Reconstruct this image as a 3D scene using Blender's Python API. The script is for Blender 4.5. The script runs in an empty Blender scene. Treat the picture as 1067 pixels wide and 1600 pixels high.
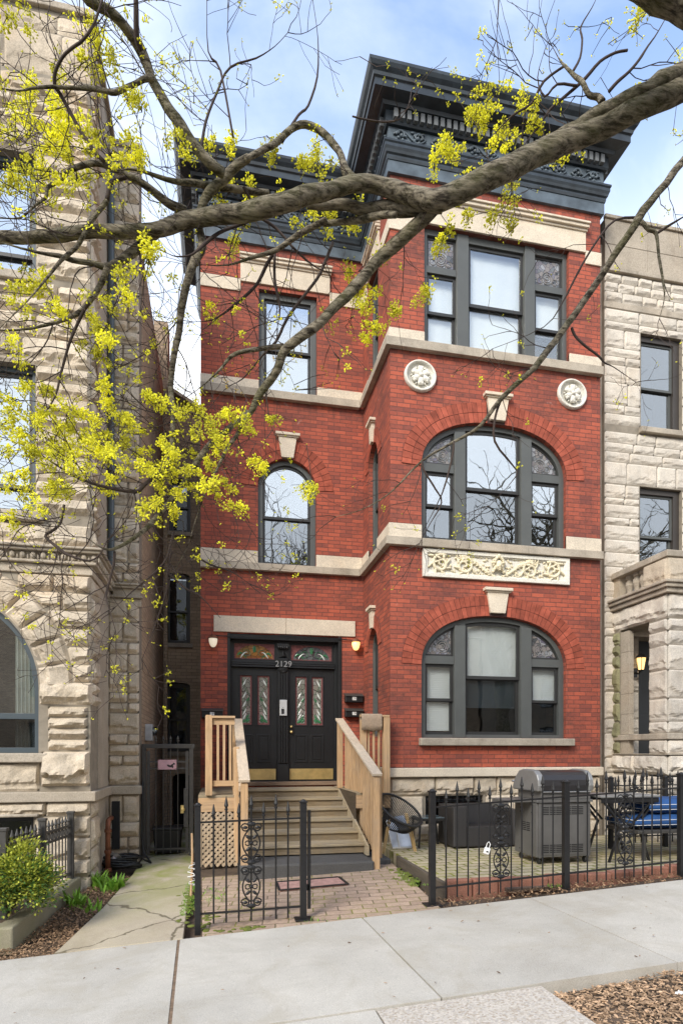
import bpy, bmesh, math, random
from mathutils import Vector, Matrix, noise
from mathutils.geometry import tessellate_polygon
R = math.radians
rnd = random.Random(11)
S = bpy.context.scene
COL = S.collection
WPOS = {}

# ------------------------------------------------------------------ mesh builder
class MB:
    def __init__(s, M=None):
        s.v = []; s.f = []; s.mi = []; s.M = M; s.m = 0
    def add(s, vs, fs):
        b = len(s.v)
        for p in vs:
            p = Vector(p)
            if s.M is not None: p = s.M @ p
            s.v.append(p)
        for f in fs:
            s.f.append([b + i for i in f]); s.mi.append(s.m)
    def quad(s, a, b, c, d): s.add([a, b, c, d], [(0, 1, 2, 3)])
    def box(s, x0, x1, y0, y1, z0, z1):
        s.add([(x0,y0,z0),(x1,y0,z0),(x1,y1,z0),(x0,y1,z0),(x0,y0,z1),(x1,y0,z1),(x1,y1,z1),(x0,y1,z1)],
              [(0,3,2,1),(4,5,6,7),(0,1,5,4),(1,2,6,5),(2,3,7,6),(3,0,4,7)])
    def beam(s, a, b, w, h, up=(0,0,1)):
        a = Vector(a); b = Vector(b); d = (b - a).normalized(); u = Vector(up)
        sd = d.cross(u)
        if sd.length < 1e-4: sd = d.cross(Vector((1,0,0)))
        sd.normalize(); u = sd.cross(d).normalized()
        vs = []
        for p in (a, b):
            for i, j in ((-1,-1),(1,-1),(1,1),(-1,1)): vs.append(p + sd*(w/2*i) + u*(h/2*j))
        s.add(vs, [(0,1,2,3),(7,6,5,4),(0,4,5,1),(1,5,6,2),(2,6,7,3),(3,7,4,0)])
    def tube(s, pts, r, n=8, sq=1.0, closed=False):
        pts = [Vector(p) for p in pts]
        if not isinstance(r, (list, tuple)): r = [r]*len(pts)
        N = len(pts); vs = []; prev = None
        for i, p in enumerate(pts):
            if closed: t = pts[(i+1) % N] - pts[i-1]
            else: t = pts[min(i+1, N-1)] - pts[max(i-1, 0)]
            if t.length < 1e-9: t = Vector((0,0,1))
            t.normalize()
            if prev is None:
                q = Vector((0,1,0)) if abs(t.y) < .9 else Vector((1,0,0))
                u = t.cross(q).normalized()
            else:
                u = prev - t*prev.dot(t)
                u = u.normalized() if u.length > 1e-6 else t.orthogonal().normalized()
            prev = u; w = t.cross(u)
            for k in range(n):
                a = 2*math.pi*k/n
                vs.append(p + (u*math.cos(a) + w*math.sin(a)*sq)*r[i])
        fs = []
        for i in range(N if closed else N-1):
            j = (i+1) % N
            for k in range(n):
                l = (k+1) % n
                fs.append((i*n+k, i*n+l, j*n+l, j*n+k))
        if not closed:
            fs.append(tuple(range(n))[::-1]); fs.append(tuple((N-1)*n+k for k in range(n)))
        s.add(vs, fs)
    def lathe(s, prof, o, n=16, axis='z'):
        o = Vector(o); vs = []
        for r, h in prof:
            for k in range(n):
                a = 2*math.pi*k/n; c = r*math.cos(a); d = r*math.sin(a)
                vs.append(o + Vector({'z': (c,d,h), 'y': (c,h,d), 'x': (h,c,d)}[axis]))
        fs = []
        for i in range(len(prof)-1):
            for k in range(n):
                l = (k+1) % n
                fs.append((i*n+k, i*n+l, (i+1)*n+l, (i+1)*n+k))
        fs.append(tuple(range(n))); fs.append(tuple((len(prof)-1)*n+k for k in range(n)))
        s.add(vs, fs)
    def ell(s, c, r, nu=10, nv=7, rot=None):
        c = Vector(c); vs = []; fs = []
        for j in range(nv+1):
            ph = math.pi*j/nv - math.pi/2
            for i in range(nu):
                th = 2*math.pi*i/nu
                p = Vector((r[0]*math.cos(ph)*math.cos(th), r[1]*math.cos(ph)*math.sin(th), r[2]*math.sin(ph)))
                if rot is not None: p = rot @ p
                vs.append(c + p)
        for j in range(nv):
            for i in range(nu):
                k = (i+1) % nu
                fs.append((j*nu+i, j*nu+k, (j+1)*nu+k, (j+1)*nu+i))
        s.add(vs, fs)
    def plate(s, outer, holes, lo, hi, plane='xz'):
        f3 = {'xz': lambda a, b, t: (a, t, b), 'yz': lambda a, b, t: (t, a, b), 'xy': lambda a, b, t: (a, b, t)}[plane]
        loops = [list(outer)] + [list(h) for h in holes]
        tri = tessellate_polygon([[Vector((a, b, 0)) for a, b in l] for l in loops])
        flat = [p for l in loops for p in l]; n = len(flat)
        vs = [f3(a, b, lo) for a, b in flat] + [f3(a, b, hi) for a, b in flat]
        fs = []
        for t in tri: fs.append(tuple(t)); fs.append(tuple(n+i for i in reversed(t)))
        b = 0
        for l in loops:
            m = len(l)
            for i in range(m):
                j = (i+1) % m
                fs.append((b+i, b+j, n+b+j, n+b+i))
            b += m
        s.add(vs, fs)
    def build(s, name, mats, parent=None, smooth=False, bevel=0, recalc=True):
        if not isinstance(mats, (list, tuple)): mats = [mats]
        if not s.v: return None
        xs = [p.x for p in s.v]; ys = [p.y for p in s.v]; zs = [p.z for p in s.v]
        o = Vector(((min(xs)+max(xs))/2, (min(ys)+max(ys))/2, min(zs)))
        me = bpy.data.meshes.new(name)
        me.from_pydata([p - o for p in s.v], [], s.f)
        for m in mats: me.materials.append(m)
        for i, p in enumerate(me.polygons):
            p.material_index = s.mi[i]; p.use_smooth = smooth
        if recalc:
            bm = bmesh.new(); bm.from_mesh(me); bmesh.ops.recalc_face_normals(bm, faces=bm.faces); bm.to_mesh(me); bm.free()
        ob = bpy.data.objects.new(name, me); COL.objects.link(ob)
        WPOS[ob] = o
        if parent is not None:
            ob.parent = parent; ob.location = o - WPOS[parent]
        else: ob.location = o
        if bevel:
            b = ob.modifiers.new('bevel', 'BEVEL'); b.width = bevel; b.segments = 2; b.limit_method = 'ANGLE'; b.angle_limit = R(40)
        return ob

def tag(o, label=None, cat=None, group=None, kind=None):
    if label: o['label'] = label
    if cat: o['category'] = cat
    if group: o['group'] = group
    if kind: o['kind'] = kind
    return o
def thing(name, loc, label, cat, group=None):
    o = bpy.data.objects.new(name, None); COL.objects.link(o)
    o.location = loc; o.empty_display_size = .1; WPOS[o] = Vector(loc)
    return tag(o, label, cat, group)
def dup(root, loc, label, group=None):
    r = root.copy(); COL.objects.link(r); r.location = loc; WPOS[r] = Vector(loc); r['label'] = label
    if group: r['group'] = group
    for ch in [o for o in COL.objects if o.parent == root]:
        c = ch.copy(); COL.objects.link(c); c.parent = r
        for g in [o for o in COL.objects if o.parent == ch]:
            d = g.copy(); COL.objects.link(d); d.parent = c
    return r

# ------------------------------------------------------------------ materials
class NT:
    def __init__(s, name):
        s.mat = bpy.data.materials.new(name); s.mat.use_nodes = True
        s.t = s.mat.node_tree; s.b = s.t.nodes['Principled BSDF']; s.out = s.t.nodes['Material Output']
    def n(s, kind, **kw):
        x = s.t.nodes.new('ShaderNode' + kind)
        for k, v in kw.items(): setattr(x, k, v)
        return x
    def l(s, a, b): s.t.links.new(a, b)
    def mix(s, fac, a, b, typ='MIX'):
        m = s.n('Mix', data_type='RGBA', blend_type=typ)
        for sock, val in ((m.inputs[0], fac), (m.inputs[6], a), (m.inputs[7], b)):
            if isinstance(val, (int, float)): sock.default_value = val
            elif isinstance(val, tuple): sock.default_value = (*val, 1)
            else: s.l(val, sock)
        return m.outputs[2]
    def math(s, op, a, b=0.0):
        m = s.n('Math', operation=op)
        for sock, val in ((m.inputs[0], a), (m.inputs[1], b)):
            if isinstance(val, (int, float)): sock.default_value = val
            else: s.l(val, sock)
        return m.outputs[0]
    def noise(s, scale, detail=6, rough=.6, vec=None, dist=0.0):
        x = s.n('TexNoise'); x.inputs['Scale'].default_value = scale; x.inputs['Detail'].default_value = detail
        x.inputs['Roughness'].default_value = rough; x.inputs['Distortion'].default_value = dist
        s.l(vec if vec is not None else s.obj(), x.inputs['Vector'])
        return x.outputs['Fac']
    def obj(s):
        if not hasattr(s, '_o'): s._o = s.n('NewGeometry')
        return s._o.outputs['Position']
    def ramp(s, fac, stops):
        r = s.n('ValToRGB'); e = r.color_ramp.elements
        while len(e) < len(stops): e.new(.5)
        for el, (p, c) in zip(e, stops):
            el.position = p; el.color = (*c, 1) if isinstance(c, tuple) else (c, c, c, 1)
        s.l(fac, r.inputs[0]); return r.outputs[0]
    def bump(s, h, strength=.4, dist=.01):
        b = s.n('Bump'); b.inputs['Strength'].default_value = strength; b.inputs['Distance'].default_value = dist
        s.l(h, b.inputs['Height'])
        pv = s.b.inputs['Normal'].links
        if pv: s.l(pv[0].from_socket, b.inputs['Normal'])
        s.l(b.outputs[0], s.b.inputs['Normal'])
    def set(s, col=None, rough=None, metal=None, spec=None):
        for k, v in (('Base Color', col), ('Roughness', rough), ('Metallic', metal), ('Specular IOR Level', spec)):
            if v is None: continue
            if isinstance(v, (int, float)): s.b.inputs[k].default_value = v
            elif isinstance(v, tuple): s.b.inputs[k].default_value = (*v, 1)
            else: s.l(v, s.b.inputs[k])
        return s.mat
    def island(s):
        if not hasattr(s, '_g'): s._g = s.n('NewGeometry')
        return s._g.outputs['Random Per Island']

def plain(name, c, rough=.6, metal=0, var=.25, scale=8, bump=.15, bscale=60, spec=.5, isl=0.0):
    t = NT(name)
    f = t.ramp(t.noise(scale), [(.3, 0.0), (.7, 1.0)])
    col = t.mix(f, tuple(x*(1-var) for x in c), tuple(min(1, x*(1+var*.6)) for x in c))
    if isl:
        k = t.math('ADD', t.math('MULTIPLY', t.island(), 2*isl), 1-isl)
        cc = t.n('CombineColor'); [t.l(k, cc.inputs[i]) for i in range(3)]
        col = t.mix(1.0, col, cc.outputs[0], 'MULTIPLY')
    if bump: t.bump(t.noise(bscale, 4), bump, .004)
    return t.set(col, rough, metal, spec)

def wall_uv(t, sx=1.0, sy=1.0):
    g = t.n('NewGeometry'); sp = t.n('SeparateXYZ'); t.l(g.outputs['Position'], sp.inputs[0])
    sn = t.n('SeparateXYZ'); t.l(g.outputs['True Normal'], sn.inputs[0])
    f = t.math('GREATER_THAN', t.math('ABSOLUTE', sn.outputs[0]), .6)
    u = t.math('ADD', t.math('MULTIPLY', sp.outputs[1], f), t.math('MULTIPLY', sp.outputs[0], t.math('SUBTRACT', 1.0, f)))
    c = t.n('CombineXYZ'); t.l(u, c.inputs[0]); t.l(sp.outputs[2], c.inputs[1])
    return c.outputs[0]

def brick(name, c1, c2, mortar, bw=.215, bh=.0685, soot=(.06,.035,.03), sootamt=.55, morts=.006, pale=.0, sills=False):
    t = NT(name); uv = wall_uv(t)
    b = t.n('TexBrick'); t.l(uv, b.inputs['Vector'])
    b.inputs['Scale'].default_value = 1; b.inputs['Brick Width'].default_value = bw; b.inputs['Row Height'].default_value = bh
    b.inputs['Mortar Size'].default_value = morts; b.inputs['Mortar Smooth'].default_value = .3; b.inputs['Bias'].default_value = -.25
    b.inputs['Color1'].default_value = (*c1, 1); b.inputs['Color2'].default_value = (*c2, 1); b.inputs['Mortar'].default_value = (*mortar, 1)
    # per-brick darker ones and broad staining
    col = b.outputs['Color']
    big = t.ramp(t.noise(.9, 5, .65), [(.43, 0.0), (.68, 1.0)])
    mp = t.n('Mapping'); mp.inputs['Scale'].default_value = (5, 15, 1); t.l(uv, mp.inputs[0])
    wn = t.ramp(t.noise(1.0, 2, .5, mp.outputs[0]), [(.5, 0.0), (.75, 1.0)])
    fac = t.math('MULTIPLY', t.math('ADD', t.math('MULTIPLY', big, .6), t.math('MULTIPLY', t.math('MULTIPLY', wn, big), .9)), sootamt)
    col = t.mix(fac, col, soot)
    fine = t.noise(35, 5, .7)
    col = t.mix(t.ramp(fine, [(.3, .0), (.75, .35)]), col, tuple(min(1, x*1.5+.02) for x in c1))
    if sills:
        sp = t.n('SeparateXYZ'); t.l(t.obj(), sp.inputs[0]); acc = None
        for za, zb in ((4.30, 4.70), (7.35, 7.74), (10.0, 10.42), (1.05, 1.3)):
            mr = t.n('MapRange'); mr.inputs['From Min'].default_value = za; mr.inputs['From Max'].default_value = zb; t.l(sp.outputs[2], mr.inputs['Value'])
            k = t.math('MULTIPLY', mr.outputs[0], t.math('LESS_THAN', sp.outputs[2], zb+.02)); acc = k if acc is None else t.math('ADD', acc, k)
        mq = t.n('Mapping'); mq.inputs['Scale'].default_value = (3.5, 1.1, 1); t.l(uv, mq.inputs[0])
        drip = t.ramp(t.noise(1.6, 6, .7, mq.outputs[0]), [(.40, 0.0), (.68, .8)])
        col = t.mix(t.math('MULTIPLY', acc, drip), col, (.05,.032,.03))
        cl = t.n('TexWhiteNoise', noise_dimensions='2D'); fl = t.n('VectorMath', operation='FLOOR'); mq2 = t.n('Mapping'); mq2.inputs['Scale'].default_value = (1/bw, 1/bh, 1); t.l(uv, mq2.inputs[0]); t.l(mq2.outputs[0], fl.inputs[0]); t.l(fl.outputs[0], cl.inputs['Vector'])
        col = t.mix(t.ramp(cl.outputs['Value'], [(.60, 0.0), (.95, .50)]), col, (.12,.048,.044))
    if pale:
        ef = t.ramp(t.noise(3.5, 6, .75, None, 1.0), [(.66, 0.0), (.74, pale)])
        col = t.mix(ef, col, (.55, .45, .40))
    t.bump(t.math('ADD', t.math('MULTIPLY', b.outputs['Fac'], -1.0), t.math('MULTIPLY', fine, .25)), .55, .006)
    return t.set(col, .82, 0, .3)

def stone(name, c, var=.35, rough=.9, isl=.12, warm=.3, stain=.5):
    t = NT(name)
    f = t.ramp(t.noise(2.2, 8, .65), [(.3, 0.0), (.7, 1.0)])
    col = t.mix(f, tuple(x*(1-var) for x in c), tuple(min(1, x*1.12) for x in c))
    w = t.ramp(t.noise(1.1, 4, .6, None, .6), [(.52, 0.0), (.75, warm)])
    col = t.mix(w, col, (c[0]*1.05, c[1]*.82, c[2]*.58))
    if isl:
        k = t.math('ADD', t.math('MULTIPLY', t.island(), 2*isl), 1-isl)
        cc = t.n('CombineColor'); [t.l(k, cc.inputs[i]) for i in range(3)]
        col = t.mix(1.0, col, cc.outputs[0], 'MULTIPLY')
    mp = t.n('Mapping'); mp.inputs['Scale'].default_value = (6, 6, 1.0); t.l(t.obj(), mp.inputs[0])
    st = t.ramp(t.noise(1.0, 6, .7, mp.outputs[0]), [(.55, 0.0), (.8, stain)])
    col = t.mix(st, col, (.10, .085, .07))
    sp = t.ramp(t.noise(70, 3, .6), [(.35, .75), (.6, 1.0)])
    col = t.mix(1.0, col, sp, 'MULTIPLY')
    t.bump(t.noise(28, 8, .7), .35, .02)
    return t.set(col, rough, 0, .2)

def glass(name, refl=.5, tint=(.75,.8,.82), rough=.01, wav=.0):
    t = NT(name); g = t.n('BsdfGlossy'); g.inputs['Roughness'].default_value = rough; g.inputs['Color'].default_value = (.9,.95,1,1)
    tr = t.n('BsdfTransparent'); tr.inputs['Color'].default_value = (*tint, 1)
    fr = t.n('LayerWeight'); fr.inputs['Blend'].default_value = .5
    m = t.n('MixShader')
    f = t.math('MINIMUM', t.math('ADD', t.math('MULTIPLY', t.math('POWER', fr.outputs['Facing'], 4.0), .8), refl), 1.0)
    t.l(f, m.inputs[0]); t.l(tr.outputs[0], m.inputs[1]); t.l(g.outputs[0], m.inputs[2]); t.l(m.outputs[0], t.out.inputs[0])
    b = t.n('Bump'); b.inputs['Strength'].default_value = .06; b.inputs['Distance'].default_value = .02
    t.l(t.noise(2.2, 2, .5), b.inputs['Height']); t.l(b.outputs[0], g.inputs['Normal'])
    return t.mat

def wood(name, c, axis=0, var=.45, rough=.75, grey=.22):
    t = NT(name); mp = t.n('Mapping'); sc = [22, 22, 22]; sc[axis] = 1.6; mp.inputs['Scale'].default_value = sc
    t.l(t.obj(), mp.inputs[0])
    g = t.noise(1.5, 8, .7, mp.outputs[0], .8)
    col = t.mix(t.ramp(g, [(.3, 0.0), (.72, 1.0)]), tuple(x*(1-var) for x in c), tuple(min(1, x*1.15) for x in c))
    kn = t.ramp(t.noise(5, 3, .5), [(.62, 0.0), (.8, .45)])
    col = t.mix(kn, col, tuple(x*.45 for x in c))
    gw = t.ramp(t.noise(2.2, 6, .7), [(.40, 0.0), (.68, grey)]); gm = sum(c)/3; col = t.mix(gw, col, (gm*.80, gm*.78, gm*.72))
    k = t.math('ADD', t.math('MULTIPLY', t.island(), .35), .82)
    cc = t.n('CombineColor'); [t.l(k, cc.inputs[i]) for i in range(3)]
    col = t.mix(1.0, col, cc.outputs[0], 'MULTIPLY')
    t.bump(g, .25, .004)
    return t.set(col, rough, 0, .3)

def leaded(name, base, line, scale=14, pal=None):
    t = NT(name); v = t.n('TexVoronoi', feature='DISTANCE_TO_EDGE'); v.inputs['Scale'].default_value = scale
    t.l(t.obj(), v.inputs['Vector'])
    e = t.ramp(v.outputs['Distance'], [(.0, 1.0), (.07, 0.0)])
    c = base
    if pal:
        v2 = t.n('TexVoronoi'); v2.inputs['Scale'].default_value = scale; t.l(t.obj(), v2.inputs['Vector'])
        sc = t.n('SeparateColor'); t.l(v2.outputs['Color'], sc.inputs[0])
        c = t.ramp(sc.outputs[0], [(i/(len(pal)), p) for i, p in enumerate(pal)])
    col = t.mix(e, c, line)
    t.bump(t.noise(60, 3), .4, .004)
    return t.set(col, .15, 0, .6)

M = {}
M['brick'] = brick('red_brick', (.40,.094,.053), (.20,.052,.037), (.105,.048,.038), pale=.34, sootamt=1.0, sills=True, morts=.0075)
M['brick_dark'] = brick('brown_brick', (.46,.345,.235), (.28,.21,.145), (.17,.145,.115), soot=(.13,.105,.085), sootamt=.5)
M['arch_brick'] = plain('arch_brick', (.345,.084,.050), .85, 0, .35, 9, .35, 60, .3, isl=.22)
M['mortar'] = plain('mortar', (.06,.028,.024), .9)
M['limestone'] = stone('smooth_limestone', (.72,.63,.50), .14, .85, 0, .18, .12)
M['sillstone'] = stone('weathered_sill', (.52,.455,.365), .4, .9, 0, .15, .55)
M['rock'] = stone('rock_faced_limestone', (.62,.53,.41), .30, .92, .14, .35, .36)
M['rock_pale'] = stone('pale_rock_faced_limestone', (.68,.62,.53), .2, .92, .08, .2, .28)
M['ashlar'] = stone('smooth_ashlar', (.46,.40,.32), .2, .9, .05, .25, .3)
M['mossy_rock'] = stone('mossy_rock', (.30,.29,.17), .45, .95, .1, .2, .5)
M['mortar_stone'] = plain('stone_mortar', (.27,.235,.185), .95)
M['cast'] = stone('painted_plaster', (.80,.77,.68), .12, .7, 0, .05, .05)
M['relief'] = plain('relief_plaster', (.74,.66,.47), .75, 0, .3, 14, .3, 40)
M['cornice'] = plain('cornice_paint', (.026,.036,.045), .42, 0, .65, 4, .15, 30)
M['dentil'] = plain('dentil_paint', (.15,.16,.165), .5, 0, .4, 4, .2, 30)
M['cornice_pale'] = plain('weathered_cornice_paint', (.085,.112,.135), .5, 0, .6, 3.5, .2, 30)
M['frame'] = plain('window_frame_paint', (.088,.094,.090), .5, 0, .12, 3, .05)
M['sash'] = plain('sash_paint', (.030,.030,.029), .45, 0, .15, 3, .05)
M['glass'] = glass('window_glass', .14, (.95,.97,.97))
M['glass_hi'] = glass('reflective_window_glass', .40, (.75,.8,.84))
M['glass_scr'] = glass('screened_window_glass', .24, (.5,.55,.6))
M['glass_dark'] = glass('unlit_window_glass', .03, (.4,.42,.44))
M['glass_lo'] = glass('dark_window_glass', .10, (.45,.48,.5))
M['blind'] = plain('white_blind', (.90,.91,.90), .7, 0, .05, 3, 0)
M['curtain'] = plain('pale_curtain', (.80,.77,.66), .9, 0, .2, 5, .2, 20)
M['dark'] = plain('dark_interior', (.012,.012,.013), .9, 0, .2, 3, 0)  # near-black put in for shade inside rooms and openings; also roof and vents
M['room'] = plain('room_wall', (.20,.19,.18), .9, 0, .1, 3, 0)
M['leaded'] = leaded('leaded_glass', (.16,.17,.18), (.012,.012,.012), 16, [(.05,.055,.06),(.16,.17,.18),(.30,.31,.33),(.10,.09,.13),(.22,.20,.19)])
M['black'] = plain('black_door_paint', (.013,.014,.015), .38, 0, .2, 4, .05)
M['iron'] = plain('black_iron', (.011,.011,.012), .42, .0, .3, 25, .25, 120)
M['iron_grey'] = plain('grey_iron', (.055,.052,.048), .5, 0, .25, 20, .2, 100)
M['steel'] = plain('brushed_steel', (.55,.55,.54), .35, .9, .1, 20, .05)
M['brass'] = plain('polished_brass', (.85,.66,.28), .30, .75, .2, 9, .35, 9)
M['stain1'] = leaded('door_stained_glass', (.3,.28,.24), (.02,.02,.02), 13, [(.20,.17,.14),(.28,.27,.25),(.17,.18,.14),(.30,.24,.22),(.22,.22,.19)])
M['stain_border'] = plain('mauve_glass', (.22,.085,.085), .15, 0, .4, 20, .1)
M['stain_amber'] = leaded('amber_stained_glass', (.3,.12,.03), (.02,.02,.02), 11, [(.36,.15,.03),(.20,.12,.04),(.40,.20,.06),(.26,.10,.03)])
M['stain_dark'] = leaded('dark_stained_glass', (.06,.06,.06), (.01,.01,.01), 11, [(.05,.055,.06),(.10,.10,.11),(.07,.05,.05),(.12,.13,.13)])
M['green_glass'] = plain('green_glass', (.05,.19,.085), .15, 0, .4, 20, 0)
M['white_glass'] = plain('white_glass', (.7,.75,.7), .15, 0, .1, 20, 0)
M['pine'] = wood('new_pine', (.62,.405,.22), 2)
M['pine_x'] = wood('new_pine_lengthwise', (.62,.405,.22), 0)
M['pine_y'] = wood('weathered_handrail', (.66,.54,.40), 1, .3)
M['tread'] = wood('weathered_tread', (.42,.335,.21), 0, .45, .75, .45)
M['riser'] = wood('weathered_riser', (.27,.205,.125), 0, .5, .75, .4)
M['lattice'] = wood('pine_lattice', (.52,.40,.27), 2, .35)
M['sidewalk'] = None
def concrete(name, c, stain=.3, speck=.0, moss=0.0, bs=.25, far=None, cracks=False, isl=0.0):
    t = NT(name)
    a = t.ramp(t.noise(1.4, 7, .62), [(.3, 0.0), (.72, 1.0)])
    col = t.mix(a, tuple(x*.86 for x in c), tuple(min(1, x*1.07) for x in c))
    b = t.ramp(t.noise(.55, 6, .7, None, .8), [(.5, 0.0), (.75, stain)])
    col = t.mix(b, col, (c[0]*.6, c[1]*.56, c[2]*.5))
    g = t.ramp(t.noise(160, 3, .6), [(.3, .72), (.6, 1.06)])
    col = t.mix(1.0 if not speck else 1.0, col, g, 'MULTIPLY')
    d = t.ramp(t.noise(7, 3, .5), [(.76, 0.0), (.79, .4)])
    col = t.mix(d, col, (c[0]*.62, c[1]*.6, c[2]*.56))
    if speck:
        v = t.n('TexVoronoi'); v.inputs['Scale'].default_value = 75; t.l(t.obj(), v.inputs['Vector'])
        sc = t.n('SeparateColor'); t.l(v.outputs['Color'], sc.inputs[0])
        pc = t.ramp(sc.outputs[0], [(0, (.30,.24,.18)), (.3, (.46,.41,.34)), (.6, (.60,.56,.50)), (.85, (.36,.33,.30)), (1, (.66,.60,.52))])
        col = t.mix(speck, col, pc)
        t.bump(v.outputs['Distance'], .35, .006)
    if moss:
        m = t.ramp(t.noise(1.8, 7, .7, None, .5), [(.38, 0.0), (.60, moss)])
        if far:
            sp = t.n('SeparateXYZ'); t.l(t.obj(), sp.inputs[0]); mr = t.n('MapRange'); mr.inputs['From Min'].default_value = far[0]; mr.inputs['From Max'].default_value = far[1]; mr.inputs['To Min'].default_value = .12; t.l(sp.outputs[1], mr.inputs['Value'])
            m = t.math('MULTIPLY', m, mr.outputs[0])
        col = t.mix(m, col, (.245, .26, .085))
    if isl:
        k = t.math('ADD', t.math('MULTIPLY', t.island(), 2*isl), 1-isl); cc = t.n('CombineColor'); [t.l(k, cc.inputs[i]) for i in range(3)]
        col = t.mix(1.0, col, cc.outputs[0], 'MULTIPLY')
        gs = t.n('TexVoronoi'); gs.inputs['Scale'].default_value = 3.2; t.l(t.obj(), gs.inputs['Vector']); sc = t.n('SeparateColor'); t.l(gs.outputs['Color'], sc.inputs[0])
        gum = t.math('MULTIPLY', t.ramp(gs.outputs['Distance'], [(.035, .55), (.055, 0.0)]), t.math('GREATER_THAN', sc.outputs[0], .72))
        col = t.mix(gum, col, (.17,.16,.14))
        wt = t.ramp(t.noise(1.1, 7, .72, None, 1.5), [(.50, 0.0), (.62, .38)]); col = t.mix(wt, col, (c[0]*.70, c[1]*.66, c[2]*.58))
    if cracks:
        wq = t.n('TexNoise'); wq.inputs['Scale'].default_value = 2.5; wq.inputs['Detail'].default_value = 6; t.l(t.obj(), wq.inputs['Vector'])
        va = t.n('VectorMath', operation='MULTIPLY_ADD'); t.l(wq.outputs['Color'], va.inputs[0]); va.inputs[1].default_value = (.5, .5, 0); t.l(t.obj(), va.inputs[2])
        vr = t.n('TexVoronoi', feature='DISTANCE_TO_EDGE'); vr.inputs['Scale'].default_value = .75; t.l(va.outputs[0], vr.inputs['Vector'])
        ck = t.ramp(vr.outputs['Distance'], [(.004, .8), (.012, 0.0)])
        col = t.mix(ck, col, (.10,.085,.05)); t.bump(t.math('MULTIPLY', ck, -1.0), .5, .01)
    t.bump(t.noise(90, 6, .7), bs, .006)
    return t.set(col, .9, 0, .25)

def pavers(name, c1, c2, mortar, bw, bh, moss, rot=0.0, ms=.012):
    t = NT(name); mp = t.n('Mapping'); mp.inputs['Rotation'].default_value = (0, 0, rot); t.l(t.obj(), mp.inputs[0])
    wob = t.n('TexNoise'); wob.inputs['Scale'].default_value = 2.5; t.l(t.obj(), wob.inputs['Vector'])
    mm = t.n('Vector' + 'Math', operation='MULTIPLY_ADD'); t.l(wob.outputs['Color'], mm.inputs[0]); mm.inputs[1].default_value = (.05, .05, 0); t.l(mp.outputs[0], mm.inputs[2])
    b = t.n('TexBrick'); t.l(mm.outputs[0], b.inputs['Vector']); b.inputs['Scale'].default_value = 1
    b.inputs['Brick Width'].default_value = bw; b.inputs['Row Height'].default_value = bh; b.inputs['Mortar Size'].default_value = ms
    b.inputs['Mortar Smooth'].default_value = .4
    b.inputs['Color1'].default_value = (*c1, 1); b.inputs['Color2'].default_value = (*c2, 1); b.inputs['Mortar'].default_value = (*mortar, 1)
    f = t.ramp(t.noise(30, 5, .7), [(.3, .7), (.7, 1.1)])
    col = t.mix(1.0, b.outputs['Color'], f, 'MULTIPLY')
    dk = t.ramp(t.noise(1.6, 5, .7), [(.45, 0.0), (.75, .55)])
    col = t.mix(dk, col, tuple(x*.45 for x in c2))
    if moss:
        n = t.noise(2.2, 6, .7, None, .4)
        m = t.ramp(n, [(.40, 0.0), (.62, 1.0)])
        k = t.math('MULTIPLY', m, t.math('ADD', t.math('MULTIPLY', b.outputs['Fac'], .75), .25*moss))
        col = t.mix(k, col, (.235, .245, .03))
    t.bump(t.math('ADD', t.math('MULTIPLY', b.outputs['Fac'], -1.0), t.math('MULTIPLY', t.noise(40, 5), .3)), .6, .008)
    return t.set(col, .9, 0, .25)

M['sidewalk'] = concrete('sidewalk_concrete', (.51,.485,.43), .6, 0, 0, .25, None, False, .06)
M['path'] = concrete('path_concrete', (.47,.405,.31), .7, 0, .95, .4, (6.2, 8.2), True)
M['aggregate'] = concrete('exposed_aggregate', (.5,.46,.4), .3, .7)
M['curb'] = concrete('old_concrete_curb', (.32,.29,.22), .6, 0, .25, .5)
M['plinth'] = concrete('step_concrete', (.095,.093,.09), .5, 0, 0, .6)
M['pavers'] = pavers('entry_pavers', (.50,.37,.28), (.39,.285,.215), (.16,.125,.09), .25, .145, .22, R(8), .008)
M['patio'] = pavers('mossy_patio_bricks', (.58,.50,.355), (.45,.38,.265), (.14,.135,.045), .27, .16, .55, R(-3), .016)
M['soil'] = plain('soil', (.10,.070,.047), .95, 0, .5, 6, .8, 30)
M['asphalt'] = plain('asphalt', (.055,.055,.056), .9, 0, .3, 3, .5, 80)
M['chips'] = plain('bark_chips', (.44,.30,.19), .9, 0, .4, 12, .2, 60, .2, isl=.6)
M['litter'] = plain('dry_leaves', (.27,.175,.105), .9, 0, .4, 12, .2, 60, .2, isl=.6)
M['redstone'] = stone('red_curb_stone', (.36,.17,.12), .4, .9, .1, .1, .4)
M['grill'] = plain('grill_grey_paint', (.135,.132,.127), .42, .3, .12, 4, .08, 90)
M['grill_hood'] = plain('grill_hood_black', (.035,.033,.035), .32, .3, .15, 4, .05)
M['grill_end'] = plain('grill_cast_end', (.27,.27,.265), .45, .5, .12, 6, .15, 80)
M['wicker'] = None
M['blue'] = plain('navy_canvas', (.010,.062,.20), .75, 0, .25, 5, .25, 200)
M['white'] = plain('white_plastic', (.8,.8,.78), .4, 0, .06, 5, 0)
M['pink'] = plain('faded_pink_sign', (.60,.36,.40), .5, 0, .15, 10, .05)
M['mat'] = plain('faded_red_mat', (.40,.235,.20), .95, 0, .35, 14, .5, 150)
M['rug'] = plain('beige_rug', (.36,.27,.19), .98, 0, .22, 40, .7, 220)
M['rubber'] = plain('black_rubber', (.014,.014,.014), .55, 0, .2, 10, .1)
M['copper'] = plain('rusty_copper_pipe', (.22,.085,.045), .6, .4, .4, 10, .3, 50)
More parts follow.
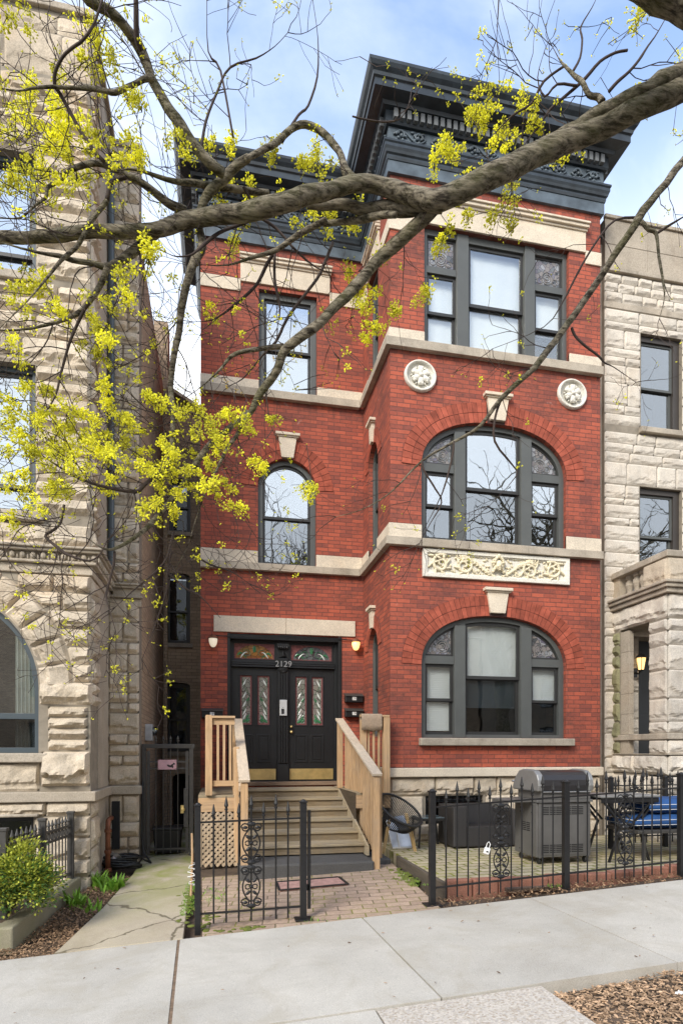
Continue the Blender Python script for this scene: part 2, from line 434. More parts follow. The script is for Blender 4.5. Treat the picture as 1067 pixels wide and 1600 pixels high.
M['goldleg'] = plain('bamboo_leg', (.50,.34,.15), .5, 0, .25, 12, .1)
M['lamp_glass'] = None
t = NT('wicker_weave'); w1 = t.n('TexWave', wave_type='BANDS', bands_direction='Z'); w1.inputs['Scale'].default_value = 22; t.l(t.obj(), w1.inputs['Vector'])
w2 = t.n('TexWave', wave_type='BANDS', bands_direction='X'); w2.inputs['Scale'].default_value = 16; t.l(t.obj(), w2.inputs['Vector'])
wm = t.math('MULTIPLY', w1.outputs['Fac'], t.math('ADD', t.math('MULTIPLY', w2.outputs['Fac'], .5), .5))
t.bump(wm, .8, .006)
M['wicker'] = t.set(t.mix(wm, (.018,.016,.015), (.062,.056,.052)), .55)

def emissive(name, c, strength, base=(.9,.85,.75)):
    t = NT(name); t.set(base, .3); t.b.inputs['Emission Color'].default_value = (*c, 1); t.b.inputs['Emission Strength'].default_value = strength
    return t.mat
M['lit_amber'] = emissive('lit_amber_glass', (1.0,.60,.20), .9, (.8,.6,.3))
M['lit_pale'] = emissive('lit_pale_glass', (1.0,.86,.66), .28, (.6,.55,.45))

def bark_mat():
    t = NT('mossy_bark'); mp = t.n('Mapping'); mp.inputs['Scale'].default_value = (6, 30, 30); mp.inputs['Rotation'].default_value = (0, R(-20), 0); t.l(t.obj(), mp.inputs[0])
    n1 = t.noise(1.0, 10, .72, mp.outputs[0], .25)
    col = t.mix(t.ramp(n1, [(.41, 0.0), (.60, 1.0)]), (.055,.045,.033), (.40,.35,.26))
    ms = t.ramp(t.noise(2.6, 6, .7), [(.46, 0.0), (.68, .5)])
    col = t.mix(ms, col, (.135,.14,.045))
    li = t.ramp(t.noise(24, 4, .6), [(.6, 0.0), (.7, .5)])
    col = t.mix(li, col, (.22,.21,.15))
    t.bump(n1, 1.0, .05); t.bump(t.noise(38, 6, .75), .7, .012)
    return t.set(col, .92, 0, .2)
M['bark'] = bark_mat()
M['twig'] = plain('twig_bark', (.050,.033,.026), .85, 0, .4, 6, .1)
def leafy(name, c, isl=.4, rough=.55, trans=.25):
    t = NT(name)
    k = t.math('ADD', t.math('MULTIPLY', t.island(), 2*isl), 1-isl)
    cc = t.n('CombineColor'); [t.l(k, cc.inputs[i]) for i in range(3)]
    nz = t.ramp(t.noise(3, 4, .6), [(.35, .75), (.65, 1.15)])
    col = t.mix(1.0, c, cc.outputs[0], 'MULTIPLY'); col = t.mix(1.0, col, nz, 'MULTIPLY')
    t.set(col, rough, 0, .3)
    if trans:
        tr = t.n('BsdfTranslucent'); t.l(col, tr.inputs[0]); m = t.n('MixShader'); m.inputs[0].default_value = trans
        t.l(t.b.outputs[0], m.inputs[1]); t.l(tr.outputs[0], m.inputs[2]); t.l(m.outputs[0], t.out.inputs[0])
    return t.mat
M['blossom'] = leafy('maple_blossom', (.92,.90,.09), .22, .6, .5)
M['bud'] = leafy('orange_buds', (.80,.60,.05), .35, .6, .4)
M['shrub_y'] = leafy('golden_shrub_leaf', (.42,.45,.07), .45)
M['shrub_g'] = leafy('green_shrub_leaf', (.10,.20,.05), .5)
M['lily'] = leafy('lily_leaf', (.22,.42,.05), .35)

def gz(x, y):
    t = min(1, max(0, (y-5.7)/3.6)); x = max(-14, min(14, x))
    return .06*(x-2.14)*(1-t) + (.02*(x-2.14)+.04)*t

# ------------------------------------------------------------------ setting: ground
def axis_vals(lo, hi, a, b, st):
    v = [lo, lo*.3, lo*.12]; x = a
    while x <= b: v.append(round(x, 3)); x += st
    return sorted(set(v + [hi*.12, hi*.3, hi]))
mb = MB(); XS = axis_vals(-260, 260, -12, 14, .5); YS = axis_vals(-260, 260, -9, 14, .5)
vs = [(x, y, gz(x, y) - .09 - (.16 if y < 1.0 else 0)) for y in YS for x in XS]; n = len(XS)
mb.add(vs, [(j*n+i, j*n+i+1, (j+1)*n+i+1, (j+1)*n+i) for j in range(len(YS)-1) for i in range(n-1)])
tag(mb.build('ground', M['soil'], smooth=True), kind='structure')

def sheet(mb, poly, dz, st=.25, th=.06):
    """flat-lying sheet following the ground, from a convex polygon"""
    xs = [p[0] for p in poly]; ys = [p[1] for p in poly]
    bm = bmesh.new(); f = bm.faces.new([bm.verts.new((x, y, 0)) for x, y in poly])
    y = math.floor(min(ys)/st)*st
    while y < max(ys):
        bmesh.ops.bisect_plane(bm, geom=bm.verts[:]+bm.edges[:]+bm.faces[:], plane_co=(0, y, 0), plane_no=(0, 1, 0)); y += st
    x = math.floor(min(xs)/st)*st
    while x < max(xs):
        bmesh.ops.bisect_plane(bm, geom=bm.verts[:]+bm.edges[:]+bm.faces[:], plane_co=(x, 0, 0), plane_no=(1, 0, 0)); x += st
    bm.verts.ensure_lookup_table(); bm.verts.index_update(); N = len(bm.verts)
    top = [(v.co.x, v.co.y, gz(v.co.x, v.co.y)+dz) for v in bm.verts]
    fs = [tuple(v.index for v in fc.verts) for fc in bm.faces]
    vs = top + [(a, b, c-th) for a, b, c in top]
    for e in bm.edges:
        if e.is_boundary:
            a, b = e.verts[0].index, e.verts[1].index; fs.append((a, b, b+N, a+N))
    bm.free(); mb.add(vs, fs)

# sidewalk slabs with open joints
mb = MB()
for x0, x1 in ((-9.0,-7.31),(-7.3,-5.56),(-5.55,-3.81),(-3.8,-2.055),(-2.045,-.30),(-.275,1.41),(1.425,3.17),(3.18,4.93),(4.94,6.69),(6.7,8.45),(8.46,10.2)):
    sh = .08
    sheet(mb, [(x0+sh*(.0), 3.68), (x1+.0, 3.68), (x1-.06, 5.62), (x0-.06, 5.62)], 0, .3, .10)
tag(mb.build('sidewalk', M['sidewalk'], bevel=.006), kind='structure')
mb = MB(); sheet(mb, [(1.0, 1.5), (2.16, 1.5), (2.11, 3.665), (.98, 3.665)], -.012, .3, .09)
tag(mb.build('crossing_pavement', M['aggregate'], bevel=.006), kind='structure')
mb = MB(); sheet(mb, [(-3.0, 1.5), (.985, 1.5), (.965, 3.665), (-3.0, 3.665)], -.006, .3, .09)
tag(mb.build('parkway_pavement', M['sidewalk'], bevel=.006), kind='structure')
# joint filler of dirt in the left joint
mb = MB(); sheet(mb, [(-.302, 3.68), (-.272, 3.68), (-.332, 5.62), (-.362, 5.62)], -.005, .3, .05)
tag(mb.build('joint_soil', plain('joint_dirt', (.21,.145,.095), .95, 0, .5, 30, .8, 60)), kind='structure')
# entry walk and gangway path
mb = MB(); sheet(mb, [(-1.40,5.63), (-.31,5.63), (-.36,9.6), (-1.08,9.6), (-1.10,8.3), (-1.22,6.9)], .004, .25, .08)
tag(mb.build('path', M['path'], bevel=.008), kind='structure')
mb = MB(); sheet(mb, [(-.14,5.64), (2.16,5.64), (2.33,7.9), (-.2,7.9)], -.004, .25, .07)
tag(mb.build('brick_paving', M['pavers']), kind='structure')
# back alley floor
mb = MB(); mb.box(-1.1, -.3, 9.61, 13, -.2, -.0)
tag(mb.build('gangway_floor', M['path']), kind='structure')
# patio
PZ = .15
mb = MB(); mb.box(2.40, 9.6, 6.22, 9.0, -.1, PZ)
tag(mb.build('patio', M['patio'], bevel=.01), kind='structure')
# road behind the camera and its kerb
mb = MB(); mb.box(-120, 120, -7.6, .55, -.6, -.17); tag(mb.build('road', M['asphalt']), kind='structure')
mb = MB(); mb.box(-40, 40, .58, .78, -.5, -.02); tag(mb.build('kerb', M['curb'], bevel=.02), kind='structure')
mb = MB(); mb.box(-60, 60, -12, -7.65, -.5, -.03); tag(mb.build('far_pavement', M['sidewalk']), kind='structure')

# timber and stone edging of the patio
mb = MB(); mb.beam((2.375,6.1,.03), (2.375,7.8,.03), .05, .24); tag(mb.build('timber_edging', wood('dark_timber', (.13,.105,.08), 1), bevel=.008), 'dark timber board edging the left side of the raised brick patio', 'edging')
mb = MB(); x = 2.42
for i in range(30):
    w = rnd.uniform(.22, .38)
    z0 = gz(x, 6.1); zt = max(PZ+.015, z0+.05) + rnd.uniform(-.012, .012)
    mb.box(x, x+w-.012, 6.08+rnd.uniform(-.02,.02), 6.2, -.12, zt); x += w
    if x > 9: break
tag(mb.build('stone_edging', M['redstone'], bevel=.014), 'row of worn red stone blocks edging the front of the patio under the fence', 'edging')
mb = MB(); mb.box(3.05, 3.72, 5.98, 6.05, .03, .075); tag(mb.build('loose_board', wood('weathered_plank', (.16,.11,.08), 0), bevel=.006), 'short weathered plank lying at the foot of the red stone edging', 'plank')

# scatter stuff
def scatter(name, mat, regions, count, size, zf, thick=.35, seed=3, flat=.5):
    r = random.Random(seed); mb = MB(); tot = 0
    for (x0, x1, y0, y1, w, test) in regions:
        for i in range(int(count*w)):
            for _ in range(20):
                x = r.uniform(x0, x1); y = r.uniform(y0, y1)
                if test is None or test(x, y): break
            else: continue
            s = r.uniform(*size); a = r.uniform(0, 6.283)
            rot = Matrix.Rotation(a, 3, 'Z') @ Matrix.Rotation(r.uniform(-flat, flat), 3, 'X') @ Matrix.Rotation(r.uniform(-flat, flat), 3, 'Y')
            c = Vector((x, y, zf(x, y) + r.uniform(0, .02)))
            w2 = s*r.uniform(.25, .6)
            pts = [(-s,-w2*.6,0),(0,-w2,.15*s),(s,-w2*.2,0),(s*.9,w2*.5,0),(-.1*s,w2,.1*s),(-s*.9,w2*.4,0)]
            up = [c + rot @ Vector((p[0], p[1], p[2]+s*thick*.3)) for p in pts]
            dn = [c + rot @ Vector((p[0], p[1], p[2]-s*thick*.3)) for p in pts]
            mb.add(up+dn, [(0,1,2,3,4,5),(11,10,9,8,7,6)]+[(i,(i+1)%6,(i+1)%6+6,i+6) for i in range(6)])
    return tag(mb.build(name, mat), kind='stuff')
mul = scatter('bark_mulch', M['chips'], [(2.12, 4.3, 2.2, 3.66, 1.0, lambda x, y: True)], 15000, (.004, .019), lambda x, y: gz(x, y)-.075 + .045*noise.noise((x*2.3, y*2.3, 0)), .3, 3, .35)
tag(mul, 'reddish brown bark mulch covering the parkway strip at the bottom right', 'mulch')
def bedtest(x, y):
    if y < 5.66 or y > 8.3: return False
    xl = -1.80 + (y-5.94)*.095 if y > 5.94 else -2.6
    xr = -1.38 + (y-5.66)*.10
    return xl < x < xr
lit = scatter('leaf_litter', M['litter'], [(-2.6, -1.0, 5.64, 8.4, .62, bedtest), (2.2, 7.0, 5.66, 6.02, .22, None)], 6500, (.006, .019), lambda x, y: gz(x, y)-.07 + (.045 if x < 0 else .055), .3, 5, .7)
tag(lit, 'brown dead leaves lying along the fence foot and in the planting bed', 'leaf litter')
pat = scatter('stray_leaves', M['litter'], [(-1.4, 5.0, 3.7, 5.6, .25, None), (-.2, 2.2, 5.7, 7.5, .35, None), (2.5, 5, 6.3, 8.6, .4, None)], 170, (.006, .018), lambda x, y: (PZ if y > 6.25 and x > 2.4 else gz(x, y)) + .004, .2, 8, .3)
tag(pat, 'few stray bits of leaf lying on the pavement and patio', 'leaf litter')
# ------------------------------------------------------------------ the red brick house
YB, YR, XL, XB, XE = 8.87, 10.6, -.29, 2.58, 6.18
house = thing('brick_house', (2.9, YB, 0), 'three storey red brick house with a square bay, black double doors and dark cornice', 'house')
def ellarc(cx, a, zs, b, n=28, x0=None, x1=None):
    """upper half-ellipse points from right to left"""
    return [(cx + a*math.cos(math.pi*i/n), zs + b*math.sin(math.pi*i/n)) for i in range(n+1)]
def superarc(cx, a, zs, b, n=36, p=2.25):
    out = []
    for i in range(n+1):
        th = math.pi*i/n; c, s_ = math.cos(th), math.sin(th)
        out.append((cx + a*math.copysign(abs(c)**(2/p), c), zs + b*abs(s_)**(2/p)))
    return out
def rect(x0, x1, z0, z1): return [(x0, z0), (x1, z0), (x1, z1), (x0, z1)]
BC = 4.32; BA = 1.235
O1 = [(BC-BA, 1.765), (BC+BA, 1.765)] + superarc(BC, BA, 2.90, .80)
O2 = [(BC-BA, 4.84), (BC+BA, 4.84)] + superarc(BC, BA, 5.98, .775)
O3 = rect(3.13, 5.61, 7.88, 9.73)
RC = 1.20; RA = .515
P1 = rect(.16, 2.18, .95, 3.61)
P2 = [(RC-RA, 4.82), (RC+RA, 4.82)] + ellarc(RC, RA, 6.20, .52)
P3 = rect(.70, 1.73, 7.87, 9.66)
# side face of the bay: local x = -world y
def ML(X0, Y0): return Matrix(((0,1,0,X0),(-1,0,0,Y0),(0,0,1,0),(0,0,0,1)))
SM = ML(XB, 0)
SC = -9.885; SA = .31
Q1 = [(SC-SA, 1.80), (SC+SA, 1.80)] + ellarc(SC, SA, 3.30, .33, 16)
Q2 = [(SC-SA, 4.84), (SC+SA, 4.84)] + ellarc(SC, SA, 6.44, .33, 16)
Q3 = rect(SC-SA, SC+SA, 7.88, 9.73)

mb = MB()
bw = rect(XL, XE, 0, 0)
mb.plate(rect(XB, XE, 1.2, 10.46), [O1, O2, O3], YB, YB+.3)
mb.plate(rect(XL, XB+.3, -.3, 10.46), [P1, P2, P3], YR, YR+.3)
mb.M = SM; mb.plate(rect(-YR, -(YB+.3), 1.2, 10.46), [Q1, Q2, Q3], 0, .3); mb.M = None
mb.box(XE-.3, XE, YB+.3, 21, -.3, 11.4)
mb.box(XL, XL+.3, YR+.3, 21, -.3, 11.4)
mb.box(XL+.3, XE-.3, 20.7, 21, -.3, 11.4)
mb.box(XB+.3, XE-.3, YB+.3, YB+.4, 10.3, 11.45); mb.box(XL+.3, XB+.3, YR+.3, YR+.4, 10.3, 11.45)
wall = mb.build('wall', M['brick'], house)
mb = MB()
for z in (1.0, 4.4, 7.5): mb.box(XL+.3, XE-.3, YR+.42, 20.7, z-.2, z); mb.box(XB+.3, XE-.3, YB+.42, YR+.42, z-.2, z)
mb.build('floor', M['room'], house)
mb = MB(); mb.box(XL+.02, XE-.02, YR+.02, 20.9, 11.5, 11.6); mb.box(XB+.02, XE-.02, YB+.02, YR+.02, 11.5, 11.6)
mb.build('roof', M['dark'], house)

# rock-faced stone helper
def rockquad(mb, p00, p10, p11, p01, nrm, depth, seed, cell=.028, gap=.004, jag=1.0):
    p00, p10, p11, p01, nrm = map(Vector, (p00, p10, p11, p01, nrm))
    w = (p10-p00).length; h = (p01-p00).length
    nx = max(3, int(w/cell)); nz = max(3, int(h/cell)); vs = []; off = Vector((seed*7.31, seed*3.7, seed*1.9))
    gx, gzz = gap/w, gap/h
    for j in range(nz+1):
        t = gzz + (1-2*gzz)*j/nz
        for i in range(nx+1):
            u = gx + (1-2*gx)*i/nx
            p = (p00*(1-u)+p10*u)*(1-t) + (p01*(1-u)+p11*u)*t
            e = min(i/nx*w, (1-i/nx)*w, j/nz*h, (1-j/nz)*h)
            ee = min(1.0, e/.026); ee = ee**.7 if ee < 1 else 1
            q = Vector((u*w, t*h, 0))*3.2 + off
            nz1 = noise.fractal(q, 1.0, 2.0, 4)
            cr = 1-abs(noise.noise(q*1.3 + Vector((5, 2, 1))))*2
            # broken stones belly out low and are undercut just above the bed
            X_ = u*w; tb = .34 + .20*noise.noise(Vector((X_*4.5, seed*3.1, 4))) + .11*noise.noise(Vector((X_*15, seed*2.3, 7)))
            if t > tb: belly = 1.0 - .50*((t-tb)/(1-tb))**1.2
            else: belly = 1.0 - min(1, (tb-t)/.10)*(.62 + .25*noise.noise(Vector((X_*6, t*4, seed))))
            d = depth*ee*(belly + .50*nz1*jag + .12*cr*jag)
            vs.append(p + nrm*max(d, -.004) + Vector((0, 0, .01*noise.noise(q*2)*ee)))
    m = nx+1
    fs = [(j*m+i, j*m+i+1, (j+1)*m+i+1, (j+1)*m+i) for j in range(nz) for i in range(nx)]
    # sides back to the bed
    ring = list(range(m)) + [j*m+nx for j in range(1, nz+1)] + [nz*m+i for i in range(nx-1, -1, -1)] + [j*m for j in range(nz-1, 0, -1)]
    b = len(vs); vs += [vs[i] - nrm*.03 for i in ring]; k = len(ring)
    fs += [(ring[i], b+i, b+(i+1) % k, ring[(i+1) % k]) for i in range(k)]
    mb.add(vs, fs)
SEED = [1]
def course(mb, x0, x1, z0, z1, y, depth=.05, blocks=None, r=rnd, axis='y', sgn=-1, lens=(.35,.8), cell=.028):
    """one course of rock-faced blocks; axis 'y': face at y looking -y (x0..x1 along X); axis 'x': face at X=y looking sgn*x"""
    L = x1-x0; xs = [x0]
    if blocks: xs = [x0 + L*b for b in blocks]
    else:
        while xs[-1] < x1 - lens[0]*.9: xs.append(xs[-1] + r.uniform(*lens))
        if xs[-1] > x1 or x1 - xs[-1] < lens[0]*.5: xs[-1] = x1
        else: xs.append(x1)
    for a, b in zip(xs, xs[1:]):
        if b - a < .05: continue
        SEED[0] += 1
        if axis == 'y': rockquad(mb, (a,y,z0), (b,y,z0), (b,y,z1), (a,y,z1), (0,-1,0), depth, SEED[0], cell)
        else: rockquad(mb, (y,a,z0), (y,b,z0), (y,b,z1), (y,a,z1), (sgn,0,0), depth, SEED[0], cell)

# foundation
mb = MB(); mb.m = 1
mb.plate(rect(XB+.02, XE-.02, -.2, 1.16), [rect(3.16, 4.12, .42, .86)], YB+.03, YB+.3)
mb.box(XB+.02, XB+.3, YB+.3, YR-.01, -.2, 1.16); mb.m = 0
for z0, z1, bl in ((-.1,.16,None),(.16,.42,None)):
    course(mb, XB, XE, z0, z1, YB+.03, .05)
course(mb, XB, 3.12, .42, .86, YB+.03, .05, [0,1]); course(mb, 4.16, XE, .42, .86, YB+.03, .05)
course(mb, XB, XE, .86, 1.155, YB+.03, .06)
mb.m = 1
mb.build('foundation', [M['rock'], M['mortar_stone']], house, smooth=False)
mb = MB(); mb.box(XB-.035, XE+.02, YB-.07, YB+.02, 1.16, 1.30); mb.box(XB-.035, XB+.02, YB+.022, YR, 1.16, 1.30)
mb.build('water_table', M['limestone'], house, bevel=.012)
bwn = MB(); bwn.plate(rect(3.16,4.12,.42,.86), [rect(3.20,4.08,.46,.82)], YB+.10, YB+.16)
bwn = bwn.build('basement_window', M['black'], house)
mb = MB(); mb.box(3.2, 4.08, YB+.14, YB+.15, .46, .82); mb.build('pane', M['glass'], bwn)
mb = MB()
for i in range(10): mb.tube([(3.19+.1*i, YB+.06, .42), (3.19+.1*i, YB+.06, .86)], .008, 6)
for z in (.52, .77): mb.tube([(3.16, YB+.06, z), (4.12, YB+.06, z)], .008, 6)
for i in range(3):
    for sg in (-1, 1):
        mb.tube([(3.64+sg*(.02+.05*i) + sg*.03*math.cos(a*.5), YB+.055, .68+.06*math.sin(a*.5)) for a in range(14)], .006, 5)
mb.build('window_grille', M['iron'], bwn)

# stone bands
def band(name, z0, z1, out, mat, x0b=XB, cut_b=None, cut_r=None, cut_s=None, bev=.006):
    o = out
    def piece(*a):
        mb = MB(); mb.box(*a); mb.build(name, mat, house, bevel=bev)
    segs = [(XB-o, XE+.01)] if not cut_b else [(XB-o, cut_b[0]), (cut_b[1], XE+.01)]
    for a, b in segs: piece(a, b, YB-o, YB+.03, z0, z1)
    segs = [(XL-.005, XB-o-.0)] if not cut_r else [(XL-.005, cut_r[0]), (cut_r[1], XB-o)]
    for a, b in segs: piece(a, b, YR-o, YR+.03, z0, z1)
    segs = [(YB+.032, YR-o-.002)] if not cut_s else [(YB+.032, cut_s[0]), (cut_s[1], YR-o-.002)]
    for a, b in segs: piece(XB-o, XB+.03, a, b, z0, z1)
sy0, sy1 = -SC-SA, -SC+SA
band('sill_course', 4.71, 4.835, .085, M['sillstone'])
band('stone_band', 4.84, 5.06, .022, M['limestone'], cut_b=(BC-BA, BC+BA), cut_r=(RC-RA, RC+RA), cut_s=(sy0, sy1))
band('sill_course', 7.735, 7.87, .085, M['sillstone'])
band('stone_band', 7.875, 8.05, .022, M['limestone'], cut_b=(3.13, 5.61), cut_r=(.70, 1.73), cut_s=(sy0, sy1))
band('stone_band', 9.56, 9.775, .022, M['limestone'], cut_b=(2.94, 5.90), cut_r=(.385, 1.96), cut_s=(sy0-.1, sy1+.1))
def lintel(x0, x1, y, mold=True, M_=None):
    mb = MB(M_); mb.box(x0, x1, y-.03, y+.03, 9.735, 10.06)
    if mold:
        for a, b, c in ((10.062, 10.10, .05), (10.10, 10.15, .085), (10.15, 10.185, .11)): mb.box(x0-c*.35+.02, x1+c*.35, y-c, y+.03, a, b-.002)
    mb.build('lintel', M['limestone'], house, bevel=.006)
lintel(2.945, 5.90, YB); lintel(.385, 1.96, YR); lintel(SC-SA-.1, SC+SA+.1, 0, True, SM)
mb = MB(); mb.box(-.07, 1.176, YR-.025, YR+.05, 3.625, 3.905); mb.box(1.18, 2.425, YR-.025, YR+.05, 3.625, 3.905)
mb.build('lintel', M['limestone'], house, bevel=.005)
mb = MB(); mb.box(BC-BA-.045, BC+BA+.105, YB-.10, YB+.12, 1.645, 1.762); mb.build('window_sill', M['sillstone'], house, bevel=.012)

# brick arches of real wedge bricks
def brick_arch(arc_in, th, y, name='brick_arch', rows=2, M_=None, prj=.012, keyx=None, keyw=0):
    mb = MB(M_); mb.m = 1
    # resample inner curve
    P = [Vector((a, b)) for a, b in arc_in]
    L = [0]
    for i in range(1, len(P)): L.append(L[-1] + (P[i]-P[i-1]).length)
    def at(s):
        s = max(0, min(L[-1], s))
        for i in range(1, len(L)):
            if s <= L[i]:
                t = (s-L[i-1])/max(1e-9, L[i]-L[i-1]); p = P[i-1].lerp(P[i], t); break
        e = .03
        return p
    def fr(s):
        p = at(s); d = (at(min(L[-1], s+.06)) - at(max(0, s-.06))).normalized()
        return p, Vector((d.y, -d.x))
    N = int(L[-1]/.073); mb.m = 0
    for r in range(rows):
        a0 = th/rows*r + .002; a1 = th/rows*(r+1) - .006
        for i in range(N):
            s0 = L[-1]*i/N + .003; s1 = L[-1]*(i+1)/N - .003
            p, nn = fr(s0); q, mm = fr(s1)
            mid = (p.x+q.x)/2 + (nn.x*(a0+a1)/2)
            if keyx is not None and abs(mid-keyx) < keyw: continue
            c = [p+nn*a0, q+mm*a0, q+mm*a1, p+nn*a1]
            # stagger rows with split headers
            j = rnd.uniform(-.0015, .0015)
            mb.add([(v.x, y-prj+j, v.y) for v in c] + [(v.x, y+.08, v.y) for v in c],
                   [(0,1,2,3),(7,6,5,4),(0,4,5,1),(1,5,6,2),(2,6,7,3),(3,7,4,0)])
    mb.m = 1
    inn = [(v.x, v.y) for v in P]; N2 = 40
    ou = []
    for i in range(N2+1):
        p, nn = fr(L[-1]*i/N2); v = p+nn*(th-.003); ou.append((v.x, v.y))
    mb.plate(inn + ou[::-1], [], y-.006, y+.05)
    return mb.build(name, [M['arch_brick'], M['mortar']], house)
brick_arch(superarc(BC, BA+.003, 2.90, .803), .325, YB, keyx=BC+.02, keyw=.15)
brick_arch(superarc(BC, BA+.003, 5.98, .778), .325, YB, keyx=BC+.02, keyw=.15)
brick_arch(ellarc(RC, RA+.003, 6.20, .523), .31, YR, keyx=RC, keyw=.12)
brick_arch(ellarc(SC, SA+.003, 3.30, .333), .22, 0, M_=SM, keyx=SC, keyw=.07)
brick_arch(ellarc(SC, SA+.003, 6.44, .333), .22, 0, M_=SM, keyx=SC, keyw=.07)
def keystone(cx, z0, z1, wt, wb, y, M_=None):
    mb = MB(M_); mb.plate([(cx-wb, z0), (cx+wb, z0), (cx+wt, z1-.05), (cx-wt, z1-.05)], [], y-.055, y+.05)
    mb.box(cx-wt-.05, cx+wt+.05, y-.10, y+.05, z1-.047, z1); mb.box(cx-wt-.025, cx+wt+.025, y-.075, y+.05, z1-.07, z1-.05)
    mb.build('keystone', M['limestone'], house, bevel=.006)
keystone(BC+.02, 3.745, 4.14, .185, .125, YB); keystone(BC+.02, 6.80, 7.215, .185, .125, YB)
keystone(RC, 6.73, 7.155, .165, .105, YR); keystone(SC, 3.64, 4.0, .10, .06, 0, SM); keystone(SC, 6.78, 7.15, .10, .06, 0, SM)

# ---------------------------------------------------------------- windows
def lightpoly(x0, x1, z0, top, ins=0.0, n=14, cap=1e9):
    pts = [(x0+ins, z0+ins), (x1-ins, z0+ins)]
    for i in range(n+1):
        x = (x1-ins) + (x0-x1+2*ins)*i/n
        pts.append((x, max(z0+ins+.01, min(top(x)-ins, cap))))
    return pts
def blinds(mb, x0, x1, z0, z1, y, slant=0):
    z = z1; k = 0
    while z > z0:
        mb.add([(x0, y, z), (x1, y, z), (x1, y+.012, z-.026), (x0, y+.012, z-.026)], [(0,1,2,3)])
        mb.add([(x0, y+.012, z-.026), (x1, y+.012, z-.026), (x1, y, z-.029), (x0, y, z-.029)], [(0,1,2,3)]); z -= .029
def window(parent, outer, lights, y, M_=None, name='window', recess=.07, depth=.10, fmat='frame', glassm='glass', smat='sash', label=None):
    """lights: dicts x0,x1,z0,top(fn),meet(optional),kind,blind"""
    mb = MB(M_)
    mb.plate(outer, [lightpoly(l['x0'], l['x1'], l['z0'], l['top']) for l in lights], y+recess, y+recess+depth)
    w = mb.build(name, M[fmat], parent, bevel=.004)
    if label: w['label'] = label
    for l in lights:
        x0, x1, z0, top = l['x0'], l['x1'], l['z0'], l['top']; g = l.get('glass', glassm)
        if l['kind'] == 'hung':
            m = l['meet']; sw = l.get('sw', .045)
            for (za, tf, yy) in ((m-.018, top, y+recess+.035), (z0, lambda x, m=m: min(m+.018, top(x)), y+recess+.072)):
                o = lightpoly(x0-.004, x1+.004, za, tf); i = lightpoly(x0, x1, za, tf, sw)
                mb = MB(M_); mb.plate(o, [i], yy, yy+.034); mb.build('sash', M[smat], w)
                mb = MB(M_); mb.plate(lightpoly(x0, x1, za, tf, sw-.005), [], yy+.014, yy+.018)
                mb.build('pane', M[l.get('glass_low', g) if tf is not top else g], w)
        elif l['kind'] == 'leaded':
            o = lightpoly(x0-.004, x1+.004, z0, top); i = lightpoly(x0, x1, z0, top, .035)
            mb = MB(M_); mb.plate(o, [i], y+recess+.04, y+recess+.075); mb.build('sash', M[smat], w)
            mb = MB(M_); mb.plate(lightpoly(x0, x1, z0, top, .03), [], y+recess+.052, y+recess+.06); pn = mb.build('leaded_pane', M['leaded'], w)
            mb = MB(M_); cx = (x0+x1)/2; zz = z0 + min(.16, (max(top(x0), top(x1), top(cx))-z0)*.42)
            cs = l.get('swirl', cx)
            for k, (dx, dz, rr) in enumerate(((0,0,.10),(0,0,.065),(-.13,-.05,.05),(.13,-.05,.05),(0,.0,.03))):
                px = cs+dx
                if x0+.05 < px-rr and px+rr < x1-.05 and zz+dz-rr > z0+.02:
                    mb.tube([(px+rr*math.cos(a*.5236), y+recess+.05, zz+dz+rr*math.sin(a*.5236)) for a in range(12)], .006, 5, closed=True)
            if mb.v: mb.build('lead_scroll', M['room'], w)
        else:
            mb = MB(M_); mb.plate(lightpoly(x0, x1, z0, top, 0), [], y+recess+.05, y+recess+.056); mb.build('pane', M[g], w)
        b = l.get('blind')
        if b:
            mb = MB(M_)
            if b[0] == 'slats': blinds(mb, x0-.03, x1+.03, b[1], b[2], y+recess+.115); mb.build('blind', M['blind'], w)
            else:
                N = 40; mt = b[0]
                vs = []
                for i in range(N+1):
                    xx = x0-.06 + (x1-x0+.12)*i/N; q = .012*math.sin(i*1.7) if mt == 'curtain' else .002*math.sin(i*.5)
                    vs += [(xx, y+recess+.13+q, b[1]), (xx, y+recess+.13+q, b[2])]
                mb.add(vs, [(2*i, 2*i+2, 2*i+3, 2*i+1) for i in range(N)]); mb.build('shade' if mt != 'curtain' else 'curtain', M['curtain' if mt == 'curtain' else 'blind'], w)
    # near-black sheet painted in for the dimness of the room behind
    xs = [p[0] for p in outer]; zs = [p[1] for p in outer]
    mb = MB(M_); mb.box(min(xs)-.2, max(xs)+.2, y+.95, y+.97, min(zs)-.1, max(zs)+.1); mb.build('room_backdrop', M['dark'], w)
    return w
def arcfn(cx, a, zs, b, p=2.25, off=0):
    def f(x):
        t = min(1.0, abs(x-cx)/(a-off))
        return zs + (b-off)*max(0.0, 1-t**p)**(1/p)
    return f
def const(z): return lambda x: z
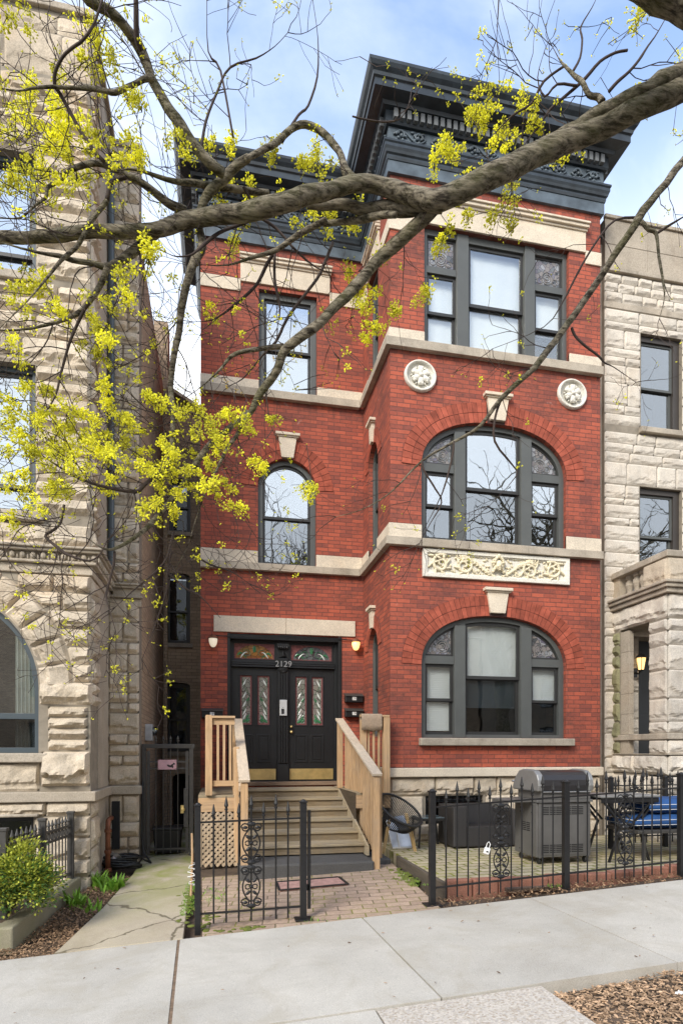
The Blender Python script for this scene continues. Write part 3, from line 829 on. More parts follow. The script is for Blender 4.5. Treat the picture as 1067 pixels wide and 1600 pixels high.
for (z0, zs, b, O, tr, mc, ms, glm, bl) in (
    (1.765, 2.90, .80, O1, (2.93, 3.055), 2.73, 2.365, 'glass', (('slats',2.28,3.62),('slats',1.9,2.9),('slats',2.42,2.95))),
    (4.84, 5.98, .775, O2, (5.945, 6.07), 5.735, 5.42, 'glass_hi', (None,None,None))):
    tf = arcfn(BC, BA, zs, b, 2.25, .075)
    ls = [dict(x0=3.835, x1=4.785, z0=z0+.055, top=tf, kind='hung', meet=mc, sw=.05, blind=bl[0], glass_low='glass_lo' if z0 < 2 else 'glass_scr'),
          dict(x0=BC-BA+.085, x1=3.645, z0=z0+.055, top=const(tr[0]), kind='hung', meet=ms, blind=bl[1], glass_low='glass' if z0 < 2 else 'glass_scr'),
          dict(x0=4.975, x1=BC+BA-.085, z0=z0+.055, top=const(tr[0]), kind='hung', meet=ms, blind=bl[2], glass_low='glass_lo' if z0 < 2 else 'glass_scr'),
          dict(x0=BC-BA+.085, x1=3.645, z0=tr[1], top=tf, kind='leaded', swirl=3.47),
          dict(x0=4.975, x1=BC+BA-.085, z0=tr[1], top=tf, kind='leaded', swirl=5.15)]
    for l in ls:
        if l.get('glass_low', 1) is None: l.pop('glass_low')
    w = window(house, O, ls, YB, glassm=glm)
    # flat mullion boards standing proud of the frame
    for x0, x1 in ((3.65, 3.83), (4.79, 4.97)):
        mb = MB(); mb.box(x0, x1, YB+.045, YB+.072, z0+.002, tf((x0+x1)/2)-.01); mb.build('mullion', M['frame'], w, bevel=.005)
ls = [dict(x0=3.89, x1=4.845, z0=7.92, top=const(9.62), kind='hung', meet=8.665, sw=.05, blind=('shade',7.9,9.64), glass='glass'),
      dict(x0=3.20, x1=3.685, z0=7.92, top=const(9.055), kind='hung', meet=8.45, blind=('shade',7.9,9.1), glass='glass'),
      dict(x0=5.035, x1=5.54, z0=7.92, top=const(9.055), kind='hung', meet=8.45, blind=('shade',8.4,9.1), glass='glass'),
      dict(x0=3.20, x1=3.685, z0=9.16, top=const(9.64), kind='leaded'), dict(x0=5.035, x1=5.54, z0=9.16, top=const(9.64), kind='leaded')]
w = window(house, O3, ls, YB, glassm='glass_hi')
for x0, x1 in ((3.69, 3.885), (4.85, 5.03)):
    mb = MB(); mb.box(x0, x1, YB+.045, YB+.072, 7.882, 9.725); mb.build('mullion', M['frame'], w, bevel=.005)
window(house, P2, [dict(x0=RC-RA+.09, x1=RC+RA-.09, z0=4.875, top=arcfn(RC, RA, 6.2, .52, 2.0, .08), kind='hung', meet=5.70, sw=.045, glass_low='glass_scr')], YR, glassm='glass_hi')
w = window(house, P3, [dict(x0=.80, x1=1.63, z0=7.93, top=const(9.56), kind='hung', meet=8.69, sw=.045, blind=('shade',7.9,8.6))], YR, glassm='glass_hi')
for Q, z0, zs, b in ((Q1, 1.80, 3.30, .33), (Q2, 4.84, 6.44, .33)):
    window(house, Q, [dict(x0=SC-SA+.06, x1=SC+SA-.06, z0=z0+.05, top=arcfn(SC, SA, zs, b, 2.0, .06), kind='hung', meet=(z0+zs)/2+.1)], 0, SM)
window(house, Q3, [dict(x0=SC-SA+.06, x1=SC+SA-.06, z0=7.93, top=const(9.66), kind='hung', meet=8.75)], 0, SM)

# medallions
for cx, cz in ((3.06, 7.355), (5.655, 7.385)):
    mb = MB(); y = YB
    mb.lathe([(.0,-.006),(.208,-.006),(.214,-.035),(.226,-.052),(.240,-.056),(.252,-.046),(.260,-.02),(.262,.02)], (cx, y, cz), 40, 'y')
    mb.v = [Vector((v.x, v.y, cz + (v.z-cz)*.94)) for v in mb.v]
    for k in range(6):
        a = R(60*k+30); c = (cx+.085*math.cos(a), y-.035, cz+.080*math.sin(a)); rot = Matrix.Rotation(-a, 3, 'Y')
        mb.ell(c, (.072,.030,.047), 12, 8, rot)
        for sg in (-1, 1):
            mb.ell((cx+.125*math.cos(a+sg*.20), y-.036, cz+.118*math.sin(a+sg*.20)), (.034,.026,.022), 8, 6, rot)
        a2 = a + R(30); mb.ell((cx+.14*math.cos(a2), y-.02, cz+.132*math.sin(a2)), (.022,.02,.014), 8, 6, Matrix.Rotation(-a2, 3, 'Y'))
    mb.ell((cx, y-.055, cz), (.034,.03,.034), 12, 8)
    mb.build('medallion', M['cast'], house, smooth=True)

# relief panel with scrolls and a central mask
mb = MB(); X0, X1, Z0, Z1 = 3.095, 5.60, 4.262, 4.695
mb.plate(rect(X0, X1, Z0, Z1), [rect(X0+.07, X1-.07, Z0+.06, Z1-.06)], YB-.045, YB+.05)
mb.plate(rect(X0+.045, X1-.045, Z0+.036, Z1-.036), [rect(X0+.09, X1-.09, Z0+.078, Z1-.078)], YB-.025, YB+.03)
mb.box(X0+.06, X1-.06, YB-.006, YB+.02, Z0+.05, Z1-.05)
panel = mb.build('relief_panel', M['cast'], house, bevel=.006)
mb = MB(); pc = (X0+X1)/2; zc = (Z0+Z1)/2; y = YB-.016
def spiral(mb, cx, cz, r0, turns, start, hand, rad, y, n=26, leaf=True, mx=1, sq=.8):
    pts = []; rr = []
    for i in range(n):
        t = i/(n-1); r = r0*(1-t*.9); a = start + hand*turns*2*math.pi*t
        pts.append((cx + mx*r*math.cos(a), y - .012*t, cz + r*math.sin(a))); rr.append(rad*(1-.45*t))
    mb.tube(pts, rr, 7)
    if leaf:
        for i in range(1, n-6, 2):
            p = pts[i]; q = pts[i+1]; a = math.atan2(q[2]-p[2], q[0]-p[0]) + hand*mx*-.9
            L = rad*3.0*(1-.5*i/n)
            rot = Matrix.Rotation(-a, 3, 'Y')
            mb.ell((p[0]+L*.8*math.cos(a), p[1]-.004, p[2]+L*.8*math.sin(a)), (L, rad*.75, rad*.62), 7, 5, rot)
for mx in (-1, 1):
    spiral(mb, pc+mx*.95, zc+.0, .155, 1.6, 2.2, -1, .030, y, mx=mx)
    spiral(mb, pc+mx*.57, zc-.01, .15, 1.6, 1.2, 1, .028, y, mx=mx)
    spiral(mb, pc+mx*.33, zc-.10, .05, 1.2, .5, -1, .014, y, leaf=False, mx=mx)
    # acanthus stem from the mask to the scrolls
    st = [(pc+mx*(.12+.05*i), y-.004, zc - .13 + .26*math.sin(min(1, i/9)*1.6)*(.6+.04*i) if i < 9 else zc+.10+.0*i) for i in range(13)]
    mb.tube(st, [.022+.006*math.sin(i) for i in range(13)], 7)
    for i in range(1, 12):
        for sg in (-1, 1):
            a = .8*sg + .5; mb.ell((st[i][0]+mx*.02*sg, y-.012, st[i][2]+.028*sg), (.034, .016, .013), 7, 5, Matrix.Rotation(-mx*a, 3, 'Y'))
    for k in range(7):
        mb.ell((pc+mx*(.06+.022*k), y-.012, zc-.15+.008*k*k*.5), (.016,.016,.03), 7, 5, Matrix.Rotation(mx*(.3+.12*k), 3, 'Y'))
    for k in range(44):
        mb.ell((pc+mx*(.16+.021*k), y+.004, zc + .15*math.sin(k*2.3)), (.034,.016,.015), 6, 4, Matrix.Rotation(k*1.1, 3, 'Y'))
    # hair and garland by the face
    for k in range(6):
        mb.ell((pc+mx*(.075+.018*math.sin(k*1.5)), y-.03, zc+.10-.036*k), (.028,.026,.028), 7, 5)
mb.ell((pc, y-.045, zc+.015), (.058,.052,.085), 14, 10)
mb.ell((pc, y-.096, zc+.01), (.012,.016,.026), 7, 5); mb.ell((pc, y-.088, zc-.032), (.022,.008,.007), 7, 5)
for sg in (-1, 1): mb.ell((pc+sg*.024, y-.087, zc+.032), (.013,.007,.007), 7, 5); mb.ell((pc+sg*.03, y-.08, zc-.005), (.018,.014,.02), 7, 5)
mb.ell((pc, y-.082, zc-.058), (.02,.014,.014), 7, 5)
for k in range(9):
    a = math.pi*k/8; mb.ell((pc+.072*math.cos(a), y-.05, zc+.06+.085*math.sin(a)), (.026,.028,.026), 7, 5)
mb.ell((pc, y-.05, zc+.165), (.03,.03,.035), 8, 6)
mb.build('scroll_relief', M['relief'], panel, smooth=True)

# ---------------------------------------------------------------- cornice
PATH = [(XL, 13.0), (XL, YR), (XB, YR), (XB, YB), (XE, YB), (XE, 13.0)]
DIRS = [(-1, 0), (0, -1), (-1, 0), (0, -1), (1, 0)]
def cpt(i, o):
    """mitred point of the path vertex i moved outward by o"""
    x, y = PATH[i]
    if i == 0: return (x-o, y)
    if i == len(PATH)-1: return (x+o, y)
    a, b = DIRS[i-1], DIRS[i]
    return (x + o*(a[0] if a[0] else b[0]), y + o*(a[1] if a[1] else b[1]))
def sweep(mb, prof, closed=True):
    k = len(prof); vs = []
    for i in range(len(PATH)):
        for o, z in prof:
            p = cpt(i, o); vs.append((p[0], p[1], z))
    fs = []
    for i in range(len(PATH)-1):
        for j in range(k if closed else k-1):
            l = (j+1) % k; fs.append((i*k+j, i*k+l, (i+1)*k+l, (i+1)*k+j))
    fs.append(tuple(range(k))); fs.append(tuple((len(PATH)-1)*k+j for j in range(k)))
    mb.add(vs, fs)
mb = MB()
sweep(mb, [(-.02,10.40),(.045,10.40),(.045,10.58),(-.02,10.58)])
mb.m = 1
sweep(mb, [(-.02,10.582),(.055,10.582),(.065,10.62),(.065,10.645),(.085,10.665),(.095,10.70),(.11,10.735),(.11,10.78),(.125,10.80),(.125,10.83),(-.02,10.85)])
mb.m = 0
sweep(mb, [(-.02,10.852),(.035,10.852),(.035,11.10),(-.02,11.10)])
mb.m = 1
sweep(mb, [(-.02,11.102),(.075,11.102),(.09,11.13),(.09,11.29),(.15,11.30),(.17,11.345),(.325,11.365),(.325,11.47),(.35,11.485),(.36,11.53),(.40,11.575),(.425,11.62),(.43,11.66),(-.02,11.72)])
cor = mb.build('cornice', [M['cornice_pale'], M['cornice']], house)
mb = MB()
def along(i, step, fn):
    a, b = Vector(PATH[i]), Vector(PATH[i+1]); L = (b-a).length; d = (b-a)/L; n_ = Vector(DIRS[i])
    k = max(1, int(L/step))
    for j in range(k): fn(a + d*(L*(j+.5)/k), d, n_)
def dent(p, d, n_):
    c = p + n_*.115
    vs = []
    for z in (11.145, 11.275):
        for u, v in ((-1,-1),(1,-1),(1,1),(-1,1)):
            q = c + d*(.032*u) + n_*(.036*v); vs.append((q.x, q.y, z))
    mb.add(vs, [(0,3,2,1),(4,5,6,7),(0,1,5,4),(1,2,6,5),(2,3,7,6),(3,0,4,7)])
for i in range(5):
    mb = MB(); along(i, .105, dent); mb.build('dentils', M['dentil'], cor)
mb = MB()
def scroll(p, d, n_, flip):
    c = p + n_*.048
    for hand in (1, -1):
        pts = []; rr = []
        for i in range(22):
            t = i/21; r = .088*(1-.85*t); a = 2.0*hand*math.pi*1.5*t/2 + (0 if hand > 0 else math.pi)
            q = c + d*(hand*.13*flip + r*math.cos(a)*flip) + n_*.012*t
            pts.append((q.x, q.y, 10.975 + r*math.sin(a)*1.05)); rr.append(.020*(1-.5*t))
        mb.tube(pts, rr, 6)
        q = c + d*(hand*.13*flip); mb.ell((q.x, q.y, 10.975), (.03,.03,.03), 8, 6)
        for k in range(5):
            a = k*1.25; e = c + d*(hand*.13*flip + .062*math.cos(a)); mb.ell((e.x, e.y, 10.975+.062*math.sin(a)), (.026,.02,.022), 6, 4)
    pts = []
    for i in range(13):
        t = i/12; q = c + d*((t-.5)*.52); pts.append((q.x, q.y, 10.975 + flip*.075*math.sin(t*2*math.pi)))
    mb.tube(pts, .014, 6)
    for k in range(6):
        q = c + d*((k-2.5)*.085); mb.ell((q.x, q.y, 10.90 + .15*(k % 2)), (.035,.018,.016), 6, 4)
fl = [1]
def sc2(p, d, n_): scroll(p, d, n_, fl[0]); fl[0] *= -1
for i in (1, 2, 3): along(i, .52, sc2)
mb.build('scroll_frieze', M['cornice_pale'], cor, smooth=True)

# ---------------------------------------------------------------- entrance
ent = MB(); ent.plate(rect(.16, 2.18, 1.0, 3.61), [rect(.235,1.03,1.03,3.045), rect(1.24,2.07,1.03,3.045), rect(.235,1.03,3.155,3.50), rect(1.24,2.07,3.155,3.50)], YR+.12, YR+.20)
ent.box(.16, .205, YR-.012, YR+.12, .96, 3.61); ent.box(2.12, 2.18, YR-.012, YR+.12, .96, 3.61); ent.box(.205, 2.12, YR+.02, YR+.12, 3.52, 3.61)
for a in (3.045, 3.085, 3.12): ent.box(.235, 2.07, YR+.085, YR+.12, a, a+.03)
fr = ent.build('door_frame', M['black'], house, bevel=.004)
mb = MB()
for k in range(4): mb.box(1.05+.045*k, 1.085+.045*k, YR+.075, YR+.13, 1.35, 3.0)
mb.box(1.035, 1.235, YR+.065, YR+.13, 1.02, 1.32); mb.box(1.03, 1.24, YR+.06, YR+.13, 3.40, 3.47)
for k in range(5): mb.ell((1.06+.037*k, YR+.06, 3.40), (.018,.02,.03), 8, 6)
mb.add([(1.05,YR+.09,3.22),(1.22,YR+.09,3.22),(1.135,YR+.09,3.36),(1.135,YR+.035,3.25)], [(0,1,3),(1,2,3),(2,0,3)])
mb.box(1.05, 1.22, YR+.07, YR+.12, 3.16, 3.215)
mb.lathe([(0,.0),(.095,.0),(.095,-.02),(.07,-.035),(0,-.04)], (1.135, YR+.095, 3.03), 20, 'y')
for sg in (-1, 1): mb.tube([(1.135+sg*(.02+.035*math.cos(a*.5)), YR+.055, 2.99+.03*math.sin(a*.5)) for a in range(10)], .007, 5)
mb.build('centre_post', M['black'], fr, bevel=.003)
def text(body, size, loc, mat, parent, depth=.004, name='numerals'):
    cu = bpy.data.curves.new(name, 'FONT'); cu.body = body; cu.size = size; cu.extrude = depth; cu.align_x = 'CENTER'; cu.align_y = 'CENTER'
    tmp = bpy.data.objects.new('tmp', cu); COL.objects.link(tmp)
    dg = bpy.context.evaluated_depsgraph_get(); me = bpy.data.meshes.new_from_object(tmp.evaluated_get(dg))
    bpy.data.objects.remove(tmp)
    mb = MB(Matrix.Translation(loc) @ Matrix.Rotation(R(90), 4, 'X'))
    mb.add([v.co for v in me.vertices], [tuple(p.vertices) for p in me.polygons]); bpy.data.meshes.remove(me)
    return mb.build(name, mat, parent)
mb = MB(); mb.box(1.03, 1.24, YR+.045, YR+.08, 3.045, 3.155); mb.build('number_board', M['black'], fr)
text('2129', .15, (1.137, YR+.038, 3.10), M['steel'], fr, .006, 'house_number')
def door(x0, x1, hx, pal):
    d = MB(); g = [(x0+.135, x0+.335), (x1-.335, x1-.135)]
    if x0 < .5: g = [(.385, .585), (.69, .895)]
    else: g = [(1.365, 1.565), (1.66, 1.86)]
    d.plate(rect(x0, x1, 1.03, 3.04), [rect(a, b, 2.03, 2.90) for a, b in g], YR+.15, YR+.19)
    dd = d.build('door', M['black'], house, bevel=.003)
    for a, b in g:
        mb = MB(); mb.plate(rect(a, b, 2.03, 2.90), [], YR+.166, YR+.172); pn = mb.build('stained_glass', M['stain1'], dd)
        mb = MB(); mb.plate(rect(a-.002, b+.002, 2.028, 2.902), [rect(a+.024, b-.024, 2.055, 2.875)], YR+.160, YR+.170); mb.build('glass_border', M['stain_border'], dd)
        mb = MB(); mw = MB(); cx = (a+b)/2; sg = -1 if (a < .6 or 1.3 < a < 1.6) else 1
        for k, z in enumerate((2.12, 2.2, 2.34, 2.5, 2.72)):
            mw_pts = [(cx + sg*(.055-.012*i), YR+.161, z + .018*i + .004*i*i*.3) for i in range(6)]
            mw.tube(mw_pts, [.003,.010,.013,.012,.007,.002], 6, .3)
            if k < 2 or k == 3: mb.tube([(cx - sg*(.01+.011*i), YR+.161, z-.06+.02*i) for i in range(5)], [.003,.013,.015,.008,.002], 6, .3)
        mb.tube([(cx + .06*math.sin(i*.55)*sg, YR+.161, 2.08+.05*i) for i in range(16)], .003, 5)
        mb.ell((cx+sg*.02, YR+.161, 2.10), (.06,.004,.022), 8, 5, Matrix.Rotation(.5*sg, 3, 'Y')); mb.ell((cx-sg*.03, YR+.161, 2.13), (.045,.004,.016), 8, 5, Matrix.Rotation(-.7*sg, 3, 'Y'))
        mb.build('glass_leaf', M['green_glass'], dd); mw.build('glass_petal', M['white_glass'], dd)
    mb = MB()
    for a, b in g:
        mb.plate(rect(a-.02, b+.02, 1.36, 1.86), [rect(a+.01, b-.01, 1.39, 1.83)], YR+.138, YR+.152); mb.box(a+.03, b-.03, YR+.139, YR+.152, 1.41, 1.81)
        mb.plate(rect(a-.022, b+.022, 2.008, 2.922), [rect(a, b, 2.03, 2.90)], YR+.14, YR+.152)
    mb.build('door_moulding', M['black'], dd, bevel=.003)
    mb = MB(); mb.box(x0+.02, x1-.02, YR+.145, YR+.151, 1.05, 1.245); mb.build('kick_plate', M['brass'], dd)
    if hx:
        mb = MB()
        for z, r in ((2.0, .024), (1.905, .03)): mb.lathe([(r*.9,.0),(r*.9,-.008),(r*.35,-.012),(r*.35,-.03),(r,-.045),(r*.8,-.065),(0,-.07)], (hx, YR+.15, z), 14, 'y')
        mb.build('door_knob', M['brass'], dd, smooth=True)
door(.235, 1.03, None, 0); door(1.24, 2.07, 1.285, 1)
for x0, x1, mt in ((.235, 1.03, 'stain_amber'), (1.24, 2.07, 'stain_dark')):
    mb = MB(); mb.plate(rect(x0, x1, 3.155, 3.50), [rect(x0+.045, x1-.045, 3.195, 3.465)], YR+.15, YR+.18); tr = mb.build('transom', M['black'], house)
    mb = MB(); mb.box(x0+.04, x1-.04, YR+.165, YR+.17, 3.19, 3.47); mb.build('stained_glass', M[mt], tr)
    mb = MB(); cx = (x0+x1)/2; mg = MB(); mw = MB()
    mb.plate(rect(x0+.04, x1-.04, 3.19, 3.47), [[(cx+.33*math.cos(math.pi*i/14), 3.21+.235*math.sin(math.pi*i/14)) for i in range(15)]], YR+.160, YR+.166)
    mb.build('glass_border', M['stain_border'], tr)
    for sg in (-1, 1):
        mg.tube([(cx+sg*(.30-.02*i), YR+.158, 3.25+.05*math.sin(i*.5)) for i in range(10)], [.004,.014,.018,.016,.012,.010,.008,.006,.005,.003], 6, .3)
        mw.tube([(cx+sg*(.24-.015*i), YR+.156, 3.21+.03*i-.0022*i*i) for i in range(9)], [.003,.008,.011,.011,.009,.007,.006,.004,.002], 6, .3)
        mg.tube([(cx+sg*(.13+.06*math.cos(a*.5)), YR+.158, 3.30+.055*math.sin(a*.5)) for a in range(12)], .005, 5)
    mg.ell((cx, YR+.158, 3.37), (.03,.004,.06), 8, 6); mg.build('glass_leaf', M['green_glass'], tr); mw.build('glass_petal', M['white_glass'], tr)
mb = MB(); mb.box(.21, 2.15, YR-.04, YR+.13, .955, 1.02); mb.build('threshold', wood('worn_threshold', (.30,.20,.13), 0, .5), house, bevel=.006)
# intercom on the centre post
mb = MB(); mb.box(1.07, 1.20, YR+.045, YR+.075, 2.19, 2.47); ic = mb.build('intercom', plain('intercom_grey', (.62,.63,.63), .4, .2, .05, 5, 0), house, bevel=.004)
mb = MB(); mb.box(1.10, 1.15, YR+.041, YR+.046, 2.22, 2.31); mb.ell((1.13, YR+.044, 2.335), (.006,.004,.006), 8, 6); mb.build('keypad', M['rubber'], ic)
# service cable above the doors
mb = MB(); mb.tube([(-.08, YR-.03, 3.55), (.16, YR-.03, 3.545), (.6, YR-.03, 3.55), (1.1, YR-.035, 3.60), (1.6, YR-.03, 3.585), (2.42, YR-.03, 3.56)], .008, 6)
mb.build('cable', M['iron'], house)
# stains under the recess sill
# left brown brick wing filling the gangway
mb = MB(); WY = 13.0
W1 = [(-1.07,1.55),(-.57,1.55)] + ellarc(-.82, .25, 2.93, .07, 10); W2 = [(-1.07,3.82),(-.57,3.82)] + ellarc(-.82,.25,5.22,.07,10); W3 = [(-1.0,6.15),(-.56,6.15)] + ellarc(-.78,.22,7.2,.06,10)
W0 = [(-.93,0.0),(-.55,0.0)] + ellarc(-.74,.19,1.0,.09,10)
mb.plate([(-1.3,-.2),(XL,-.2),(XL,8.62),(-1.0,9.02),(-1.3,9.1)], [W0, W1, W2, W3], WY, WY+.25)
mb.box(-1.30, -1.02, WY-.02, WY+.5, 8.9, 10.5)
mb.box(-1.10, -1.02, WY-.10, WY, 0, 6.3)
wg = mb.build('rear_wing', M['brick_dark'], house)
mb = MB(); mb.beam((-1.02, WY+.05, 9.06), (XL, WY+.05, 8.66), .5, .06); mb.build('wing_coping', M['sillstone'], house)
for W_, z0, tz, mt in ((W1,1.55,2.98,2.22),(W2,3.82,5.28,4.5),(W3,6.15,7.25,6.7)):
    x0, x1 = W_[0][0], W_[1][0]
    window(house, W_, [dict(x0=x0+.05, x1=x1-.05, z0=z0+.05, top=const(tz-.05), kind='hung', meet=mt, sw=.035, blind=(('slats', 1.6, 2.9) if z0 < 2 else None))], WY, fmat='sash', glassm='glass_dark', label='black painted window in the brown brick gangway wing')
    mb = MB(); mb.box(x0-.05, x1+.05, WY-.05, WY+.1, z0-.09, z0-.005); mb.build('window_sill', M['sillstone'], house)
mb = MB(); mb.box(-1.05,-.4, WY+.4, WY+.42, -.1, 1.3); mb.build('doorway_shade_sheet', M['dark'], house)  # near-black sheet stands in for the shade inside the arched opening
# ---------------------------------------------------------------- entrance stairs
mb = MB(); mb.box(.26, 1.99, 7.56, 8.3, -.2, .13); mb.box(1.995, 2.30, 7.86, 8.5, -.2, .10)
tag(mb.build('concrete_step', M['plinth'], bevel=.025), 'dark worn concrete step slab under the wooden entrance stairs', 'step')
st = thing('wooden_stairs', (1.15, 7.6, 0), 'weathered wooden entrance stairs with pine railings, lattice skirt and a landing before the double doors', 'stairs')
zs = [.28,.41,.54,.67,.80,.93]; y0 = 8.13; run = .372
for i, z in enumerate(zs):
    ya = y0 + run*i - .03; yb = y0 + run*(i+1) + .02 if i < 5 else 10.58
    mb = MB(); k = 2 if i < 5 else 4; w = (yb-ya)/k
    for j in range(k): mb.box(.335, 2.0, ya + w*j, ya + w*(j+1) - .006, z-.035, z)
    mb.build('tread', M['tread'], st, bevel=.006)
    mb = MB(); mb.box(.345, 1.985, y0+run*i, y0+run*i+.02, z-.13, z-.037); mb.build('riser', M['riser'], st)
for x in (.31, 1.99):
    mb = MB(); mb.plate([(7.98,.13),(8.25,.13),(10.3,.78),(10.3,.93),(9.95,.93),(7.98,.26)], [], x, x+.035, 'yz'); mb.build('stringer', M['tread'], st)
for x0, x1, yf in ((-.27, .305, 8.66), (2.03, 2.56, 8.76)):
    mb = MB()
    k = 9
    for j in range(k): mb.box(x0, x1, yf+.01+(10.58-yf)/k*j, yf+.01+(10.58-yf)/k*(j+1)-.006, .90, .935)
    mb.build('deck', M['tread'], st, bevel=.004)
    mb = MB(); mb.box(x0, x1, yf+.01, yf+.045, .70, .898); mb.build('deck_beam', M['pine_x'], st, bevel=.004)
M['dskirt'] = wood('dark_skirt', (.10,.075,.05), 1)
for a in ((.305, .325, 8.7, 10.5, -.1, .93), (2.005, 2.03, 8.8, 10.5, -.1, .93)):
    mb = MB(); mb.box(*a); mb.build('skirt_board', M['dskirt'], st)
# lattice skirt: clipped diagonal laths in two layers
mb = MB(); lx0, lx1, lz0, lz1 = -.245, .275, -.07, .695
for sg, yy in ((1, 8.668), (-1, 8.676)):
    c = -1.2
    while c < 1.8:
        pts = []
        for t in range(2): pass
        # line z = sg*x + c, clip to rectangle
        cand = []
        for x in (lx0, lx1):
            z = sg*x + c
            if lz0 <= z <= lz1: cand.append((x, z))
        for z in (lz0, lz1):
            x = (z-c)/sg
            if lx0 <= x <= lx1: cand.append((x, z))
        if len(cand) >= 2:
            cand.sort(); a, b = cand[0], cand[-1]
            if math.hypot(a[0]-b[0], a[1]-b[1]) > .03: mb.beam((a[0], yy, a[1]), (b[0], yy, b[1]), .007, .034, (0,1,0)) if False else mb.beam((a[0], yy, a[1]), (b[0], yy, b[1]), .034, .007, (0,1,0))
        c += .082
mb.box(lx0-.02, lx0+.02, 8.655, 8.685, lz0, lz1); mb.box(lx1-.02, lx1+.02, 8.655, 8.685, lz0, lz1)
mb.build('lattice_skirt', M['lattice'], st)
mb = MB(); mb.box(-.25, .27, 8.9, 8.92, -.1, .7); mb.build('lattice_shade_sheet', M['dark'], st)  # near-black sheet behind the lattice, shade under the deck put into its colour
def post(x, y, z0, z1, w=.088):
    mb = MB(); mb.box(x-w/2, x+w/2, y-w/2, y+w/2, z0, z1-.012); mb.box(x-w/2+.006, x+w/2-.006, y-w/2+.006, y+w/2-.006, z1-.012, z1); mb.build('railing_post', M['pine'], st, bevel=.004)
def bal(x, y, z0, z1, w=.034):
    mb = MB(); mb.box(x-w/2, x+w/2, y-w/2, y+w/2, z0, z1); mb.build('baluster', M['pine'], st, bevel=.003)
# right flight railing
for xr, zn, zt in ((2.03, 1.225, 2.075), (.325, 1.16, 2.05)):
    post(xr, 7.64, gz(xr, 7.64)-.02, zn); post(xr, 10.02, .935, zt)
    a = Vector((xr, 7.60, zn+.0)); b = Vector((xr, 10.05, zt+.01))
    mb = MB(); mb.beam(a+Vector((0,-.03,.022)), b+Vector((0,.03,.022)), .135, .036); mb.build('handrail', M['pine_y'], st, bevel=.005)
    mb = MB(); mb.beam(a+Vector((.05 if xr > 1 else -.05,.06,-.075)), b+Vector((.05 if xr > 1 else -.05,-.06,-.075)), .036, .085); mb.build('rail_beam', M['pine_y'], st, bevel=.004)
    for k in range(15):
        t = (k+.8)/15.6; p = a.lerp(b, t); lo = max(.16, .13 + (p.y-8.0)*.335)
        bal(xr + (.085 if xr > 1 else -.085), p.y, lo-.02, p.z-.035)
# landing rails: left and right of the flight
post(-.125, 8.66, .935, 2.065, .095); post(.255, 8.70, .935, 1.62)
for z0, z1 in ((1.93, 2.02), (1.06, 1.14)):
    mb = MB(); mb.box(-.075, .235, 8.65, 8.686, z0, z1); mb.build('rail_board', M['pine_x'], st, bevel=.004)
mb = MB(); mb.box(-.08, .24, 8.61, 8.72, 2.022, 2.055); mb.build('rail_cap', M['pine_x'], st, bevel=.004)
for x in (-.0, .085, .17): bal(x, 8.668, 1.142, 1.93)
for z0, z1 in ((1.94, 2.02), (1.06, 1.13)):
    mb = MB(); mb.box(-.145, -.105, 8.72, 10.5, z0, z1); mb.build('rail_board', M['pine_y'], st, bevel=.004)
for k in range(12): bal(-.125, 8.85+.14*k, 1.132, 1.94)
post(2.475, 8.73, .935, 2.07, .10); post(2.13, 8.76, .935, 2.02)
for z0, z1 in ((1.92, 2.02), (1.13, 1.23)):
    mb = MB(); mb.box(2.08, 2.425, 8.74, 8.776, z0, z1); mb.build('rail_board', M['pine_x'], st, bevel=.004)
mb = MB(); mb.box(2.08, 2.52, 8.68, 8.80, 2.072, 2.10); mb.build('rail_cap', M['pine_x'], st, bevel=.004)
for x in (2.21, 2.29, 2.37): bal(x, 8.758, 1.232, 1.92)
# rug hung over the right landing rail
mb = MB(); N = 16; vs = []
prof = [(8.715, 1.87), (8.712, 1.94), (8.708, 2.0), (8.705, 2.06), (8.70, 2.108), (8.72, 2.122), (8.76, 2.122), (8.785, 2.112), (8.80, 2.05), (8.803, 1.95), (8.805, 1.84)]
pr2 = [(8.672, 1.865)] + [(8.668, 1.95), (8.668, 2.03), (8.67, 2.095), (8.685, 2.116), (8.74, 2.118), (8.80, 2.116), (8.812, 2.09), (8.815, 2.0), (8.815, 1.86)]
for i in range(N+1):
    x = 2.085 + .315*i/N
    for j, (yy, zz) in enumerate(pr2): vs.append((x, yy - .006*math.sin(i*.8+j), zz + .008*math.sin(i*.5)*(1 if j in (0, 9) else 0)))
m = len(pr2); mb.add(vs, [(i*m+j, i*m+j+1, (i+1)*m+j+1, (i+1)*m+j) for i in range(N) for j in range(m-1)])
rg = mb.build('rug', M['rug'], smooth=True); sm = rg.modifiers.new('s', 'SOLIDIFY'); sm.thickness = .012
tag(rg, 'beige rug hung over the right landing rail beside the doors', 'rug')
# door mat
mb = MB(); q = [(.69,7.28),(1.46,7.27),(1.49,6.89),(.69,6.89)]
sheet(mb, q, .014, .3, .016); mt = mb.build('doormat', M['mat'], bevel=.004); tag(mt, 'faded pinkish red doormat lying on the pavers below the stairs', 'doormat')
mb = MB()
def edge(a, b): mb.beam((a[0], a[1], gz(*a)+.018), (b[0], b[1], gz(*b)+.018), .03, .012)
for i in range(4): edge(q[i], q[(i+1) % 4])
mb.build('mat_border', M['rubber'], mt, bevel=.003)
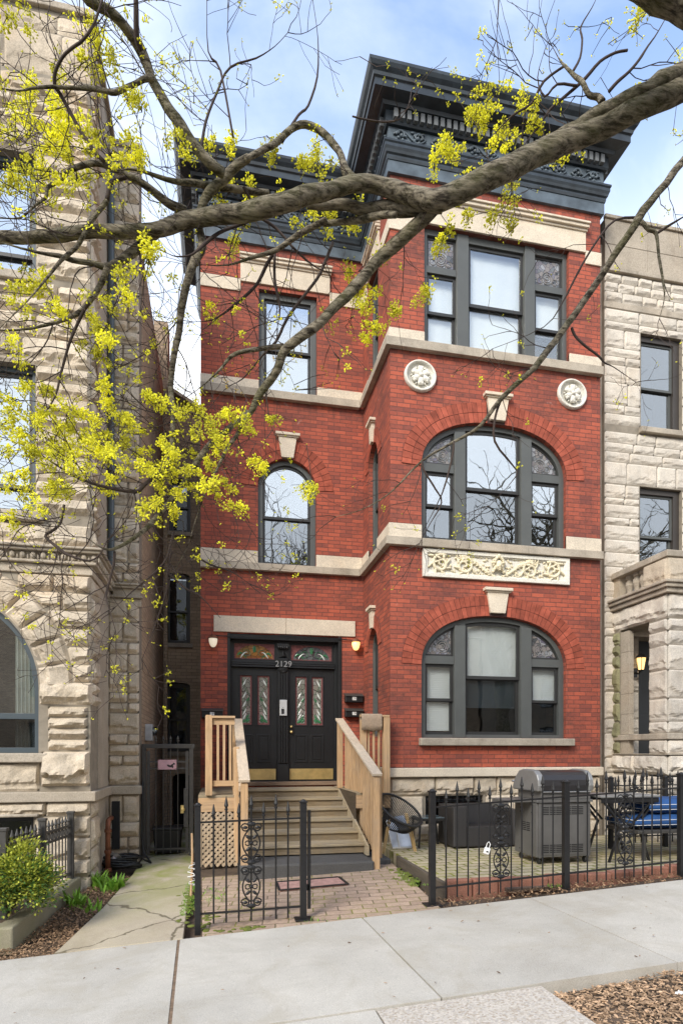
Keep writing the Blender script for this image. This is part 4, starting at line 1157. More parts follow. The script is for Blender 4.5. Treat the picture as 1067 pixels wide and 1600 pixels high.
# mailboxes and lanterns
def mailbox(x0, x1, z0, z1, y, txt, label):
    t = thing('mailbox', ((x0+x1)/2, y, z0), label, 'mailbox', 'wall mailboxes by the front doors')
    mb = MB(); mb.box(x0, x1, y-.12, y, z0, z1-.02); mb.build('box', M['black'], t, bevel=.01)
    mb = MB(); mb.add([(x0-.006,y-.14,z1-.03),(x1+.006,y-.14,z1-.03),(x1+.006,y+.0,z1+.012),(x0-.006,y+.0,z1+.012),(x0-.006,y-.14,z1-.05),(x1+.006,y-.14,z1-.05),(x1+.006,y+.0,z1-.015),(x0-.006,y+.0,z1-.015)],
        [(0,1,2,3),(7,6,5,4),(0,4,5,1),(1,5,6,2),(2,6,7,3),(3,7,4,0)]); mb.build('lid', M['iron_grey'], t, bevel=.004)
    cx = (x0+x1)/2; zc = (z0+z1)/2 - .012
    mb = MB()
    for dx in (-.019, .019): mb.box(cx+dx-.017, cx+dx+.017, y-.1235, y-.12, zc-.028, zc+.028)
    pl = mb.build('number_plate', M['white'], t)
    for dx, ch in zip((-.019, .019), txt): text(ch, .052, (cx+dx, y-.1245, zc), M['black'], t, .0008, 'letter')
mailbox(-.275, .085, 2.13, 2.29, YR, '1F', 'black wall mailbox numbered 1F left of the double doors')
mailbox(2.225, 2.55, 2.435, 2.59, YR, '2B', 'black wall mailbox numbered 2B, the upper of the two right of the doors')
mailbox(2.225, 2.55, 2.17, 2.325, YR, '1B', 'black wall mailbox numbered 1B, the lower of the two right of the doors')
def lantern(x, z, mat, label):
    t = thing('wall_lantern', (x, YR, z-.12), label, 'lantern', 'lanterns beside the front doors')
    mb = MB(); mb.box(x-.03, x+.03, YR-.02, YR, z, z+.10); mb.tube([(x,YR-.01,z+.08),(x,YR-.05,z+.10),(x,YR-.09,z+.085)], .012, 8); mb.build('bracket', M['copper'], t)
    mb = MB(); mb.lathe([(.0,.10),(.03,.095),(.055,.075),(.088,.05),(.09,.035),(.0,.03)], (x, YR-.10, z), 18); mb.build('cap', M['copper'], t, smooth=True)
    mb = MB(); mb.lathe([(0,.034),(.072,.034),(.072,-.01),(.060,-.06),(.042,-.095),(.015,-.115),(0,-.118)], (x, YR-.10, z), 18); mb.build('lamp_shade', mat, t, smooth=True)
    mb = MB(); mb.lathe([(0,-.112),(.014,-.112),(.018,-.124),(.006,-.14),(0,-.142)], (x, YR-.10, z), 12); mb.build('finial', M['copper'], t)
lantern(-.08, 3.45, M['lit_pale'], 'jelly jar wall lantern with a pale glow on the left of the doors')
lantern(2.42, 3.48, M['lit_amber'], 'jelly jar wall lantern glowing amber on the right of the doors')

# ---------------------------------------------------------------- iron fences
def finial(mb, x, y, z, s=1.0):
    mb.lathe([(.008,-.02),(.016,-.015),(.016,.0),(.009,.004),(.020,.03*s),(.016,.05*s),(.004,.115*s),(0,.12*s)], (x, y, z), 8)
def iron_scrolls(mb, x, y, z0, z1, w=.15):
    """two stacked heart shaped scroll units between the rails"""
    H = (z1-z0)/2
    for u in range(2):
        za = z0 + H*u; zb = za + H
        for sg in (-1, 1):
            # lyre: bulge in the middle, curling out at both ends
            pts = []
            for i in range(25):
                t = i/24
                zz = za + H*(.16 + .68*t); xx = w*.78*math.sin(math.pi*t)**.8 + .015
                pts.append((x+sg*xx*.62, y, zz))
            mb.tube(pts, .0075, 6)
            for zc, rr in ((za+H*.14, .040), (zb-H*.14, .040)):
                mb.tube([(x+sg*(.058 + rr*(1-.02*k)*math.cos(k*.5)), y, zc + rr*(1-.02*k)*math.sin(k*.5)) for k in range(14)], .007, 6)
                mb.ell((x+sg*.058, y, zc), (.026, .012, .016), 7, 5)
            for dz, rt in ((.36, .7), (.64, -.7)):
                mb.ell((x+sg*.032, y, za+H*dz), (.030, .010, .016), 7, 5, Matrix.Rotation(sg*rt, 3, 'Y'))
            mb.tube([(x+sg*(.034+.024*math.cos(k*.6)), y, za+H*.5+.022*math.sin(k*.6)) for k in range(11)], .0065, 6)
        mb.ell((x, y, za+H*.5), (.020,.016,.014), 8, 5)
        for zc in (za+H*.06, zb-H*.06): mb.ell((x, y, zc), (.046,.018,.022), 8, 6)
def fence_panel(parent, x0, x1, n, orn, y, zr0, zr1, slope, top_long=.26, short=.19, down=.10, skip=()):
    """rails follow the slope; n pickets between the posts; orn: indices that carry scrolls"""
    zt = lambda x: zr1 + slope*(x-x0); zb = lambda x: zr0 + slope*(x-x0)
    mb = MB()
    mb.beam((x0, y, zt(x0)), (x1, y, zt(x1)), .028, .016); mb.build('rail', M['iron'], parent)
    mb = MB(); mb.beam((x0, y, zb(x0)), (x1, y, zb(x1)), .028, .016); mb.build('rail', M['iron'], parent)
    for k in range(n):
        x = x0 + (x1-x0)*(k+1)/(n+1)
        h = top_long if k % 2 == 1 else short
        mb = MB(); mb.tube([(x, y, zb(x)-down), (x, y, zt(x)+h-.12)], .0085, 6); finial(mb, x, y, zt(x)+h-.12)
        mb.build('picket', M['iron'], parent)
        if k in orn:
            mb = MB(); iron_scrolls(mb, x, y-.012, zb(x)+.02, zt(x)-.01); mb.build('scroll_ornament', M['iron'], parent)
def fpost(parent, x, y, z0, z1, w=.062, base=True):
    mb = MB(); mb.box(x-w/2, x+w/2, y-w/2, y+w/2, z0, z1-.035); mb.box(x-w/2-.008, x+w/2+.008, y-w/2-.008, y+w/2+.008, z1-.035, z1-.02)
    mb.lathe([(w*.5,-.02),(w*.35,-.008),(0,0)], (x, y, z1), 8)
    if base: mb.box(x-.085, x+.085, y-.075, y+.075, z0, z0+.014)
    mb.build('post', M['iron'], parent, bevel=.004)
FY = 5.80
f1 = thing('iron_fence', (.3, FY, -.1), 'short black iron fence panel with spear tops and scrolls before the wooden stairs', 'fence')
fpost(f1, -.185, FY, -.17, 1.075, .056, False); fpost(f1, .812, FY, gz(.812, FY)-.005, 1.09)
mb = MB(); mb.box(.855, .885, FY-.01, FY+.02, .02, .98); mb.box(.84,.87, FY-.01, FY+.012, .2, .26); mb.build('hinge_bar', M['iron'], f1)
fence_panel(f1, -.157, .781, 7, (3,), FY, .025, .885, .022, .24, .17, .10)
f2 = thing('iron_fence', (3.6, FY, .1), 'long black iron fence with spear tops and scrolls along the raised patio', 'fence')
px = [2.13, 3.63, 5.05, 6.5, 7.95]; ptop = [1.175, 1.255, 1.325, 1.40, 1.47]
for x, z in zip(px, ptop): fpost(f2, x, FY, gz(x, FY)-.01, z, .062, x < 2.5)
for i in range(4):
    x0, x1 = px[i]+.03, px[i+1]-.03; zb0 = .165 + .058*(x0-2.16); zt0 = .985 + .056*(x0-2.16)
    fence_panel(f2, x0, x1, 11, (5,), FY, zb0, zt0, .058, .25, .175, .12)
# lock box hanging on the fence
mb = MB(); x, y, z = 2.735, FY-.035, .49
mb.M = Matrix.Translation((x, y, z+.12)) @ Matrix.Rotation(R(18), 4, 'Y') @ Matrix.Translation((-x, -y, -z-.12)); LM = mb.M
mb.box(x-.030, x+.030, y-.018, y+.012, z, z+.07); lb = mb.build('lockbox', M['white'], bevel=.008)
tag(lb, 'small white key lock box hanging on a picket of the patio fence', 'lock box')
mb = MB(LM); mb.tube([(x-.018, y, z+.07), (x-.018, y, z+.11), (x, y+.01, z+.13), (x+.018, y, z+.11), (x+.018, y, z+.07)], .004, 6); mb.build('shackle', M['white'], lb)
mb = MB(LM); mb.box(x-.012, x+.012, y-.021, y-.017, z+.02, z+.035); mb.build('dial', M['rubber'], lb)
# fence between the patio and the right house
f3 = thing('iron_fence', (6.6, 7.72, .15), 'black iron fence behind the blue cushions in front of the right stone porch', 'fence')
for x in (5.55, 6.45, 7.35): fpost(f3, x, 7.72, .1, 1.20, .06, False)
for i in range(2): fence_panel(f3, (5.58, 6.48)[i], (6.42, 7.32)[i], 8, (3,), 7.72, .32, 1.06, 0, .22, .15, .10)

# ---------------------------------------------------------------- gas grill
g = thing('gas_grill', (4.2, 6.75, PZ), 'large grey gas barbecue grill seen from the back with its black lid closed', 'grill')
GX0, GX1, GY0, GY1 = 3.84, 4.585, 6.77, 7.33
mb = MB(); mb.box(GX0, GX1, GY0, GY1, PZ+.09, .92); gb = mb.build('cabinet', M['grill'], g, bevel=.012)
mb = MB()
for px0 in (GX0+.07, GX0+.37):
    mb.box(px0, px0+.285, GY0-.008, GY0, .27, .88)
for x0 in (GX0+.035, GX1-.06): mb.box(x0-.012 if x0 < 4 else x0+.0, x0+.022, GY0-.014, GY0, PZ+.085, .93)
mb.build('back_panel', M['grill'], gb, bevel=.003)
mb = MB()
for zz in (.80, .33):
    for k in range(5):
        for c0 in (GX0+.085, GX0+.175, GX0+.26, GX0+.385, GX0+.47, GX0+.555):
            mb.box(c0, c0+.075, GY0-.012, GY0-.0085, zz+k*.022-.03, zz+k*.022-.020)
for k in range(5):
    for c0 in (GY0+.16, GY0+.26): mb.box(GX0-.004, GX0+.001, c0, c0+.085, .55+k*.024, .562+k*.024)
for yy, zz in ((GY0+.4, .78), (GY0+.4, .83), (GY0+.12, .79), (GY0+.42, .30)): mb.ell((GX0-.002, yy, zz), (.004,.009,.009), 8, 6)
mb.build('vent_slots', M['dark'], gb)
mb = MB(); mb.box(GX0-.01, GX1+.01, GY0-.03, GY1+.02, .922, .955); mb.box(GX0+.05, GX1-.02, GY0-.02, GY1, .957, 1.08)
for k in range(9): mb.box(GX0+.1+.07*k, GX0+.125+.07*k, GY0-.024, GY0-.018, .965, .98)
mb.build('firebox', M['grill'], g, bevel=.008)
def hoodprof(o=0.0):
    return [(GY0-.03-o, 1.06), (GY0-.045-o, 1.13), (GY0-.035-o, 1.20), (GY0-.005-o*.8, 1.26+o*.5), (GY0+.05-o*.5, 1.295+o), (GY0+.12, 1.31+o), (GY0+.33, 1.315+o), (GY0+.42+o*.5, 1.295+o), (GY0+.50+o, 1.23+o*.5), (GY1+.02+o, 1.12), (GY1+.02+o, 1.06)]
mb = MB(); mb.plate(hoodprof(), [], GX0+.075, GX1-.06, 'yz'); hood = mb.build('hood', M['grill_hood'], g, smooth=False, bevel=.01)
mb = MB(); mb.plate(hoodprof(.014), [], GX0-.01, GX0+.074, 'yz'); mb.build('hood_end', M['grill_end'], g, bevel=.014)
mb = MB(); mb.plate(hoodprof(.014), [], GX1-.059, GX1+.005, 'yz'); mb.build('hood_end', M['grill_end'], g, bevel=.014)
mb = MB(); mb.tube([(GX0+.0, GY1+.07, 1.16), (GX1-.0, GY1+.07, 1.16)], .014, 8); mb.build('handle', M['steel'], g)
mb = MB(); mb.box(GX0+.05, GX1-.03, GY0-.055, GY0-.03, 1.045, 1.06); mb.build('lid_trim', M['steel'], g, bevel=.003)
for x0, x1 in ((GX0-.35, GX0-.015), ):
    mb = MB(); mb.box(x0, x1, GY0+.08, GY1-.05, .92, .95); mb.box(x0, x0+.02, GY0+.08, GY1-.05, .84, .92); mb.build('side_shelf', M['grill'], g, bevel=.006)
for x in (GX0+.06, GX1-.05):
    for y in (GY0+.06, GY1-.06):
        mb = MB(); mb.box(x-.012, x+.012, y-.012, y+.012, PZ+.06, PZ+.09); mb.lathe([(.0,-.013),(.035,-.013),(.042,-.006),(.042,.006),(.035,.013),(0,.013)], (x, y, PZ+.042), 14, 'x'); mb.build('caster', M['rubber'], g)

# ---------------------------------------------------------------- patio furniture
c = thing('cord_chair', (2.55, 8.15, PZ), 'round black cord chair on bamboo coloured legs beside the stair newel', 'chair')
rc = Vector((2.50, 8.08, .735)); nrm = Vector((.36, -.46, .80)).normalized(); ua = Vector((1, 0, .0)); ua = (ua - nrm*ua.dot(nrm)).normalized(); va = nrm.cross(ua)
ra, rb = .335, .36
ringp = [rc + ua*(ra*math.cos(2*math.pi*k/40)) + va*(rb*math.sin(2*math.pi*k/40)) for k in range(40)]
mb = MB(); mb.tube(ringp, .017, 8, closed=True); mb.build('rim', M['rubber'], c, smooth=True)
low = rc - nrm*.28; lowp = [low + ua*(.13*math.cos(2*math.pi*k/40)) + va*(.13*math.sin(2*math.pi*k/40)) for k in range(40)]
mb = MB(); mb.tube(lowp, .012, 8, closed=True)
for k in range(40):
    for f_ in (0, .5):
        a = 2*math.pi*(k+f_)/40; p0 = rc + ua*(ra*math.cos(a)) + va*(rb*math.sin(a)); p2 = low + ua*(.13*math.cos(a)) + va*(.13*math.sin(a))
        pm = p0.lerp(p2, .5) - nrm*.055 + (p0-rc)*.10
        mb.tube([p0, p0.lerp(pm, .55) - nrm*.015, pm, p2], .0062, 4)
mb.build('cord_seat', M['rubber'], c)
for a, dx, dy in ((.6, .10, -.06), (2.5, -.09, -.05), (3.9, -.07, .06), (5.5, .09, .06)):
    p0 = rc + ua*(ra*.72*math.cos(a)) + va*(rb*.72*math.sin(a)) - nrm*.10
    for off in (-.012, .012):
        mb = MB(); mb.tube([p0 + Vector((off, 0, 0)), Vector((p0.x+dx+off, p0.y+dy, PZ))], .009, 7); mb.build('leg', M['goldleg'], c)
mb = MB(); mb.add([(2.47,8.36,PZ),(2.84,8.40,PZ),(2.72,8.62,.60),(2.43,8.60,.56),(2.47,8.37,PZ),(2.84,8.41,PZ),(2.72,8.63,.60),(2.43,8.61,.56)], [(0,1,2,3),(7,6,5,4),(0,4,5,1),(1,5,6,2),(2,6,7,3),(3,7,4,0)])
sp = mb.build('leaning_panel', plain('silver_panel', (.62,.63,.64), .3, .5, .2, 6, .1), bevel=.003); tag(sp, 'pale silver panel leaning under the round cord chair', 'panel')
mb = MB(); mb.beam((2.47,8.352,PZ+.01), (2.84,8.392,PZ+.01), .02, .02); mb.beam((2.58,8.352,PZ), (2.56,8.59,.56), .014, .014); mb.build('panel_trim', M['white'], sp)
# small side table
t = thing('side_table', (3.05, 8.45, PZ), 'small black side table with grey glass top between cord chair and wicker armchair', 'table')
mb = MB(); mb.box(2.86, 3.24, 8.30, 8.66, .575, .592); mb.build('table_top', plain('grey_glass', (.10,.13,.14), .12), t, bevel=.004)
mb = MB()
for (xa, ya), (xb, yb) in (((2.86,8.30),(3.24,8.30)),((3.24,8.30),(3.24,8.66)),((3.24,8.66),(2.86,8.66)),((2.86,8.66),(2.86,8.30))): mb.beam((xa, ya, .558), (xb, yb, .558), .024, .03)
mb.build('table_frame', M['rubber'], t)
for x, y in ((2.875,8.315),(3.225,8.315),(3.225,8.645),(2.875,8.645)):
    mb = MB(); mb.beam((x, y, .56), (x + (.03 if x > 3 else -.03), y-.02, PZ), .024, .024, (0,1,0)); mb.build('leg', M['rubber'], t)
def wicker(x0, x1, y0, y1, label, hi=.76, seat=.47, arm=.22):
    t = thing('wicker_armchair', ((x0+x1)/2, y0, PZ), label, 'armchair', 'dark wicker armchairs')
    mb = MB(); mb.box(x0, x0+arm, y0, y1, PZ+.02, hi); mb.build('arm', M['wicker'], t, bevel=.025)
    mb = MB(); mb.box(x1-arm*.6, x1, y0, y1, PZ+.02, hi-.06); mb.build('arm', M['wicker'], t, bevel=.025)
    mb = MB(); mb.box(x0+arm+.003, x1-arm*.6-.003, y1-.16, y1, PZ+.02, hi); mb.build('backrest', M['wicker'], t, bevel=.025)
    mb = MB(); mb.box(x0+arm+.003, x1-arm*.6-.003, y0+.01, y1-.163, PZ+.02, seat); mb.build('seat', M['wicker'], t, bevel=.02)
wicker(3.30, 4.36, 8.12, 8.74, 'dark brown wicker armchair in front of the basement window behind the patio fence')
wicker(4.86, 5.42, 8.05, 8.70, 'dark wicker seat half hidden behind the grill and the folding table', .72, .46, .16)
# folding table
t = thing('folding_table', (5.12, 6.9, PZ), 'grey folding table with crossed legs beside the grill', 'table')
mb = MB(); mb.box(4.70, 5.56, 6.72, 7.30, .965, .995); mb.build('table_top', plain('grey_table_top', (.20,.20,.195), .4), t, bevel=.01)
mb = MB(); mb.box(4.72, 5.54, 6.74, 6.76, .90, .962); mb.build('apron', M['iron'], t, bevel=.003)
mb = MB(); mb.box(4.72, 5.54, 7.26, 7.28, .90, .962); mb.build('apron', M['iron'], t, bevel=.003)
for y in (6.77, 7.24):
    for sg in (-1, 1):
        mb = MB(); mb.beam((5.13-sg*.29, y+.012*sg, .90), (5.13-sg*.05, y+.012*sg, .64), .02, .028, (0,1,0)); mb.beam((5.13-sg*.29, y+.012*sg, .70 if False else .66), (5.13-sg*.27, y+.012*sg, .64), .02, .02, (0,1,0))
        mb.build('brace', M['iron'], t)
        mb = MB(); mb.beam((5.13+sg*.36, y+.014*sg, .90), (5.13+sg*.13, y+.014*sg, .62), .022, .03, (0,1,0)); mb.beam((5.13+sg*.13, y+.014*sg, .63), (5.13+sg*.30, y+.014*sg, PZ), .022, .03, (0,1,0)); mb.build('leg', M['iron'], t)
# blue cushions stacked on a low bench
t = thing('garden_bench', (6.0, 7.0, PZ), 'low dark metal bench at the right edge carrying two blue cushions', 'bench')
mb = MB(); mb.box(5.22, 6.95, 6.72, 7.38, .50, .545); mb.build('seat', M['iron_grey'], t, bevel=.006)
for x in (5.35, 6.8):
    for y in (6.78, 7.32):
        mb = MB(); mb.box(x-.02, x+.02, y-.02, y+.02, PZ, .50); mb.build('leg', M['iron_grey'], t)
def cushion(x0, x1, y0, y1, z0, z1, label):
    mb = MB(); nx, ny = 26, 10; vs = []
    for sgn in (1, -1):
        for j in range(ny+1):
            for i in range(nx+1):
                u = 2*i/nx-1; v = 2*j/ny-1
                e = (max(0, 1-abs(u)**6)*max(0, 1-abs(v)**4))**.35
                tuft = .012*math.cos(u*math.pi*3)**2
                vs.append((x0+(x1-x0)*i/nx, y0+(y1-y0)*j/ny, (z0+z1)/2 + sgn*((z1-z0)/2*(.22+.78*e) + (tuft*e if sgn > 0 else 0))))
    m = nx+1; o = m*(ny+1)
    fs = [(j*m+i, j*m+i+1, (j+1)*m+i+1, (j+1)*m+i) for j in range(ny) for i in range(nx)]
    fs += [tuple(o+k for k in reversed(f)) for f in fs]
    ring = list(range(m)) + [j*m+nx for j in range(1, ny+1)] + [ny*m+i for i in range(nx-1, -1, -1)] + [j*m for j in range(ny-1, 0, -1)]
    fs += [(ring[k], ring[(k+1) % len(ring)], o+ring[(k+1) % len(ring)], o+ring[k]) for k in range(len(ring))]
    mb.add(vs, fs); cu = mb.build('seat_cushion', M['blue'], smooth=True)
    tag(cu, label, 'cushion', 'blue cushions stacked on the bench')
    mb = MB()
    for sgn in (1, -1):
        z = (z0+z1)/2 + sgn*(z1-z0)*.17
        mb.tube([(x0+.015, y1, z), (x0-.004, y1-.04, z), (x0-.004, y0+.04, z), (x0+.03, y0-.004, z), (x1-.03, y0-.004, z), (x1+.004, y0+.04, z), (x1+.004, y1, z)], .0032, 6)
    mb.build('white_piping', M['white'], cu)
cushion(5.20, 6.90, 6.74, 7.36, .548, .735, 'navy blue cushion with white piping, lower of the two stacked on the bench')
cushion(5.42, 7.00, 6.76, 7.38, .74, .93, 'navy blue cushion with white piping, upper of the two stacked on the bench')
# ---------------------------------------------------------------- left stone house
lh = thing('stone_house', (-3.3, 7.9, 0), 'left neighbouring limestone house with rock-faced blocks and a big arched ground floor window', 'house')
LB, LP = 7.9, 9.1; LC = -3.32; LR = -1.54; LL = 2*LC-LR; RAD = 1.185
AO = [(LC-RAD, 1.535), (LC+RAD, 1.535)] + ellarc(LC, RAD, 2.32, RAD, 30)
A2 = rect(LC-1.15, LC+1.15, 4.45, 6.25); A3 = rect(LC-1.155, LC+1.155, 7.32, 8.81); AB = rect(LC-.9, LC+1.13, .22, .76)
mb = MB()
mb.plate(rect(LL, LR, -.4, 10.6), [AO, A2, A3, AB], LB, LB+.35)
mb.box(LR-.3, LR, LB+.35, LP+.3, -.4, 10.6); mb.box(LL, LL+.3, LB+.35, 20, -.4, 10.6)
mb.box(LR, -1.115, LP, LP+.3, -.4, 10.25); mb.box(LL+.3, LR-.3, LB+.36, 20, 10.5, 10.56)
mb.build('wall', M['mortar_stone'], lh)
mb = MB(); mb.box(-1.45, -1.11, LP+.3, 13.2, -.3, 9.1); mb.build('side_wall', M['brick_dark'], lh)
mb = MB()
def arch_x(z, rad): return LC + math.sqrt(max(0, rad*rad-(z-2.32)**2))
RO = 1.58
# base courses
for z0, z1 in ((-.25,.0),(.0,.22)): course(mb, LC-1.7, LR, z0, z1, LB, .06)
course(mb, LC+1.14, LR, .225, .485, LB, .06, [0,1]); course(mb, LC+1.14, LR, .49, .755, LB, .06, [0,.45,1]); course(mb, LC-1.7, LR, .76, .935, LB, .06)
# courses above the plinth: window jamb blocks, the swollen block and the short column
course(mb, LC-1.7, -2.12, 1.07, 1.415, LB, .05)
SEED[0] += 1; rockquad(mb, (-2.11,LB,1.12), (LR-.0,LB,1.12), (LR-.0,LB,1.56), (-2.11,LB,1.56), (0,-1,0), .17, SEED[0], .035, .01, .55)
for k in range(4): course(mb, -2.03, LR-.03, 1.57+.135*k, 1.70+.135*k, LB, .065, [0,1])
for i, (z0, z1) in enumerate(((2.125,2.40),(2.405,2.62),(2.625,2.84),(2.845,3.06),(3.065,3.28),(3.285,3.50),(3.505,3.715))):
    SEED[0] += 1
    xa, xb = arch_x(z0, RO)+.008, arch_x(z1, RO)+.008
    if z1 > 3.5: xa, xb = LC+.95, LC+.95
    if i == 0: xa = xb = LC+RAD+.01
    if i == 0: rockquad(mb, (xa,LB,z0), (LR+.02,LB,z0), (LR+.02,LB,z1), (xb,LB,z1), (0,-1,0), .10, SEED[0]); continue
    m_ = (max(xa, xb)+LR)/2 + rnd.uniform(-.08, .08)
    if LR-max(xa, xb) > .5:
        rockquad(mb, (xa,LB,z0), (m_,LB,z0), (m_,LB,z1), (xb,LB,z1), (0,-1,0), .065, SEED[0]); SEED[0] += 1
        rockquad(mb, (m_,LB,z0), (LR+.01,LB,z0), (LR+.01,LB,z1), (m_,LB,z1), (0,-1,0), .075, SEED[0])
    else: rockquad(mb, (xa,LB,z0), (LR+.01,LB,z0), (LR+.01,LB,z1), (xb,LB,z1), (0,-1,0), .075, SEED[0])
# voussoirs
NV = 15
for k in range(NV):
    a0 = math.pi*k/NV; a1 = math.pi*(k+1)/NV
    if a0 < .12: pass
    p = lambda r, a: (LC+r*math.cos(a), LB, 2.32+r*math.sin(a))
    SEED[0] += 1
    rockquad(mb, p(RAD+.02, a1), p(RAD+.02, a0), p(RO, a0), p(RO, a1), (0,-1,0), .075, SEED[0])
course(mb, LC-1.7, LC+.94, 3.91-.19, 3.84-.0, LB, .03) if False else None
# upper storeys
course(mb, LC-1.7, LR, 4.035, 4.33, LB, .06, None, rnd, lens=(.5,.9))
z = 4.455
def hs(lo, hi, n):
    r = [rnd.choice((rnd.uniform(.55, .8), rnd.uniform(1.05, 1.5))) for _ in range(n)]; s_ = sum(r); o = [lo]
    for q in r: o.append(o[-1] + (hi-lo)*q/s_)
    return o
for a, b, n_, xl in ((4.455, 6.25, 8, LC+1.15), (6.255, 7.25, 4, LC-1.7), (7.32, 8.81, 6, LC+1.155), (8.815, 9.75, 4, LC-1.7), (9.80, 10.55, 2, LC-1.7)):
    zz = hs(a, b, n_)
    for z0, z1 in zip(zz, zz[1:]): course(mb, xl+.005, LR, z0, z1-.004, LB, .06 if z0 < 9.7 else .02, None, rnd, lens=(.4,.75))
# right return of the bay and the narrow pier
for zz in (hs(-.1, .93, 4), hs(2.13, 3.72, 7), hs(4.03, 10.4, 27)):
    for z0, z1 in zip(zz, zz[1:]): course(mb, LB+.01, LB+.42, z0, z1-.004, LR, .05, [0,1], axis='x', sgn=1)
for zz in (hs(-.2, .93, 4), hs(1.07, 3.74, 12), hs(3.97, 10.25, 27)):
    for z0, z1 in zip(zz, zz[1:]): course(mb, LR+.005, -1.112, z0, z1-.004, LP, .05, [0, rnd.choice((1.0, .62, .62, .45)), 1])
mb.build('rock_faced_blocks', M['rock'], lh, smooth=False)
mb = MB(); mb.box(LR-.0, LR+.012, LB+.43, LP, 1.07, 3.74); mb.box(LR, LR+.012, LB+.43, LP, -.2, .93); mb.box(LR, LR+.01, LB+.43, LP, 4.0, 10.4)
mb.build('smooth_return', M['ashlar'], lh)
def lband(z0, z1, o, mat, nm, bev=.01):
    mb = MB(); mb.box(LL, LR+o, LB-o, LB+.02, z0, z1); mb.box(LR-.02, LR+o, LB+.022, LP-o-.002, z0, z1); mb.box(LR-.02, -1.105+o*.4, LP-o, LP+.02, z0, z1)
    return mb.build(nm, mat, lh, bevel=bev)
lband(.94, 1.06, .07, M['ashlar'], 'base_course')
# the moulded ledge of the bay sits higher than that of the pier; its return steps down
mb = MB()
for z0, z1, o in ((3.72,3.83,.03),(3.835,3.87,.08),(3.965,4.0,.13),(4.0,4.03,.16)):
    mb.box(LL, LR+o, LB-o, LB+.02, z0, z1); mb.box(LR-.02, LR+o, LB+.022, LP-.05, z0, z1); mb.box(LR+.0, -1.10+o*.5, LP-o*.8, LP+.02, z0-.08, z1-.08)
mb.build('ledge', M['sillstone'], lh, bevel=.01)
mb = MB(); mb.box(LL, LR+.07, LB-.06, LB+.02, 3.872, 3.962); mb.box(LR-.02, LR+.07, LB+.022, LP-.07, 3.872, 3.962); mb.box(LR+.08, -1.09, LP-.06, LP+.02, 3.79, 3.882)
x = LL+.05
while x < LR+.06:
    mb.ell((x, LB-.075, 3.918), (.034,.03,.042), 8, 6); mb.ell((x+.055, LB-.068, 3.90), (.014,.018,.034), 6, 4); x += .115
y = LB+.06
while y < LP-.1: mb.ell((LR+.085, y, 3.918), (.03,.034,.042), 8, 6); y += .115
mb.build('leaf_moulding', M['sillstone'], lh, smooth=False)
mb = MB(); x = LL+.1
while x < LR: mb.ell((x, LB-.035, 3.775), (.022,.02,.022), 8, 6); x += .32
mb.build('boss', M['sillstone'], lh)
for x0, x1, z0, z1 in ((LC-1.3, LC+1.3, 1.42, 1.53), (LC-1.3, LC+1.25, 4.335, 4.445), (LC-1.3, LC+1.25, 7.21, 7.312), (LC-1.3, LC+1.2, .765, .80)):
    mb = MB(); mb.box(x0, x1, LB-.09, LB+.15, z0, z1); mb.build('window_sill', M['sillstone'], lh, bevel=.012)
mb = MB(); mb.box(LL-.02, LR+.05, LB-.05, LB+.35, 10.6, 10.68); mb.box(LR-.3, LR+.05, LB+.352, LP+.3, 10.6, 10.68); mb.box(LR+.052, -1.09, LP-.03, LP+.32, 10.25, 10.33); mb.build('coping', M['sillstone'], lh, bevel=.01)
M['glass_mid'] = glass('sky_reflecting_glass', .22, (.85,.9,.92))
M['blueframe'] = plain('slate_blue_frame', (.055,.075,.088), .45, 0, .12, 3, .05)
tf = arcfn(LC, RAD, 2.32, RAD, 2.0, .07)
w = window(lh, AO, [dict(x0=LC+.32, x1=LC+RAD-.07, z0=2.02, top=tf, kind='fixed', blind=None, glass='glass_mid'), dict(x0=LC-.24, x1=LC+.26, z0=2.02, top=tf, kind='fixed'), dict(x0=LC-RAD+.07, x1=LC-.3, z0=2.02, top=tf, kind='fixed'),
    dict(x0=LC+.32, x1=LC+RAD-.07, z0=1.60, top=const(1.95), kind='fixed', glass='glass_lo'), dict(x0=LC-RAD+.07, x1=LC+.26, z0=1.60, top=const(1.95), kind='fixed', glass='glass_lo')], LB, recess=.10, fmat='blueframe', glassm='glass')
mb = MB(); vs = []
for i in range(41):
    xx = LC+.85 + .33*i/40; vs += [(xx, LB+.25+.022*math.sin(i*1.15), 1.55), (xx, LB+.25+.022*math.sin(i*1.15+.3), 3.3)]
mb.add(vs, [(2*i,2*i+2,2*i+3,2*i+1) for i in range(40)]); mb.build('curtain', M['curtain'], w, smooth=True)
for A_, z0, z1, mt in ((A2, 4.45, 6.25, 4.80), (A3, 7.32, 8.81, 7.64)):
    window(lh, A_, [dict(x0=LC+.03, x1=LC+1.09, z0=z0+.05, top=const(z1-.06), kind='hung', meet=mt, blind=('shade', z0, z1)), dict(x0=LC-1.09, x1=LC-.03, z0=z0+.05, top=const(z1-.06), kind='hung', meet=mt, blind=('shade', z0, z1))], LB, recess=.10, fmat='blueframe', glassm='glass_hi')
window(lh, AB, [dict(x0=LC-.85, x1=LC+1.07, z0=.27, top=const(.70), kind='fixed')], LB, recess=.12, fmat='black', glassm='glass_lo')
mb = MB(); mb.box(LR+.10, LR+.20, LP-.32, LP-.24, .2, .86); mb.build('vent_shutter', M['dark'], lh)
t = thing('downspout', (-1.50, 8.9, 4.0), 'dark blue downspout in the corner between the stone bay and the narrow pier', 'downspout')
mb = MB(); mb.tube([(-1.475, 8.97, 4.05), (-1.475, 8.97, 9.9)], .045, 10); mb.build('pipe', M['blueframe'], t)
